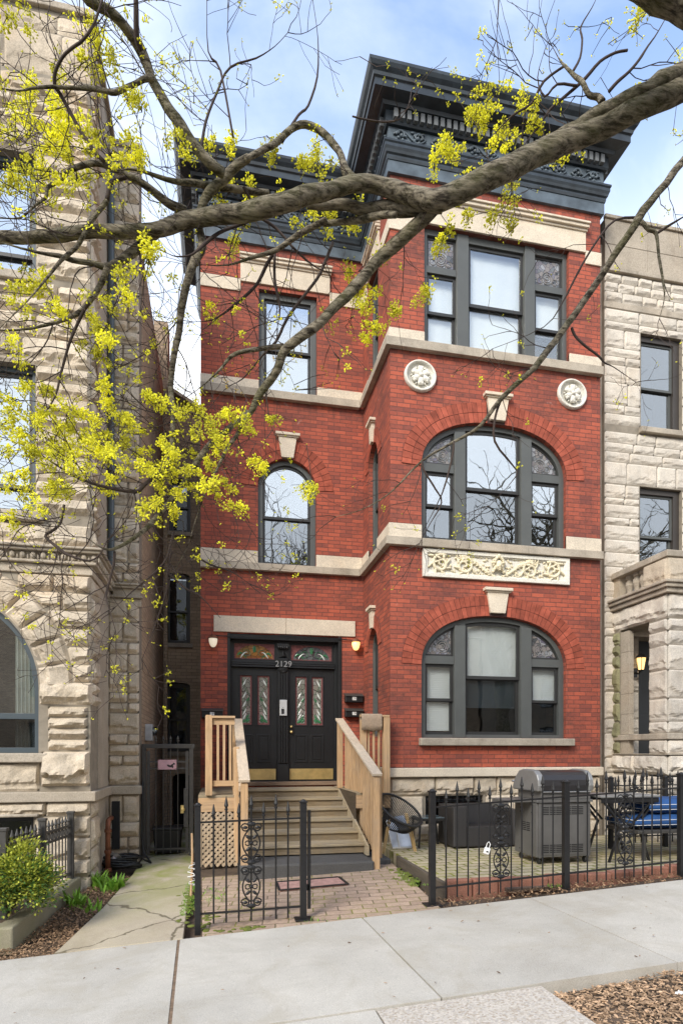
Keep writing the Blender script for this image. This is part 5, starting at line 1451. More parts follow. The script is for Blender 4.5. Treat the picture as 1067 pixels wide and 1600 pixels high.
for z in (5.2, 7.0, 8.8):
    mb = MB(); mb.lathe([(.046,-.03),(.056,-.03),(.056,.03),(.046,.03)], (-1.475, 8.97, z), 12); mb.build('strap', M['iron_grey'], t)
# pipes at the foot of the bay
t = thing('standpipe', (-1.48, 8.55, -.1), 'rusty copper coloured standpipe at the foot of the stone bay', 'pipe')
mb = MB(); mb.tube([(-1.43,8.45,-.12),(-1.43,8.45,.55),(-1.43,8.47,.62),(-1.43,8.56,.64),(-1.43,8.72,.64)], .033, 10); mb.build('pipe', M['copper'], t, smooth=True)
mb = MB()
for z in (-.02, .22, .5): mb.lathe([(.033,-.025),(.046,-.02),(.046,.02),(.033,.025)], (-1.43, 8.45, z), 12)
mb.build('coupling', M['copper'], t)
t = thing('hose_connection', (-1.4, 8.7, .05), 'small steel siamese hose connection beside the standpipe', 'pipe')
mb = MB(); mb.tube([(-1.50,8.84,.12),(-1.38,8.70,.12)], .035, 10); mb.lathe([(.0,.0),(.06,.0),(.06,.02),(.0,.02)], (-1.46, 8.79, .11), 12, 'y'); mb.build('body', M['steel'], t)
mb = MB(); mb.tube([(-1.38,8.70,.12),(-1.32,8.62,.09)], .045, 10); mb.tube([(-1.38,8.70,.12),(-1.40,8.60,.07)], .04, 10); mb.build('coupling', M['steel'], t)

# ---------------------------------------------------------------- gangway gate
gt = thing('iron_gate', (-.74, 9.3, 0), 'tall dark grey iron gate closing the narrow gangway between the two houses', 'gate')
GY = 9.3; zg = .015
mb = MB(); mb.box(-1.10, -1.04, GY-.03, GY+.03, -.03, 1.60); mb.box(-.42, -.36, GY-.03, GY+.03, -.02, 1.62); mb.box(-1.10, -.34, GY-.032, GY+.032, 1.60, 1.665); mb.build('gate_frame', M['iron_grey'], gt, bevel=.004)
mb = MB(); mb.box(-1.03, -.985, GY-.02, GY+.02, .03, 1.56); mb.box(-.475, -.43, GY-.02, GY+.02, .03, 1.56)
for z in (1.30, 1.40, .10): mb.box(-.984, -.476, GY-.012, GY+.012, z-.012, z+.012)
mb.build('gate_leaf', M['iron_grey'], gt)
for k in range(4):
    x = -.90 + .105*k
    mb = MB(); mb.tube([(x, GY, .02), (x, GY, 1.60)], .008, 6); mb.build('bar', M['iron_grey'], gt)
    mb = MB(); mb.tube([(x, GY, 1.665), (x, GY, 1.73)], .008, 6); finial(mb, x, GY, 1.72, .6); mb.box(x-.022, x+.022, GY-.006, GY+.006, 1.705, 1.718); mb.build('spike', M['iron_grey'], gt)
mb = MB(); mb.box(-.50, -.43, GY-.035, GY+.02, .42, 1.0); mb.build('lock_case', M['iron_grey'], gt, bevel=.004)
mb = MB(); mb.lathe([(.0,-.06),(.026,-.055),(.03,-.04),(.02,-.02),(.014,0)], (-.51, GY-.02, .69), 12, 'y'); mb.box(-.545,-.475,GY-.024,GY-.015,.63,.75); mb.build('knob', M['brass'], gt)
mb = MB(); mb.box(-.87, -.605, GY-.032, GY-.026, 1.285, 1.43); sg_ = mb.build('sign', M['pink'], bevel=.001)
tag(sg_, 'faded pink rectangular sign with a dark dog drawing fixed to the iron gate', 'sign')
mb = MB()
for (x, z, a, b, r_) in ((-.705,1.335,.036,.016,.3),(-.668,1.35,.03,.014,-.5),(-.64,1.372,.02,.012,.6),(-.725,1.352,.02,.008,.1),(-.66,1.325,.014,.018,0)):
    mb.ell((x, GY-.032, z), (a, .002, b), 9, 5, Matrix.Rotation(r_, 3, 'Y'))
for dx, dz in ((-.855,1.30),(-.855,1.415),(-.62,1.30),(-.62,1.415)): mb.ell((dx, GY-.033, dz), (.005,.002,.005), 7, 4)
mb.build('dog_drawing', M['black'], sg_)
t = thing('plastic_tub', (-.76, 9.55, .0), 'black plastic tub standing behind the iron gate', 'tub')
mb = MB(); mb.add([(-.93,9.45,.01),(-.57,9.45,.01),(-.57,9.72,.01),(-.93,9.72,.01),(-.96,9.42,.36),(-.54,9.42,.36),(-.54,9.75,.36),(-.96,9.75,.36)], [(0,3,2,1),(0,1,5,4),(1,2,6,5),(2,3,7,6),(3,0,4,7),(4,5,6,7)]); mb.build('bin', M['rubber'], t, bevel=.02)
mb = MB(); mb.box(-.975, -.525, 9.405, 9.765, .355, .40); mb.build('lid', M['rubber'], t, bevel=.012)
t = thing('utility_meter', (-1.06, 9.9, 1.6), 'small grey electric meter on the brick wall above the gate', 'meter')
mb = MB(); mb.box(-1.11, -1.0, 9.75, 9.95, 1.72, 1.98); mb.build('box', plain('meter_grey', (.42,.43,.44), .5), t, bevel=.008)
mb = MB(); mb.lathe([(0,0),(.07,0),(.07,.04),(.06,.06),(0,.06)], (-1.0, 9.85, 1.87), 16, 'x'); mb.build('dial', M['glass_lo'], t)
# hose coil
t = thing('garden_hose', (-1.2, 8.75, -.05), 'coiled black garden hose lying on the path by the gate', 'hose')
mb = MB(); pts = []
for i in range(150):
    a = i*.32; r = .20 + .035*math.sin(i*.37); pts.append((-1.30 + r*1.15*math.cos(a), 8.68 + r*.75*math.sin(a), -.045 + .0011*i + .012*math.sin(i*.9)))
e = pts[-1]
for q in ((-1.08,8.80,.10),(-1.0,8.84,.02),(-.93,8.88,-.02),(-.97,9.0,.0),(-1.05,9.08,.10),(-1.085,9.15,.35),(-1.085,9.2,.8),(-1.08,9.22,1.1)): pts.append(q)
mb.tube(pts, .014, 6); mb.build('hose', M['rubber'], t, smooth=True)
mb = MB(); mb.tube([(-1.52,8.60,-.05),(-1.46,8.56,-.02)], .02, 8); mb.build('nozzle', M['steel'], t)
t = MB(); t.tube([(-.30,7.05,-.10),(-.285,7.06,.35),(-.29,7.05,.62)], [.014,.013,.011], 7); st2 = t.build('garden_stake', M['pine']); tag(st2, 'thin pale wooden stake standing beside the corner of the lattice skirt', 'stake')
t = MB(); t.tube([(-.29+.05*math.sin(i*1.9), 7.03+.03*math.cos(i*1.3), .02+.018*i) for i in range(16)], .005, 5); sr = t.build('tangled_cord', M['white']); tag(sr, 'tangled pale cord wound around the thin wooden stake', 'cord')  # plain pale cord, carries no lamps

# ---------------------------------------------------------------- planter, left fence, plants
def cx_(y): return -1.82 + (y-5.94)*.0916
mb = MB()
mb.add([(-6,5.94,-.3),(cx_(5.94),5.94,-.3),(cx_(7.88),7.88,-.3),(cx_(7.88)-.16,7.88,-.3),(cx_(6.12)-.17,6.12,-.3),(-6,6.12,-.3),
        (-6,5.94,-.045),(cx_(5.94),5.94,-.045),(cx_(7.88),7.88,.02),(cx_(7.88)-.16,7.88,.02),(cx_(6.12)-.17,6.12,-.04),(-6,6.12,-.045)],
       [(6,7,10,11),(7,8,9,10),(0,5,4,1),(1,4,3,2),(0,1,7,6),(1,2,8,7),(2,3,9,8),(3,4,10,9),(4,5,11,10),(5,0,6,11)])
tag(mb.build('planter_curb', M['curb'], bevel=.018), 'old concrete curb edging the planting bed before the left stone house', 'curb')
mb = MB(); mb.add([(-6,6.1,-.08),(cx_(6.1)-.1,6.1,-.08),(cx_(7.9)-.1,7.9,-.02),(-6,7.9,-.02)], [(0,1,2,3)]); tag(mb.build('planting_soil', M['soil']), kind='structure')
fl_ = thing('iron_fence', (-1.85, 7.0, 0), 'grey iron fence with small spear tips on the concrete curb before the left stone house', 'fence')
fp = [(-1.985, 6.2), (-1.857, 7.02), (-1.742, 7.78)]
for x, y in fp:
    mb = MB(); mb.box(x-.035, x+.035, y-.035, y+.035, -.04+(y-5.94)*.03, .80); mb.box(x-.042, x+.042, y-.042, y+.042, .80, .83); mb.build('post', M['iron_grey'], fl_, bevel=.004)
for (xa, ya), (xb, yb) in zip(fp, fp[1:]):
    for z in (.66, .545, .09):
        mb = MB(); mb.beam((xa, ya, z), (xb, yb, z), .026, .026); mb.build('rail', M['iron_grey'], fl_)
    for k in range(8):
        t_ = (k+.7)/8.4; x = xa+(xb-xa)*t_; y = ya+(yb-ya)*t_
        mb = MB(); mb.tube([(x, y, .05), (x, y, .70)], .0085, 6); finial(mb, x, y, .70, .75); mb.build('picket', M['iron_grey'], fl_)
        mb = MB(); mb.tube([(x+.05*(xb-xa)*math.cos(q*.628), y+.036*math.cos(q*.628), .602+.048*math.sin(q*.628)) for q in range(10)], .006, 5, closed=True); mb.build('ring', M['iron_grey'], fl_)
# corner post nearest the camera is wider
def leafquad(mb, c, d, n_, L, w):
    d = d.normalized(); s_ = d.cross(n_).normalized()*w; n2 = s_.cross(d).normalized()
    mb.add([c, c+d*L*.45+s_+n2*w*.25, c+d*L, c+d*L*.45-s_+n2*w*.25], [(0,1,2),(0,2,3)])
rs = random.Random(4)
sh = thing('shrub', (-2.0, 6.35, -.06), 'round golden green shrub growing over the concrete curb at the left edge', 'shrub')
cen = Vector((-1.98, 6.28, .28)); mby = MB(); mbg = MB(); mbt = MB()
def inshrub(p):
    q = p-cen; return (q.x/.47)**2 + (q.y/.36)**2 + (q.z/.36)**2
lobes = []
for k in range(64):
    v = Vector((rs.gauss(0,1), rs.gauss(0,1), rs.gauss(0,1))).normalized()
    if v.z < -.55: continue
    q_ = rs.uniform(.6, 1.18); lobes.append(cen + Vector((v.x*.44*q_, v.y*.32*q_, v.z*.34*q_)))
for lb_ in lobes:
    mbt.tube([cen-Vector((0,0,.3)), cen.lerp(lb_, .5)+Vector((0,0,-.03)), lb_], [.007,.004,.002], 4)
    gold = .30 + .7*max(0, (lb_.z-.12)/.5) + rs.uniform(-.2,.2)
    for k in range(210):
        o_ = Vector((rs.gauss(0,.062), rs.gauss(0,.062), rs.gauss(0,.05)))
        d = (o_*1.0 + (lb_-cen)*.35 + Vector((rs.gauss(0,.08), rs.gauss(0,.08), rs.gauss(0,.06)+.03)))
        m_ = mby if rs.random() < gold else mbg
        leafquad(m_, lb_+o_, d, Vector((rs.gauss(0,.5), rs.gauss(0,.5), 1)), rs.uniform(.026,.044), rs.uniform(.009,.014))
mby.build('golden_leaves', M['shrub_y'], sh, recalc=False); mbg.build('green_leaves', M['shrub_g'], sh, recalc=False); mbt.build('stems', M['twig'], sh)
def lily(x, y, n_, h, label, seed):
    r = random.Random(seed); z = gz(x, y)-.06; t = thing('lily_clump', (x, y, z), label, 'plant', 'leafy clumps along the path'); mb = MB()
    for k in range(n_):
        a = r.uniform(0, 6.283); L = h*r.uniform(.6, 1.15); lean = r.uniform(.25, .8); w = r.uniform(.010, .021); c0 = Vector((x+r.gauss(0,.055), y+r.gauss(0,.055), z))
        dv = Vector((math.cos(a), math.sin(a), 0)); sv = Vector((-math.sin(a), math.cos(a), 0)); pts = []
        for i in range(6):
            q = i/5; p = c0 + dv*(lean*L*q**1.6) + Vector((0,0,L*(q-.35*lean*q*q*1.3))); ww = w*math.sin(math.pi*min(1, q*.85+.15))**.8 + .001
            pts += [p-sv*ww, p+dv*0-Vector((0,0,ww*.5)), p+sv*ww]
        mb.add(pts, [(3*i+j, 3*i+j+1, 3*i+j+4, 3*i+j+3) for i in range(5) for j in range(2)])
    mb.build('leaves', M['lily'], t, smooth=True, recalc=False)
lily(-1.50, 7.95, 60, .27, 'bright green leafy clump at the foot of the rusty standpipe', 1)
lily(-1.25, 7.72, 60, .26, 'bright green leafy clump spreading furthest over the edge of the path', 2)
lily(-1.53, 7.20, 30, .26, 'grassy green clump of upright blades in the leaf litter beside the curb', 3)
lily(-1.36, 6.95, 14, .20, 'smallest sparse green tuft in the leaf litter, nearest the pavement', 4)
# weeds and moss by the path
mb = MB(); r = random.Random(7)
for (x0, x1, y0, y1, n_) in ((-.38,-.24,6.3,7.6,260),(.55,1.3,5.64,5.70,24),(3.5,3.7,5.88,5.98,40),(2.15,2.35,6.5,7.2,60),(-.2,0.1,6.6,7.3,80)):
    for k in range(n_):
        x = r.uniform(x0,x1); y = r.uniform(y0,y1); z = gz(x,y)
        leafquad(mb, Vector((x,y,z-.005)), Vector((r.gauss(0,.5), r.gauss(0,.5), 1)), Vector((r.gauss(0,1), r.gauss(0,1), .1)), r.uniform(.02,.065), r.uniform(.002,.005))
tag(mb.build('weeds', M['lily'], recalc=False), 'thin weeds sprouting along the edges of the path and paving', 'weeds', kind='stuff')
M['moss'] = plain('moss', (.13,.15,.025), .98, 0, .5, 30, .9, 120)
mb = MB()
for (cx0, cy0, sx, sy, n_) in ((-.33,6.9,.07,.75,60),(2.22,6.9,.12,.45,40),(2.27,7.25,.09,.25,20),(-.1,6.0,.16,.5,16),(.35,5.72,.3,.05,12)):
    for k in range(n_):
        x = cx0+r.gauss(0,sx*.5); y = cy0+r.gauss(0,sy*.5)
        mb.ell((x, y, gz(x,y)-.003), (r.uniform(.015,.05), r.uniform(.015,.05), r.uniform(.006,.013)), 9, 5)
tag(mb.build('moss', M['moss'], smooth=True), 'patches of green moss at the edges of the paving', 'moss', kind='stuff')

# ---------------------------------------------------------------- right stone house
rh = thing('stone_house', (8.0, 9.2, 0), 'right neighbouring pale limestone house with a projecting balustraded entrance porch', 'house')
RY = 9.2; RX0 = 6.49; RX1 = 12.0
B3 = rect(7.20, 8.02, 7.19, 8.84); B2 = rect(7.18, 8.02, 4.75, 6.17); DO = rect(7.16, 8.2, 1.2, 3.5)
mb = MB(); mb.plate(rect(RX0, RX1, -.3, 10.7), [B3, B2, DO], RY, RY+.3); mb.box(RX1-.3, RX1, RY+.3, 20, -.3, 10.7); mb.box(RX0, RX0+.3, RY+.3, 20, -.3, 10.7)
mb.box(RX0+.3, RX1-.3, RY+.31, 20, 10.5, 10.56); mb.build('wall', M['mortar_stone'], rh)
mb = MB(); mb.box(6.20, RX0-.002, RY+.06, RY+.4, -.2, 10.3); mb.build('party_wall', M['ashlar'], rh)
mb = MB()
def rcs(a, b, n_, x0, x1, dep=.024, lens=(.35,.8)):
    zz = hs(a, b, n_)
    for z0, z1 in zip(zz, zz[1:]): course(mb, x0, x1, z0, z1-.004, RY, dep, None, rnd, lens=lens)
rcs(9.30, 9.79, 3, RX0, RX1-1, .03, (.25,.4)); rcs(8.84, 9.18, 2, RX0, RX1-1)
rcs(7.19, 8.835, 7, RX0, 7.19); rcs(7.19, 8.835, 7, 8.03, RX1-1); rcs(6.18, 7.07, 4, RX0, RX1-1)
rcs(4.75, 6.165, 7, RX0, 7.17); rcs(4.75, 6.165, 7, 8.03, RX1-1); rcs(3.55, 4.74, 5, RX0, RX1-1); rcs(0, 1.19, 4, RX0, 6.70); rcs(1.2, 3.54, 7, RX0, 7.155, .034, (.2,.45))
mb.build('rock_faced_blocks', M['rock_pale'], rh)
mb = MB()
for z0, z1, o in ((9.80,9.87,.05),(9.19,9.295,.012),(10.70,10.76,.05)): mb.box(RX0-.01, RX1, RY-o, RY+.02, z0, z1)
mb.build('string_course', M['sillstone'], rh, bevel=.008)
mb = MB()
for z0, z1 in ((9.873,10.27),(10.275,10.698)):
    x = RX0
    while x < RX1-1: mb.box(x, x+.83, RY-.02, RY+.02, z0, z1-.003); x += .834
mb.build('parapet', M['ashlar'], rh, bevel=.004)
for B_, z0, z1, mt in ((B3,7.19,8.84,7.94),(B2,4.75,6.17,5.33)):
    M.setdefault('brownframe', plain('brown_frame', (.045,.038,.033), .5, 0, .12, 3, .05))
    window(rh, B_, [dict(x0=B_[0][0]+.04, x1=B_[1][0]-.12, z0=z0+.05, top=const(z1-.10), kind='hung', meet=mt, sw=.04, blind=None)], RY, recess=.06, fmat='brownframe', smat='frame', glassm='glass_scr')
    mb = MB(); mb.box(B_[0][0]-.04, B_[1][0]+.05, RY-.08, RY+.1, z0-.10, z0-.005); mb.build('window_sill', M['sillstone'], rh, bevel=.01)
mb = MB(); mb.plate(rect(7.165, 8.195, 1.2, 3.495), [rect(7.30, 7.68, 2.2, 3.2)], RY+.12, RY+.18); mb.box(7.2, 8.15, RY+.19, RY+.2, 1.2, 3.4); mb.build('door', M['black'], rh, bevel=.004)
# porch
PX = 6.64; PY = 7.9; PX1 = 9.6
mb = MB()
mb.m = 1
mb.box(PX+.03, PX+.40, PY+.03, 8.33, -.2, 3.60); mb.box(PX+.03, PX1, PY+.03, 8.2, 3.6, 3.95); mb.box(PX+.03, PX+.40, 8.2, RY-.01, 3.6, 3.95); mb.box(PX+.03, PX1, PY+.03, RY, -.2, 1.19)
mb.box(PX+.42, PX1, PY+.3, RY, 3.75, 3.98)
mb.m = 0
for a, b, n_ in ((1.52, 1.735, 1), (1.84, 3.58, 6), (-.1, 1.17, 4)):
    zz = hs(a, b, n_)
    for z0, z1 in zip(zz, zz[1:]):
        course(mb, PX+.03, PX+.40 if a > 1 else PX1, z0, z1-.004, PY+.03, .036, [0,1] if a > 1 else None)
        course(mb, PY+.03, 8.33 if a > 1 else RY, z0, z1-.004, PX+.03, .036, [0,1] if a > 1 else None, axis='x', sgn=-1)
SEED[0] += 1; rockquad(mb, (PX+.03,RY,3.605), (PX+.03,PY+.03,3.605), (PX+.03,PY+.03,3.95), (PX+.03,RY,3.95), (-1,0,0), .05, SEED[0])
course(mb, PX+.03, PX1, 3.605, 3.95, PY+.03, .055)
course(mb, PX+.03, PX1, 1.20, 1.50, PY+.03, .075); course(mb, PY+.03, RY, 1.20, 1.50, PX+.03, .075, [0,.55,1], axis='x', sgn=-1)
mb.m = 2
zz = hs(1.52, 3.58, 8)
for z0, z1 in zip(zz, zz[1:]): course(mb, 9.03, RY-.0, z0, z1-.004, PX+.03, .05, [0,1], axis='x', sgn=-1); 
mb.m = 1; mb.box(PX+.03, PX+.13, 9.03, RY-.005, 1.2, 3.6)
mb.build('porch', [M['rock_pale'], M['mortar_stone'], M['mossy_rock']], rh)
mb = MB(); z = 1.52
for h in (.32,.34,.34,.36,.34,.35): mb.box(PX+.04, PX+.13, 8.82, 9.025, z, z+h-.004); z += h
mb.build('pilaster', M['ashlar'], rh, bevel=.003)
mb = MB()
for z0, z1, o in ((3.955,4.03,.04),(4.03,4.09,.08),(4.09,4.135,.11)): mb.box(PX-o, PX1, PY-o, RY, z0, z1-.001)
mb.build('porch_cornice', M['sillstone'], rh, bevel=.012)
mb = MB(); mb.box(PX-.03, PX1, PY-.03, PY+.30, 4.50, 4.60); mb.box(PX-.03, PX+.27, PY+.302, RY, 4.50, 4.60); mb.build('balustrade_rail', M['sillstone'], rh, bevel=.012)
mb = MB(); mb.box(PX-.0, PX+.36, PY-.01, RY, 1.738, 1.832); mb.build('low_rail', M['sillstone'], rh, bevel=.012)
mb = MB(); mb.box(PX-.02, PX1, PY-.02, RY, 1.503, 1.517); mb.build('base_moulding', M['sillstone'], rh, bevel=.005)
mb = MB()
SEED[0] += 1; rockquad(mb, (PX+.0,8.42,4.137), (PX+.0,PY+.0,4.137), (PX+.0,PY+.0,4.495), (PX+.0,8.42,4.495), (-1,0,0), .03, SEED[0])
course(mb, PX, PX1, 4.137, 4.495, PY, .03, None); mb.box(PX+.005, PX+.25, PY+.005, 8.42, 4.137, 4.498); mb.box(PX+.25, PX1, PY+.005, PY+.2, 4.137, 4.498); mb.box(PX+.02, PX+.22, 9.03, RY, 4.137, 4.498)
mb.build('balustrade_block', M['rock'], rh)
for yy in (8.56, 8.72, 8.90):
    mb = MB(); mb.lathe([(.075,0),(.075,.05),(.045,.07),(.05,.11),(.075,.19),(.06,.25),(.042,.29),(.07,.31),(.07,.362)], (PX+.12, yy, 4.137), 14); mb.build('baluster', M['ashlar'], rh)
t = thing('porch_lantern', (7.08, RY, 2.9), 'black carriage lantern glowing warmly inside the right stone porch', 'lantern')
lx, ly, lz = 7.03, 8.98, 3.03
mb = MB(); mb.box(lx-.05, lx+.05, RY-.07, RY-.05, lz-.20, lz-.04); mb.tube([(lx,RY-.07,lz-.12),(lx,ly+.05,lz-.15),(lx,ly,lz-.10)], .014, 8); mb.build('bracket', M['iron'], t)
mb = MB(); mb.lathe([(.05,-.09),(.085,.11),(.0,.11)], (lx, ly, lz), 6); mb.build('lamp_glass', M['lit_amber'], t)
mb = MB(); mb.lathe([(.105,.112),(.10,.125),(.045,.17),(.02,.185),(.012,.21),(0,.215)], (lx, ly, lz), 6); mb.lathe([(.0,-.12),(.03,-.115),(.055,-.095),(.055,-.09)], (lx, ly, lz), 6)
for k in range(6):
    a = math.pi/3*k; mb.tube([(lx+.052*math.cos(a), ly+.052*math.sin(a), lz-.09), (lx+.088*math.cos(a), ly+.088*math.sin(a), lz+.112)], .006, 5)
mb.build('lantern_frame', M['iron'], t)
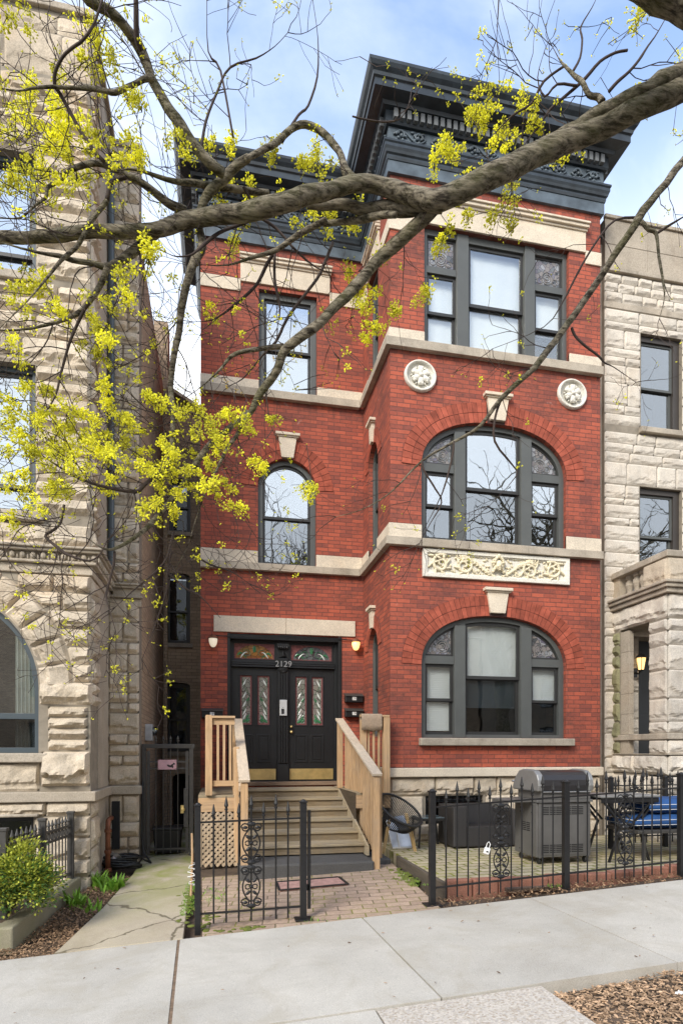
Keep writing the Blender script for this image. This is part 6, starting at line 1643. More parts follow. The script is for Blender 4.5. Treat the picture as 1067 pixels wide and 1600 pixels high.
LIMBS=[
('limb',0.5,(3.76,4.01,6.85,0.097,3.50,4.00,6.65,0.088,3.15,4.03,6.46,0.084,2.89,4.13,6.36,0.081,2.60,4.19,6.24,0.081,2.28,4.19,6.04,0.079,1.96,4.17,5.83,0.078,1.75,4.21,5.72,0.074,1.59,4.26,5.67,0.075,1.45,4.30,5.71,0.067,1.22,4.37,5.81,0.056,1.03,4.38,5.80,0.054,0.83,4.36,5.71,0.055,0.69,4.35,5.64,0.058,0.54,4.35,5.56,0.062,0.36,4.37,5.50,0.061,0.18,4.43,5.48,0.058,-0.00,4.49,5.48,0.058,-0.19,4.54,5.46,0.055,-0.30,4.55,5.42,0.051,-0.46,4.55,5.34,0.045,-0.63,4.54,5.29,0.043,-0.85,4.53,5.25,0.042,-1.07,4.56,5.21,0.041,-1.30,4.64,5.21,0.039,-1.53,4.70,5.23,0.039,-1.83,4.73,5.18,0.035)),
('limb_upper',0.2,(3.78,3.98,6.96,0.066,3.47,3.96,6.74,0.061,3.17,3.98,6.55,0.057,2.95,4.06,6.46,0.053,2.76,4.14,6.38,0.050,2.55,4.19,6.27,0.042,2.33,4.19,6.12,0.035,2.11,4.17,5.96,0.023)),
('fork',0.2,(1.66,4.31,5.71,0.060,1.43,4.39,5.70,0.053,1.25,4.45,5.72,0.046,1.10,4.49,5.72,0.042,0.96,4.50,5.73,0.038,0.83,4.50,5.72,0.035,0.66,4.49,5.68,0.031)),
('desc',1.3,(1.63,4.31,5.72,0.057,1.55,4.37,5.64,0.050,1.45,4.44,5.57,0.046,1.32,4.52,5.48,0.045,1.22,4.56,5.40,0.043,1.08,4.58,5.23,0.041,0.93,4.59,5.05,0.039,0.78,4.61,4.90,0.037,0.61,4.67,4.77,0.036,0.51,4.72,4.70,0.034,0.46,4.78,4.59,0.033,0.37,4.85,4.49,0.031,0.30,4.90,4.38,0.029,0.24,4.93,4.28,0.025,0.15,4.95,4.12,0.021,0.07,4.96,4.00,0.021,-0.00,4.96,3.85,0.017,-0.08,4.98,3.70,0.017,-0.13,5.01,3.57,0.012,-0.18,5.06,3.44,0.012,-0.26,5.16,3.23,0.011,-0.37,5.24,3.06,0.009)),
('d2',1.8,(0.52,4.84,4.82,0.021,0.40,4.84,4.79,0.018,0.22,4.82,4.73,0.016,0.10,4.82,4.67,0.014,0.02,4.82,4.56,0.012,-0.10,4.84,4.44,0.010,-0.20,4.87,4.37,0.008)),
('leader',0.5,(-0.89,4.15,6.54,0.030,-0.83,4.18,6.47,0.030,-0.70,4.24,6.49,0.031,-0.61,4.31,6.48,0.031,-0.54,4.37,6.45,0.035,-0.49,4.41,6.38,0.033,-0.45,4.43,6.28,0.033,-0.35,4.43,6.13,0.033,-0.25,4.43,6.01,0.033,-0.14,4.45,5.89,0.034,-0.05,4.48,5.83,0.035,0.04,4.52,5.82,0.035)),
('vert',0.6,(0.23,4.50,5.96,0.027,0.13,4.55,5.92,0.032,0.04,4.59,5.84,0.034,-0.07,4.61,5.73,0.033,-0.12,4.62,5.64,0.029,-0.14,4.62,5.48,0.029,-0.12,4.61,5.37,0.031,-0.13,4.61,5.29,0.032,-0.19,4.61,5.16,0.031,-0.25,4.65,4.97,0.027,-0.29,4.73,4.77,0.025,-0.33,4.80,4.61,0.024,-0.36,4.85,4.40,0.022,-0.34,4.86,4.13,0.020,-0.36,4.85,3.88,0.018,-0.40,4.85,3.75,0.014)),
('v2',0.3,(-0.53,4.15,6.63,0.013,-0.53,4.18,6.53,0.015,-0.54,4.26,6.40,0.019,-0.51,4.31,6.36,0.025)),
('hook',0.2,(0.99,4.37,5.81,0.037,0.93,4.40,5.90,0.031,0.89,4.44,6.08,0.025,0.78,4.49,6.24,0.025,0.65,4.50,6.29,0.025,0.54,4.50,6.23,0.023,0.42,4.49,6.09,0.023,0.31,4.47,5.99,0.021,0.20,4.46,5.90,0.019)),
('b3',1.3,(-0.40,4.64,5.46,0.041,-0.49,4.64,5.36,0.037,-0.57,4.63,5.26,0.034,-0.70,4.60,5.11,0.030,-0.78,4.57,5.03,0.026,-0.87,4.54,5.02,0.018,-1.00,4.51,5.00,0.018,-1.08,4.49,5.00,0.018,-1.21,4.49,5.00,0.014,-1.33,4.50,5.02,0.014,-1.47,4.52,5.05,0.012,-1.63,4.54,5.01,0.011)),
('b3d',1.4,(-0.77,4.50,4.98,0.022,-0.83,4.55,4.87,0.020,-0.90,4.57,4.76,0.018,-0.99,4.58,4.67,0.016,-1.14,4.58,4.59,0.014,-1.29,4.56,4.51,0.011,-1.47,4.54,4.46,0.009,-1.60,4.55,4.41,0.007)),
('b3e',1.4,(-0.89,4.50,4.71,0.014,-0.94,4.54,4.65,0.013,-1.03,4.60,4.50,0.011,-1.10,4.63,4.28,0.010,-1.14,4.62,4.09,0.009,-1.25,4.62,3.89,0.007,-1.38,4.65,3.76,0.007)),
('b4',1.0,(-0.75,4.37,5.34,0.018,-0.83,4.39,5.23,0.018,-0.89,4.40,5.13,0.018,-0.95,4.41,5.02,0.016,-1.05,4.40,4.90,0.014,-1.14,4.37,4.73,0.012,-1.24,4.30,4.51,0.010,-1.38,4.25,4.29,0.008)),
('b5',1.2,(-0.24,4.75,5.69,0.031,-0.34,4.73,5.70,0.031,-0.43,4.69,5.72,0.027,-0.54,4.64,5.74,0.025,-0.65,4.59,5.74,0.022,-0.75,4.55,5.74,0.020,-0.85,4.52,5.72,0.018,-0.95,4.51,5.67,0.018,-1.02,4.50,5.61,0.016,-1.08,4.51,5.54,0.016,-1.16,4.51,5.48,0.016,-1.17,4.51,5.41,0.016,-1.24,4.51,5.34,0.014,-1.33,4.50,5.23,0.014,-1.45,4.47,5.18,0.012,-1.55,4.42,5.11,0.010)),
('b5b',1.0,(-0.64,4.50,5.64,0.015,-0.70,4.49,5.60,0.014,-0.74,4.47,5.54,0.014,-0.76,4.45,5.41,0.016)),
('b6',0.8,(0.39,4.75,5.95,0.024,0.19,4.71,5.90,0.024,-0.06,4.62,5.80,0.023,-0.19,4.57,5.75,0.023,-0.31,4.54,5.71,0.019,-0.49,4.51,5.71,0.017,-0.63,4.52,5.72,0.015,-0.80,4.52,5.66,0.011)),
('b7',1.2,(-0.43,4.25,6.12,0.021,-0.49,4.25,6.10,0.019,-0.54,4.26,6.07,0.017,-0.58,4.26,6.04,0.016,-0.68,4.28,6.00,0.016,-0.76,4.29,6.01,0.014,-0.91,4.30,6.00,0.014,-1.15,4.27,5.92,0.012,-1.26,4.23,5.83,0.010,-1.36,4.19,5.78,0.010,-1.46,4.16,5.75,0.008)),
('b8',1.2,(-0.76,4.37,5.60,0.014,-0.82,4.37,5.65,0.014,-0.87,4.37,5.72,0.014,-0.92,4.37,5.78,0.013,-0.98,4.35,5.88,0.012,-1.03,4.32,5.95,0.012,-1.06,4.30,5.98,0.012,-1.05,4.26,6.03,0.011,-0.99,4.21,6.09,0.010,-0.92,4.17,6.12,0.010,-0.85,4.13,6.14,0.010,-0.77,4.09,6.23,0.008,-0.72,4.07,6.37,0.007)),
('b9',1.4,(-0.39,4.91,3.83,0.016,-0.44,4.88,3.74,0.016,-0.55,4.82,3.60,0.016,-0.62,4.78,3.52,0.014,-0.86,4.74,3.53,0.012,-1.03,4.73,3.58,0.011,-1.19,4.73,3.67,0.011,-1.33,4.70,3.74,0.009,-1.50,4.63,3.77,0.008)),
('b10',1.0,(0.24,5.05,4.37,0.026,0.05,5.00,4.16,0.025,-0.08,4.99,4.02,0.025,-0.22,4.99,3.80,0.025,-0.31,4.97,3.64,0.022,-0.43,4.92,3.45,0.020,-0.51,4.87,3.32,0.020,-0.62,4.80,3.18,0.018,-0.77,4.73,3.06,0.015,-0.85,4.70,3.06,0.011,-0.94,4.67,3.11,0.009,-1.02,4.66,3.11,0.007)),
('b10b',1.2,(-0.76,4.75,3.05,0.010,-0.76,4.73,2.95,0.010,-0.79,4.69,2.79,0.009,-0.80,4.65,2.68,0.008,-0.76,4.60,2.55,0.007,-0.72,4.56,2.42,0.006)),
('b11',1.2,(-1.13,4.84,3.40,0.009,-1.14,4.78,3.25,0.009,-1.18,4.73,3.17,0.011,-1.22,4.69,3.11,0.011,-1.12,4.63,3.01,0.012,-1.04,4.58,2.95,0.012,-0.89,4.52,2.90,0.011,-0.81,4.50,2.95,0.011,-0.77,4.48,3.03,0.009)),
('b12',0.8,(-0.35,4.98,3.31,0.009,-0.39,4.93,3.09,0.009,-0.49,4.91,2.95,0.008,-0.66,4.91,2.79,0.008,-0.78,4.92,2.67,0.006)),
('b13',0.6,(-0.36,4.98,3.16,0.008,-0.39,4.99,3.01,0.008,-0.40,5.02,2.86,0.008,-0.46,5.08,2.69,0.007,-0.55,5.17,2.47,0.007,-0.62,5.24,2.32,0.005)),
('b14',0.6,(-0.39,4.98,2.98,0.007,-0.25,4.99,2.86,0.007,-0.15,5.00,2.82,0.007,0.02,5.08,2.66,0.006)),
('b15',0.3,(-0.21,5.15,3.20,0.008,-0.06,5.17,3.12,0.008,0.10,5.20,3.09,0.007,0.26,5.23,3.00,0.006)),
('e1',1.7,(0.81,4.50,5.59,0.023,0.73,4.55,5.58,0.022,0.60,4.62,5.54,0.020,0.44,4.68,5.45,0.018,0.28,4.70,5.39,0.016,0.08,4.72,5.31,0.014,-0.12,4.75,5.30,0.012)),
('e2',1.8,(0.44,4.75,5.50,0.015,0.38,4.79,5.42,0.014,0.32,4.82,5.30,0.013,0.25,4.83,5.21,0.013,0.10,4.86,5.08,0.012,-0.05,4.90,4.99,0.011,-0.20,4.95,4.99,0.009)),
('e3',1.8,(0.92,4.84,5.72,0.013,0.82,4.83,5.46,0.012,0.71,4.81,5.27,0.012,0.55,4.83,5.05,0.012,0.46,4.87,4.87,0.011,0.35,4.92,4.77,0.010,0.20,4.99,4.61,0.008,0.05,5.01,4.51,0.007,-0.15,5.01,4.22,0.006)),
('e4',0.8,(0.44,4.75,5.49,0.011,0.44,4.77,5.29,0.011,0.48,4.77,5.07,0.010,0.46,4.77,4.91,0.008)),
('e5',1.0,(0.19,4.64,5.86,0.012,0.25,4.67,5.79,0.012,0.29,4.69,5.71,0.011,0.44,4.70,5.64,0.011,0.64,4.69,5.45,0.010,0.84,4.71,5.37,0.008,1.12,4.77,5.46,0.007)),
('e6',1.1,(0.38,4.64,5.70,0.012,0.19,4.62,5.56,0.012,0.05,4.60,5.47,0.012,-0.07,4.55,5.33,0.015,-0.18,4.50,5.17,0.011,-0.29,4.47,5.11,0.009,-0.36,4.45,5.11,0.007)),
('und',0.3,(1.32,4.37,5.61,0.023,1.20,4.45,5.65,0.027,1.06,4.53,5.67,0.028,0.93,4.60,5.68,0.024,0.81,4.65,5.70,0.022)),
('R',0.6,(4.41,4.64,7.24,0.032,4.11,4.70,6.89,0.032,3.93,4.69,6.65,0.032,3.70,4.70,6.36,0.034,3.60,4.73,6.19,0.032,3.48,4.80,6.01,0.031,3.38,4.88,5.84,0.030,3.19,4.95,5.55,0.029,3.00,4.95,5.29,0.028,2.78,4.94,5.00,0.027,2.50,5.00,4.74,0.023,2.33,5.10,4.51,0.021,2.11,5.17,4.38,0.020,1.81,5.20,4.19,0.018,1.51,5.19,3.87,0.015,1.25,5.22,3.71,0.013,1.03,5.27,3.65,0.010)),
('R2',1.6,(3.64,4.64,6.21,0.018,3.70,4.63,6.14,0.018,3.78,4.63,6.12,0.016,3.78,4.60,5.89,0.013,3.78,4.55,5.63,0.013,3.76,4.51,5.45,0.011,3.67,4.46,5.23,0.010)),
('R3',1.2,(3.78,4.64,6.12,0.011,3.89,4.61,6.19,0.011,4.06,4.54,6.28,0.011)),
('R4',0.8,(3.18,4.98,5.44,0.013,3.21,4.97,5.36,0.012,3.30,4.95,5.27,0.011,3.43,4.95,5.20,0.010,3.50,4.95,5.14,0.009,3.60,4.96,5.12,0.009,3.86,5.00,5.04,0.008)),
('R5',1.0,(3.89,4.98,6.58,0.012,3.61,4.96,6.49,0.010,3.42,4.99,6.26,0.009,3.27,5.05,5.99,0.009,3.17,5.10,5.78,0.009,2.98,5.12,5.52,0.008,2.44,5.07,5.21,0.007)),
('R6',0.5,(2.52,5.05,4.77,0.012,2.46,5.05,4.59,0.011,2.46,5.07,4.37,0.011,2.66,5.12,4.20,0.009,2.70,5.13,4.10,0.009,2.45,5.15,3.82,0.007)),
('R7',0.5,(1.76,5.05,4.11,0.011,1.78,5.05,4.03,0.010,1.89,5.06,3.88,0.009,1.95,5.07,3.77,0.008,1.85,5.11,3.58,0.007,1.77,5.14,3.42,0.006)),
('R8',0.5,(2.06,5.05,4.32,0.009,2.04,5.05,4.17,0.009,1.96,5.08,3.86,0.008,1.80,5.14,3.53,0.006)),
('M0',0.2,(2.27,3.47,6.74,0.077,2.73,3.58,6.80,0.094,2.96,3.59,6.74,0.099,3.16,3.57,6.68,0.103,3.45,3.55,6.59,0.107)),
('u1',0.8,(2.86,4.08,6.49,0.027,2.83,4.09,6.54,0.023,2.76,4.10,6.55,0.019,2.72,4.13,6.67,0.018,2.68,4.16,6.74,0.016,2.61,4.20,6.85,0.014,2.59,4.24,6.95,0.010,2.57,4.29,7.09,0.008)),
('u2',1.0,(3.13,4.15,7.03,0.010,3.03,4.16,7.00,0.010,2.92,4.19,6.94,0.012,2.83,4.24,6.85,0.013,2.77,4.27,6.80,0.014,2.68,4.32,6.74,0.013,2.59,4.36,6.67,0.012,2.51,4.39,6.55,0.011,2.41,4.40,6.42,0.010,2.33,4.39,6.27,0.009,2.25,4.38,6.12,0.007)),
('u3',0.8,(2.92,4.08,6.59,0.013,2.97,4.05,6.64,0.012,3.05,4.03,6.71,0.011,3.12,4.01,6.79,0.010,3.20,4.01,6.92,0.009,3.30,4.02,7.07,0.009,3.46,4.04,7.36,0.008)),
('u4',1.0,(2.65,4.25,6.91,0.010,2.50,4.30,6.81,0.010,2.43,4.36,6.69,0.009,2.29,4.41,6.61,0.009,2.19,4.43,6.51,0.008,2.08,4.44,6.37,0.007)),
('u5',0.9,(2.76,4.25,6.78,0.010,2.61,4.29,6.80,0.009,2.53,4.34,6.74,0.008,2.50,4.39,6.94,0.007,2.59,4.45,7.23,0.006)),
('u6',0.9,(2.72,4.25,6.88,0.010,2.79,4.26,7.02,0.009,2.83,4.29,7.21,0.008,2.83,4.31,7.33,0.007,2.95,4.34,7.55,0.007,3.01,4.35,7.68,0.005)),
('s1',0.8,(0.47,4.50,6.12,0.012,0.60,4.56,6.41,0.010,0.68,4.58,6.52,0.009,0.75,4.58,6.76,0.008,0.75,4.55,7.02,0.006,0.71,4.55,7.30,0.005)),
('s2',0.8,(-0.12,4.50,5.95,0.011,-0.09,4.56,6.21,0.010,-0.00,4.58,6.49,0.009,0.09,4.57,6.67,0.008,0.28,4.55,6.76,0.007,0.42,4.54,6.87,0.006,0.52,4.55,7.01,0.005)),
('s3',0.8,(0.11,4.50,6.08,0.008,0.02,4.59,6.65,0.008,-0.07,4.57,6.75,0.006,-0.08,4.55,7.10,0.005)),
('s4',0.6,(1.04,4.64,6.58,0.006,1.25,4.65,6.59,0.007,1.43,4.64,6.64,0.006,1.50,4.61,6.75,0.005)),
('k1',0.6,(2.05,4.15,7.20,0.006,2.04,4.15,7.05,0.005,2.04,4.17,6.88,0.005)),]
UMBELS=[(-1.21,4.72,6.21,0.131),(-1.31,4.84,6.20,0.143),(-1.14,4.90,6.26,0.121),(-1.29,5.04,6.26,0.149),(-1.08,4.84,6.29,0.087),(-1.43,5.02,6.55,0.099),(-1.14,4.13,5.08,0.081),(-1.44,4.57,5.44,0.080),(-1.55,5.04,5.93,0.098),(-1.15,4.75,5.95,0.094),(-1.03,5.00,6.42,0.090),(-1.25,4.21,5.40,0.082),(-0.88,4.57,6.67,0.101),(-0.81,4.35,6.30,0.087),(-0.83,4.64,6.56,0.065),(-1.35,4.67,6.80,0.055),(-1.32,4.11,6.14,0.048),(-0.60,4.32,5.64,0.096),(-0.53,4.38,5.73,0.080),(-0.77,5.02,6.23,0.071),(-1.00,4.87,5.97,0.073),(-0.80,4.26,5.69,0.060),(-0.66,4.90,6.66,0.060),(-0.53,4.24,5.90,0.043),(-1.10,4.72,6.30,0.075),(-0.75,4.23,5.48,0.068),(-0.92,4.10,5.18,0.057),(-0.35,4.97,6.50,0.051),(-0.22,4.31,5.74,0.062),(0.10,4.61,6.10,0.087),(-0.08,5.08,6.57,0.053),(0.10,4.94,6.08,0.062),(0.05,4.64,5.70,0.058),(0.24,4.98,6.19,0.073),(0.50,4.77,5.93,0.061),(0.35,4.84,5.90,0.041),(0.22,4.60,5.59,0.044),(0.12,4.97,5.75,0.073),(0.43,4.85,6.38,0.062),(0.73,4.98,5.99,0.086),(0.91,4.95,5.99,0.118),(0.89,4.65,5.80,0.081),(1.07,4.68,5.74,0.051),(0.65,4.58,6.10,0.049),(0.77,4.57,6.09,0.074),(0.81,4.53,5.96,0.059),(0.76,4.65,6.23,0.050),(0.45,4.80,6.41,0.046),(-0.39,4.10,4.78,0.075),(-0.43,4.78,5.23,0.078),(-0.49,4.44,5.12,0.045),(-0.61,4.41,4.88,0.062),(-1.42,4.92,5.05,0.096),(-1.24,4.58,4.86,0.072),(-1.33,4.42,4.61,0.060),(-0.88,4.58,4.65,0.092),(-0.90,4.80,4.71,0.096),(-0.71,4.16,4.27,0.059),(-0.80,5.08,5.13,0.061),(-1.02,4.12,4.36,0.049),(-1.16,4.85,4.80,0.048),(-1.31,4.94,5.06,0.058),(-0.61,4.12,4.52,0.037),(-0.03,4.89,5.06,0.076),(1.21,4.68,5.25,0.077),(1.21,4.79,5.20,0.073),(1.11,4.50,4.88,0.064),(1.34,4.52,4.98,0.050),(1.23,4.59,5.44,0.045),(1.24,4.98,5.09,0.044),(1.24,4.60,4.89,0.040),(1.08,4.88,5.51,0.043),(1.76,4.96,5.55,0.044),(1.74,4.97,5.48,0.039),(1.10,4.67,5.20,0.041),(0.69,4.68,3.58,0.055),(0.65,4.76,3.66,0.046),(0.43,4.89,4.25,0.052),(0.16,4.55,4.04,0.076),(0.24,4.87,4.17,0.056),(0.11,4.90,4.19,0.051),(-0.03,4.93,4.22,0.067),(-0.09,4.14,3.76,0.047),(-0.21,5.05,4.34,0.052),(0.02,4.55,3.80,0.062),(-0.04,4.67,3.75,0.068),(0.07,4.81,3.66,0.070),(-0.00,4.96,3.67,0.047),(0.14,4.67,3.40,0.054),(0.31,4.96,3.92,0.042),(0.34,4.77,3.77,0.040),(-0.38,4.41,4.03,0.045),(-0.49,4.42,4.02,0.049),(-0.25,4.28,3.86,0.040),(-1.28,4.18,3.63,0.082),(-1.21,4.25,3.61,0.092),(-1.19,4.79,3.89,0.095),(-1.14,5.10,4.01,0.091),(-1.15,4.26,3.52,0.084),(-1.23,4.15,3.48,0.073),(-1.09,5.09,4.08,0.111),(-0.91,4.63,3.80,0.116),(-0.80,4.51,3.60,0.100),(-0.65,4.34,3.48,0.096),(-1.10,4.69,3.57,0.116),(-1.26,4.93,3.56,0.117),(-1.31,4.56,3.43,0.080),(-1.39,4.52,3.33,0.062),(-1.12,4.16,3.10,0.065),(-0.87,5.02,3.59,0.061),(-0.85,4.13,3.46,0.074),(-1.02,4.59,3.39,0.082),(-0.47,4.94,3.92,0.111),(-0.31,4.23,3.55,0.087),(-0.39,4.83,3.72,0.089),(-0.30,5.05,3.79,0.083),(-0.34,4.73,3.41,0.078),(-0.44,4.89,3.53,0.060),(-0.50,4.21,3.15,0.060),(-0.14,4.53,3.61,0.075),(-0.08,4.25,3.43,0.053),(-0.18,4.94,3.66,0.061),(-0.51,4.39,3.50,0.045),(-1.44,4.55,3.17,0.062),(-1.63,5.10,3.95,0.070),(-0.76,4.95,4.17,0.060),(-0.75,5.08,4.20,0.051),(-0.81,4.55,4.18,0.046),(-0.79,4.59,4.07,0.051),(-0.41,4.83,3.90,0.069),(-0.90,4.58,3.89,0.064),(-1.42,4.39,3.84,0.060),(-1.40,4.50,3.94,0.053),(-1.24,4.25,3.94,0.033),(-0.60,4.48,3.89,0.036),(-0.21,5.09,4.05,0.053),(-0.05,4.98,4.06,0.047),(-0.26,4.73,3.52,0.058),(-1.24,4.60,3.56,0.072),(-0.91,4.44,3.50,0.062),(-1.27,4.19,4.15,0.041),(-1.18,4.37,3.85,0.043),(-0.87,4.88,4.56,0.034),(-1.18,4.97,4.13,0.059),(-1.00,4.46,3.92,0.044),(-1.25,4.89,4.28,0.039),(-0.68,4.87,3.94,0.069),(-0.78,4.79,3.84,0.077),(-0.59,4.76,3.75,0.048),(2.19,4.55,6.90,0.094),(2.06,4.40,6.55,0.090),(2.21,4.53,6.60,0.094),(2.21,4.36,6.34,0.060),(2.01,4.44,6.56,0.066),(1.81,4.56,6.38,0.082),(1.88,4.53,6.31,0.061),(1.67,4.37,6.13,0.064),(2.90,4.63,6.57,0.049),(1.90,4.51,6.06,0.051),(1.86,4.48,5.96,0.046),(1.88,4.25,5.85,0.044),(2.32,4.47,6.01,0.046),(2.20,4.35,5.69,0.050),(2.13,4.52,5.84,0.041),(1.76,4.44,5.60,0.055),(1.76,4.58,5.61,0.046),(1.95,4.51,5.80,0.041),(2.35,4.57,6.25,0.042),(2.50,4.39,6.56,0.046),(2.48,4.51,6.78,0.042),(3.52,4.55,7.15,0.066),(3.90,4.58,7.41,0.084),(3.55,4.39,7.76,0.064),(3.60,4.59,7.97,0.056),(2.46,4.60,7.00,0.048),(1.69,4.53,6.25,0.046),(2.04,4.64,6.85,0.042)]
BUDS=[(0.01,4.89,5.12),(-0.00,4.80,4.90),(-0.09,4.81,4.82),(-0.05,4.73,4.68),(0.07,4.87,4.68),(0.05,4.89,4.60),(0.11,4.80,4.59),(0.19,4.84,4.68),(0.30,4.84,4.67),(0.06,4.85,4.49),(0.14,4.73,4.48),(0.24,4.86,4.59),(0.27,4.82,4.60),(0.84,4.83,5.02),(0.86,4.78,4.95),(0.90,4.82,5.01),(0.92,4.85,4.98),(0.89,4.83,5.04),(1.08,4.84,5.06),(1.07,4.71,4.87),(0.82,4.73,4.61),(0.86,4.79,4.61),(0.90,4.83,4.57),(0.93,4.74,4.56),(0.97,4.84,4.54),(0.84,4.83,4.55),(0.94,4.71,4.55),(1.05,4.79,4.97),(-0.06,4.75,4.26),(0.07,4.71,4.36),(0.14,4.73,4.35),(0.19,4.76,4.35),(0.32,4.74,4.30),(0.58,4.74,4.74),(0.63,4.71,4.67),(0.68,4.79,4.81),(0.65,4.78,4.75),(0.60,4.82,4.72),(0.44,4.82,4.70),(0.49,4.75,4.62),(1.97,4.48,6.92),(1.94,4.30,6.81),(2.00,4.38,6.77),(2.05,4.36,6.83),(2.11,4.38,6.97),(2.24,4.32,7.06),(2.43,4.47,7.32),(1.97,4.37,7.10),(2.37,4.31,7.20),(2.80,4.42,7.36),(2.79,4.32,7.31),(3.03,4.41,7.42),(3.09,4.37,7.52),(3.21,4.42,7.45),(3.05,4.49,7.36),(3.46,4.46,7.51),(3.45,4.38,7.47),(3.73,4.46,7.63),(3.34,4.43,7.63),(2.66,4.37,7.27),(2.69,4.33,7.35),(2.57,4.42,7.04),(-0.18,4.41,6.59),(-0.00,4.49,6.44),(0.07,4.49,6.51),(-0.23,4.42,6.50),(-0.05,4.37,6.34),(-0.01,4.48,6.35),(-0.16,4.30,6.15),(0.22,4.32,6.35),(0.14,4.41,6.50),(1.24,4.42,6.67),(1.24,4.33,6.68),(1.33,4.43,6.68),(1.51,4.48,6.54),(-0.05,4.38,5.67),(-0.74,4.39,6.60),(-0.69,4.35,6.52),(-0.61,4.36,6.49),(-0.52,4.49,6.47),(-0.47,4.38,6.25),(-0.39,4.49,6.26),(-0.35,4.48,6.19),(-0.68,4.42,6.59),(-0.51,4.35,6.36),(-0.43,4.50,6.30),(-0.42,4.40,6.16),(-0.57,4.38,6.51),(-0.64,4.36,6.51),(-0.37,4.50,6.23)]
# ---------------------------------------------------------------- the street tree
tree = thing('street_tree', (4.75, 2.7, .1), 'maple street tree in yellow green bloom whose limbs cross in front of the houses', 'tree')
rt = random.Random(21)
mb = MB()
mb.tube([(4.75,2.7,-.1),(4.74,2.7,.15),(4.72,2.7,.8),(4.70,2.72,2.2),(4.68,2.78,3.8),(4.62,2.9,5.2),(4.52,3.1,6.2)], [.42,.36,.30,.27,.26,.27,.26], 20)
mb.tube([(4.66,2.86,5.0),(4.70,2.9,6.2),(4.55,3.1,7.6),(4.2,3.3,8.7)], [.24,.22,.19,.16], 16)
mb.tube([(4.52,3.1,6.2),(4.15,3.7,6.85),(3.76,4.01,6.95)], [.25,.19,.165], 16)
mb.tube([(4.60,3.0,5.6),(4.6,3.9,6.6),(4.3,4.5,7.3)], [.14,.07,.04], 10)
mb.build('trunk', M['bark'], tree, smooth=True)
def smooth_poly(P, k=3):
    out = []
    for i in range(len(P)-1):
        p0 = P[max(0,i-1)]; p1 = P[i]; p2 = P[i+1]; p3 = P[min(len(P)-1,i+2)]
        for j in range(k):
            t = j/k
            out.append([.5*((2*b)+(-a+c)*t+(2*a-5*b+4*c-d)*t*t+(-a+3*b-3*c+d)*t**3) for a,b,c,d in zip(p0,p1,p2,p3)])
    out.append(list(P[-1])); return out
TW = MB(); TIPS = []; NODES = []
def twig(p, d, L, r, lvl):
    n_ = max(3, int(L/.06)); pts = [p.copy()]; q = p.copy(); d = d.normalized()
    for i in range(n_):
        d = (d + Vector((rt.gauss(0,.16), rt.gauss(0,.13), rt.gauss(0,.16)+.025))).normalized(); q = q + d*(L/n_)
        if q.x > -.4 and q.z < 2.9 and q.y > 4: break
        pts.append(q.copy())
        if lvl > 0 and i > 0 and rt.random() < .42:
            s_ = d.cross(Vector((rt.gauss(0,.5), 1, rt.gauss(0,.5)))).normalized()*rt.choice((-1,1))
            twig(q, d*.75+s_*rt.uniform(.5,.95), L*rt.uniform(.35,.6), r*.68, lvl-1)
    if len(pts) < 2: return
    TW.tube(pts, [max(.0017, r*(1-.55*i/n_)) for i in range(len(pts))], 4)
    NODES.extend(pts[1:]); TIPS.append(pts[-1])
for nm, dens, flat_ in LIMBS:
    P = [flat_[i:i+4] for i in range(0, len(flat_), 4)]
    S_ = smooth_poly(P, 3)
    big = max(p[3] for p in P) > .02
    N_ = len(S_)
    if P[-1][3] < .02 and nm not in ('fork','hook','und','b5b','vert','v2','leader','b8'):
        for i, p in enumerate(S_):
            q_ = i/(N_-1)
            if q_ > .55: p[3] = max(.0025, p[3]*(1-.85*(q_-.55)/.45))
    mb = MB(); wob = [Vector(p[:3]) + Vector((noise.noise((p[0]*6,p[2]*6,1.0)), noise.noise((p[0]*6,p[2]*6,5.0)), noise.noise((p[0]*6,p[2]*6,9.0))))*min(.02, p[3]*.35) for p in S_]
    rad = [p[3]*(1 + .10*noise.noise((p[0]*5, p[2]*5, 3.0)) + (.10*max(0, noise.noise((p[0]*9, p[2]*9, 13.0))))) for p in S_]
    mb.tube(wob, rad, 16 if P[0][3] > .05 else (10 if big else 6))
    mb.build('branch', M['bark'] if P[0][3] > .017 else M['twig'], tree, smooth=True)
    for i in range(1, len(wob)):
        seg = (wob[i]-wob[i-1]); L = seg.length
        if rt.random() < min(1, dens*L*(6.5 if wob[i].x < .2 else 3.6)*(.8 if rad[i] < .05 else .45)):
            d = seg.normalized(); s_ = d.cross(Vector((rt.gauss(0,.35), 1, rt.gauss(0,.35)))).normalized()*rt.choice((-1,1))
            far_left = wob[i].x < .0
            LL_ = rt.uniform(.25,.75)*(1.25 if far_left else .8)
            twig(wob[i], d*rt.uniform(.4,1.0)+s_, LL_, min(rad[i]*.5, rt.uniform(.0035,.0055)), 2 if far_left else 1)
        NODES.append(wob[i])
    if rad[-1] < .012:
        e_ = (wob[-1]-wob[-3]).normalized()
        for k in range(2): twig(wob[-1], e_ + Vector((rt.gauss(0,.3), rt.gauss(0,.2), rt.gauss(0,.3))), rt.uniform(.25,.55), .0035, 2)
UB = MB(); OB = MB(); ST = MB()
OCT = [(0,2,4),(2,1,4),(1,3,4),(3,0,4),(2,0,5),(1,2,5),(3,1,5),(0,3,5)]
def floret(mb, c, d, L, w):
    d = d.normalized(); u = d.orthogonal().normalized(); v = d.cross(u)
    m_ = c + d*L*.6
    mb.add([m_+u*w, m_-u*w, m_+v*w, m_-v*w, c+d*L, c], OCT)
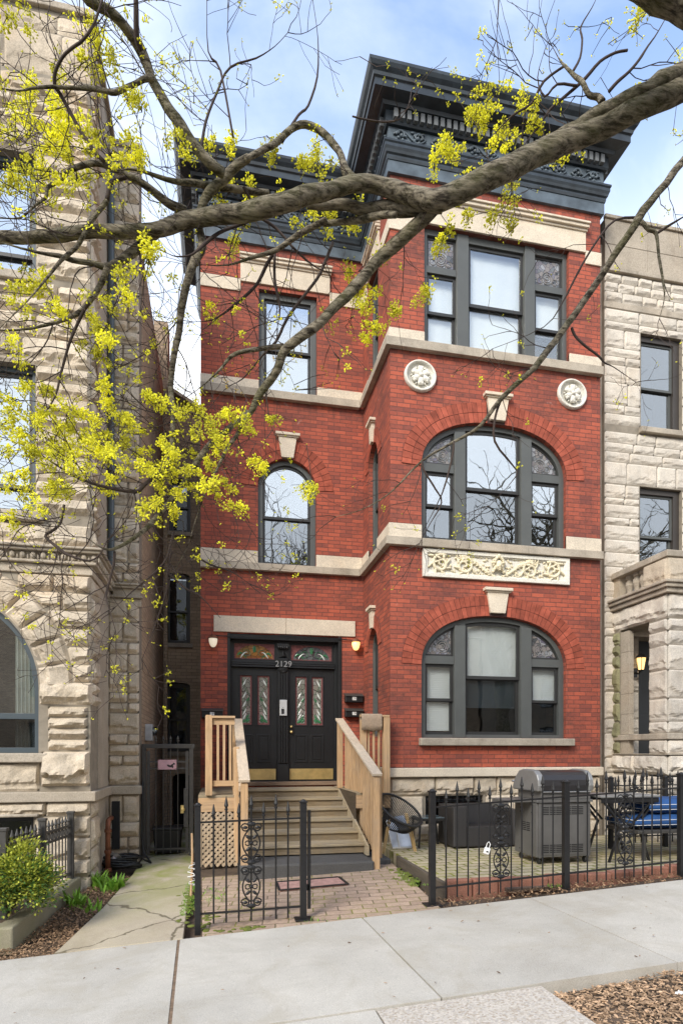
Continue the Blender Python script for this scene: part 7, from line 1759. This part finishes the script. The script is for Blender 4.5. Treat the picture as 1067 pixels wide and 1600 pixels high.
def umbel(c, axis, R_, n_):
    for k in range(n_):
        d = (axis*.55 + Vector((rt.gauss(0,.6), rt.gauss(0,.6), rt.gauss(0,.6)))).normalized(); L = R_*rt.uniform(.45,1.05)
        e = c + d*L; s_ = d.orthogonal().normalized()*.0012
        ST.add([c+s_, c-s_, e-s_, e+s_], [(0,1,2,3)])
        for q in range(rt.choice((1,1,2))): floret(UB, e + Vector((rt.gauss(0,.004),)*3), d + Vector((rt.gauss(0,.5), rt.gauss(0,.5), rt.gauss(0,.5))), rt.uniform(.012,.024), rt.uniform(.0045,.008))
def link(c):
    best = min(NODES, key=lambda q: (q-c).length_squared)
    if (best-c).length > .015:
        mid = best.lerp(c, .5) + Vector((rt.gauss(0,.02), rt.gauss(0,.02), rt.gauss(0,.02)+.01)); TW.tube([best, mid, c], [.0032,.0026,.002], 4)
for x, y, z, r in UMBELS:
    c = Vector((x, y, z)); k = max(3, int((r/.034)**2*.58)+1)
    for i in range(k):
        o = Vector((rt.gauss(0,r*.62), rt.gauss(0,r*.9), rt.gauss(0,r*.6))) if k > 2 else Vector((rt.gauss(0,r*.25), rt.gauss(0,r*.3), rt.gauss(0,r*.25)))
        p = c+o; link(p); NODES.append(p)
        umbel(p, Vector((rt.gauss(0,.4), -.2, .2+rt.gauss(0,.5))), rt.uniform(.034,.060), rt.randint(26,40))
for x, y, z in BUDS:
    c = Vector((x, y, z)); link(c)
    for k in range(rt.randint(4,8)): floret(OB if z < 4.9 else UB, c + Vector((rt.gauss(0,.008), rt.gauss(0,.008), rt.gauss(0,.008))), Vector((rt.gauss(0,1), rt.gauss(0,1), rt.gauss(0,1))), rt.uniform(.009,.016), rt.uniform(.003,.005))
for tip in TIPS:
    if rt.random() < .22: umbel(tip, Vector((0,0,.4)), rt.uniform(.02,.035), rt.randint(5,10))
    elif rt.random() < .5:
        for k in range(2): floret(UB, tip, Vector((rt.gauss(0,1), rt.gauss(0,1), .6)), rt.uniform(.012,.022), .004)
TW.build('twigs', M['twig'], tree, recalc=False)
UB.build('crown', M['blossom'], tree, recalc=False); OB.build('orange_buds', M['bud'], tree, recalc=False); ST.build('flower_stalks', M['blossom'], tree, recalc=False)

# ---------------------------------------------------------------- across the street (mirrored in the windows)
def bare_tree(x, y, h, seed, label):
    r = random.Random(seed); t = thing('bare_tree', (x, y, -.1), label, 'tree', 'bare trees across the street'); tk = MB(); br = MB()
    def grow(p, d, L, rad, lvl):
        n_ = 5; pts = [p]; q = p
        for i in range(n_):
            d = (d + Vector((r.gauss(0,.14), r.gauss(0,.14), r.gauss(0,.10)+.03))).normalized(); q = q + d*(L/n_); pts.append(q)
            if lvl > 0 and i >= 1:
                for _ in range(1 if i < 4 else 2):
                    s_ = Vector((r.gauss(0,1), r.gauss(0,1), r.gauss(0,.5)+.25)).normalized(); grow(q, d*.55+s_*.8, L*r.uniform(.5,.72), rad*(.62-.05*i), lvl-1)
        (tk if lvl >= 4 else br).tube(pts, [max(.006, rad*(1-.45*i/n_)) for i in range(n_+1)], 8 if lvl >= 4 else 4)
    grow(Vector((x,y,-.1)), Vector((r.gauss(0,.05), r.gauss(0,.05), 1)), h*.42, h*.022, 4)
    tk.build('trunk', M['bark'], t, smooth=True); br.build('limbs', M['bark'], t, recalc=False)
bare_tree(13.5, -9.0, 19, 1, 'bare tree across the street with the thickest trunk')
bare_tree(22.5, -8.8, 18, 2, 'bare tree across the street standing furthest right')
bare_tree(3.6, -9.2, 18, 5, 'bare tree across the street on the left')
def row_house(x0, x1, h, mat, label):
    t = thing('row_house', ((x0+x1)/2, -16, 0), label, 'house', 'houses across the street'); holes = []
    n_ = max(2, int((x1-x0)/2.4))
    for z in (1.2, 4.3, 7.4):
        if z+1.9 > h: continue
        for i in range(n_):
            c = x0 + (x1-x0)*(i+.5)/n_; holes.append(rect(c-.5, c+.5, z, z+1.8))
    mb = MB(); mb.plate(rect(x0, x1, -.3, h), holes, -16.3, -16); mb.box(x0, x1, -26, -25.7, -.3, h); mb.box(x0, x0+.3, -25.7, -16.3, -.3, h); mb.box(x1-.3, x1, -25.7, -16.3, -.3, h); mb.build('wall', mat, t)
    mb = MB(); mb.box(x0-.2, x1+.2, -26.2, -15.7, h, h+.4); mb.build('roof', M['sillstone'], t)
    for hh in holes:
        mb = MB(); mb.plate([hh[0],hh[1],hh[2],hh[3]], [rect(hh[0][0]+.08, hh[1][0]-.08, hh[0][1]+.08, hh[2][1]-.08)], -16.22, -16.12); w = mb.build('window', M['frame'], t)
        mb = MB(); mb.plate(rect(hh[0][0]+.07, hh[1][0]-.07, hh[0][1]+.07, hh[2][1]-.07), [], -16.2, -16.19); mb.build('pane', M['glass_lo'], w)
row_house(-13.0, -1.2, 8.6, M['brick_dark'], 'brown brick house across the street on the left')
row_house(-1.0, 6.4, 9.4, M['brick'], 'red brick house across the street')
row_house(6.6, 15.5, 8.4, M['brick_dark'], 'brown brick house across the street on the right')
row_house(15.7, 24.5, 9.2, M['ashlar'], 'pale stone house across the street furthest right')

# ---------------------------------------------------------------- sky, sun, camera
SUN_EL, SUN_AZ = R(37), R(222)     # azimuth clockwise from +Y
W = bpy.data.worlds.new('World'); S.world = W; W.use_nodes = True
nt = W.node_tree; bg = nt.nodes['Background']; out = nt.nodes['World Output']
sky = nt.nodes.new('ShaderNodeTexSky'); sky.sky_type = 'NISHITA'; sky.sun_disc = False; sky.sun_elevation = SUN_EL; sky.sun_rotation = SUN_AZ; sky.air_density = 1.0; sky.dust_density = .3; sky.ozone_density = 3.0
bg.inputs['Strength'].default_value = .15
hs_ = nt.nodes.new('ShaderNodeHueSaturation'); hs_.inputs['Saturation'].default_value = 1.25; hs_.inputs['Value'].default_value = 1.3; nt.links.new(sky.outputs[0], hs_.inputs['Color']); nt.links.new(hs_.outputs[0], bg.inputs['Color'])
tc = nt.nodes.new('ShaderNodeTexCoord'); sp = nt.nodes.new('ShaderNodeSeparateXYZ'); nt.links.new(tc.outputs['Generated'], sp.inputs[0])
def wm(op, a, b=0.0, c=None):
    m = nt.nodes.new('ShaderNodeMath'); m.operation = op
    for i, v in enumerate((a, b)):
        if isinstance(v, (int, float)): m.inputs[i].default_value = v
        else: nt.links.new(v, m.inputs[i])
    return m.outputs[0]
zc = wm('MAXIMUM', sp.outputs[2], .06)
# cloud layer: project the direction on a high plane
cx = wm('DIVIDE', sp.outputs[0], wm('ADD', zc, .12)); cy = wm('DIVIDE', sp.outputs[1], wm('ADD', zc, .12))
cv = nt.nodes.new('ShaderNodeCombineXYZ'); nt.links.new(cx, cv.inputs[0]); nt.links.new(cy, cv.inputs[1])
mp = nt.nodes.new('ShaderNodeMapping'); mp.inputs['Scale'].default_value = (1.0, 1.9, 1); mp.inputs['Rotation'].default_value = (0, 0, R(25)); mp.inputs['Location'].default_value = (3.1, 1.7, 0); nt.links.new(cv.outputs[0], mp.inputs[0])
nz = nt.nodes.new('ShaderNodeTexNoise'); nz.inputs['Scale'].default_value = 1.5; nz.inputs['Detail'].default_value = 8; nz.inputs['Roughness'].default_value = .56; nz.inputs['Distortion'].default_value = .5; nt.links.new(mp.outputs[0], nz.inputs['Vector'])
rp = nt.nodes.new('ShaderNodeValToRGB'); rp.color_ramp.elements[0].position = .42; rp.color_ramp.elements[1].position = .78; rp.color_ramp.elements[0].color = (.20,.20,.20,1); rp.color_ramp.elements[1].color = (.75,.75,.75,1); nt.links.new(nz.outputs['Fac'], rp.inputs[0])
# white haze and cloud bank low in the sky, everywhere round the horizon
lo = nt.nodes.new('ShaderNodeMapRange'); lo.interpolation_type = 'SMOOTHSTEP'; lo.inputs['From Min'].default_value = .74; lo.inputs['From Max'].default_value = .40; nt.links.new(sp.outputs[2], lo.inputs['Value'])
fac = wm('MINIMUM', wm('ADD', rp.outputs[0], lo.outputs[0]), 1.0)
bg2 = nt.nodes.new('ShaderNodeBackground'); bg2.inputs['Color'].default_value = (.93,.96,1.0,1); bg2.inputs['Strength'].default_value = .9
mx = nt.nodes.new('ShaderNodeMixShader'); nt.links.new(fac, mx.inputs[0]); nt.links.new(bg.outputs[0], mx.inputs[1]); nt.links.new(bg2.outputs[0], mx.inputs[2]); nt.links.new(mx.outputs[0], out.inputs[0])
sl = bpy.data.lights.new('sun', 'SUN'); sl.energy = 2.1; sl.angle = R(22); sl.color = (1.0,.93,.82)
so = bpy.data.objects.new('sun', sl); COL.objects.link(so)
sd = Vector((math.sin(SUN_AZ)*math.cos(SUN_EL), math.cos(SUN_AZ)*math.cos(SUN_EL), math.sin(SUN_EL)))
so.rotation_euler = sd.to_track_quat('Z', 'Y').to_euler(); so.location = (0, 0, 30)

cam = bpy.data.cameras.new('camera'); co = bpy.data.objects.new('camera', cam); COL.objects.link(co)
co.location = (0, 0, 1.55); yaw = math.atan(193/940.0); co.rotation_euler = (R(90), 0, -yaw)
cam.sensor_fit = 'HORIZONTAL'; cam.sensor_width = 36; cam.lens = 940/1067*36; cam.shift_x = 0.0; cam.shift_y = (1175-800)/1067
cam.clip_start = .05; cam.clip_end = 1000
S.camera = co
S.view_settings.view_transform = 'Standard'; S.view_settings.look = 'None'; S.view_settings.exposure = 1.0; S.view_settings.gamma = 1.0
S.cycles.max_bounces = 8; S.cycles.transparent_max_bounces = 12; S.cycles.caustics_reflective = False; S.cycles.caustics_refractive = False

for x, y, z, a, lab in ((2.86, 3.30, -.005, .4, 'crumpled white paper scrap on the mulch, the one nearer the pavement'), (2.98, 2.80, -.005, 1.3, 'crumpled white paper scrap on the mulch, the one nearest the bottom right corner')):
    mb = MB(); r = random.Random(int(x*100)); vs = []; z = gz(x, y) - .03
    for j in range(5):
        for i in range(5): vs.append((x + (i-2)*.011*math.cos(a) - (j-2)*.008*math.sin(a), y + (i-2)*.011*math.sin(a) + (j-2)*.008*math.cos(a), z + r.uniform(0, .022)))
    mb.add(vs, [(j*5+i, j*5+i+1, j*5+i+6, j*5+i+5) for j in range(4) for i in range(4)])
    o = mb.build('paper_scrap', M['white']); tag(o, lab, 'litter', 'paper scraps on the mulch'); o.modifiers.new('s', 'SOLIDIFY').thickness = .002
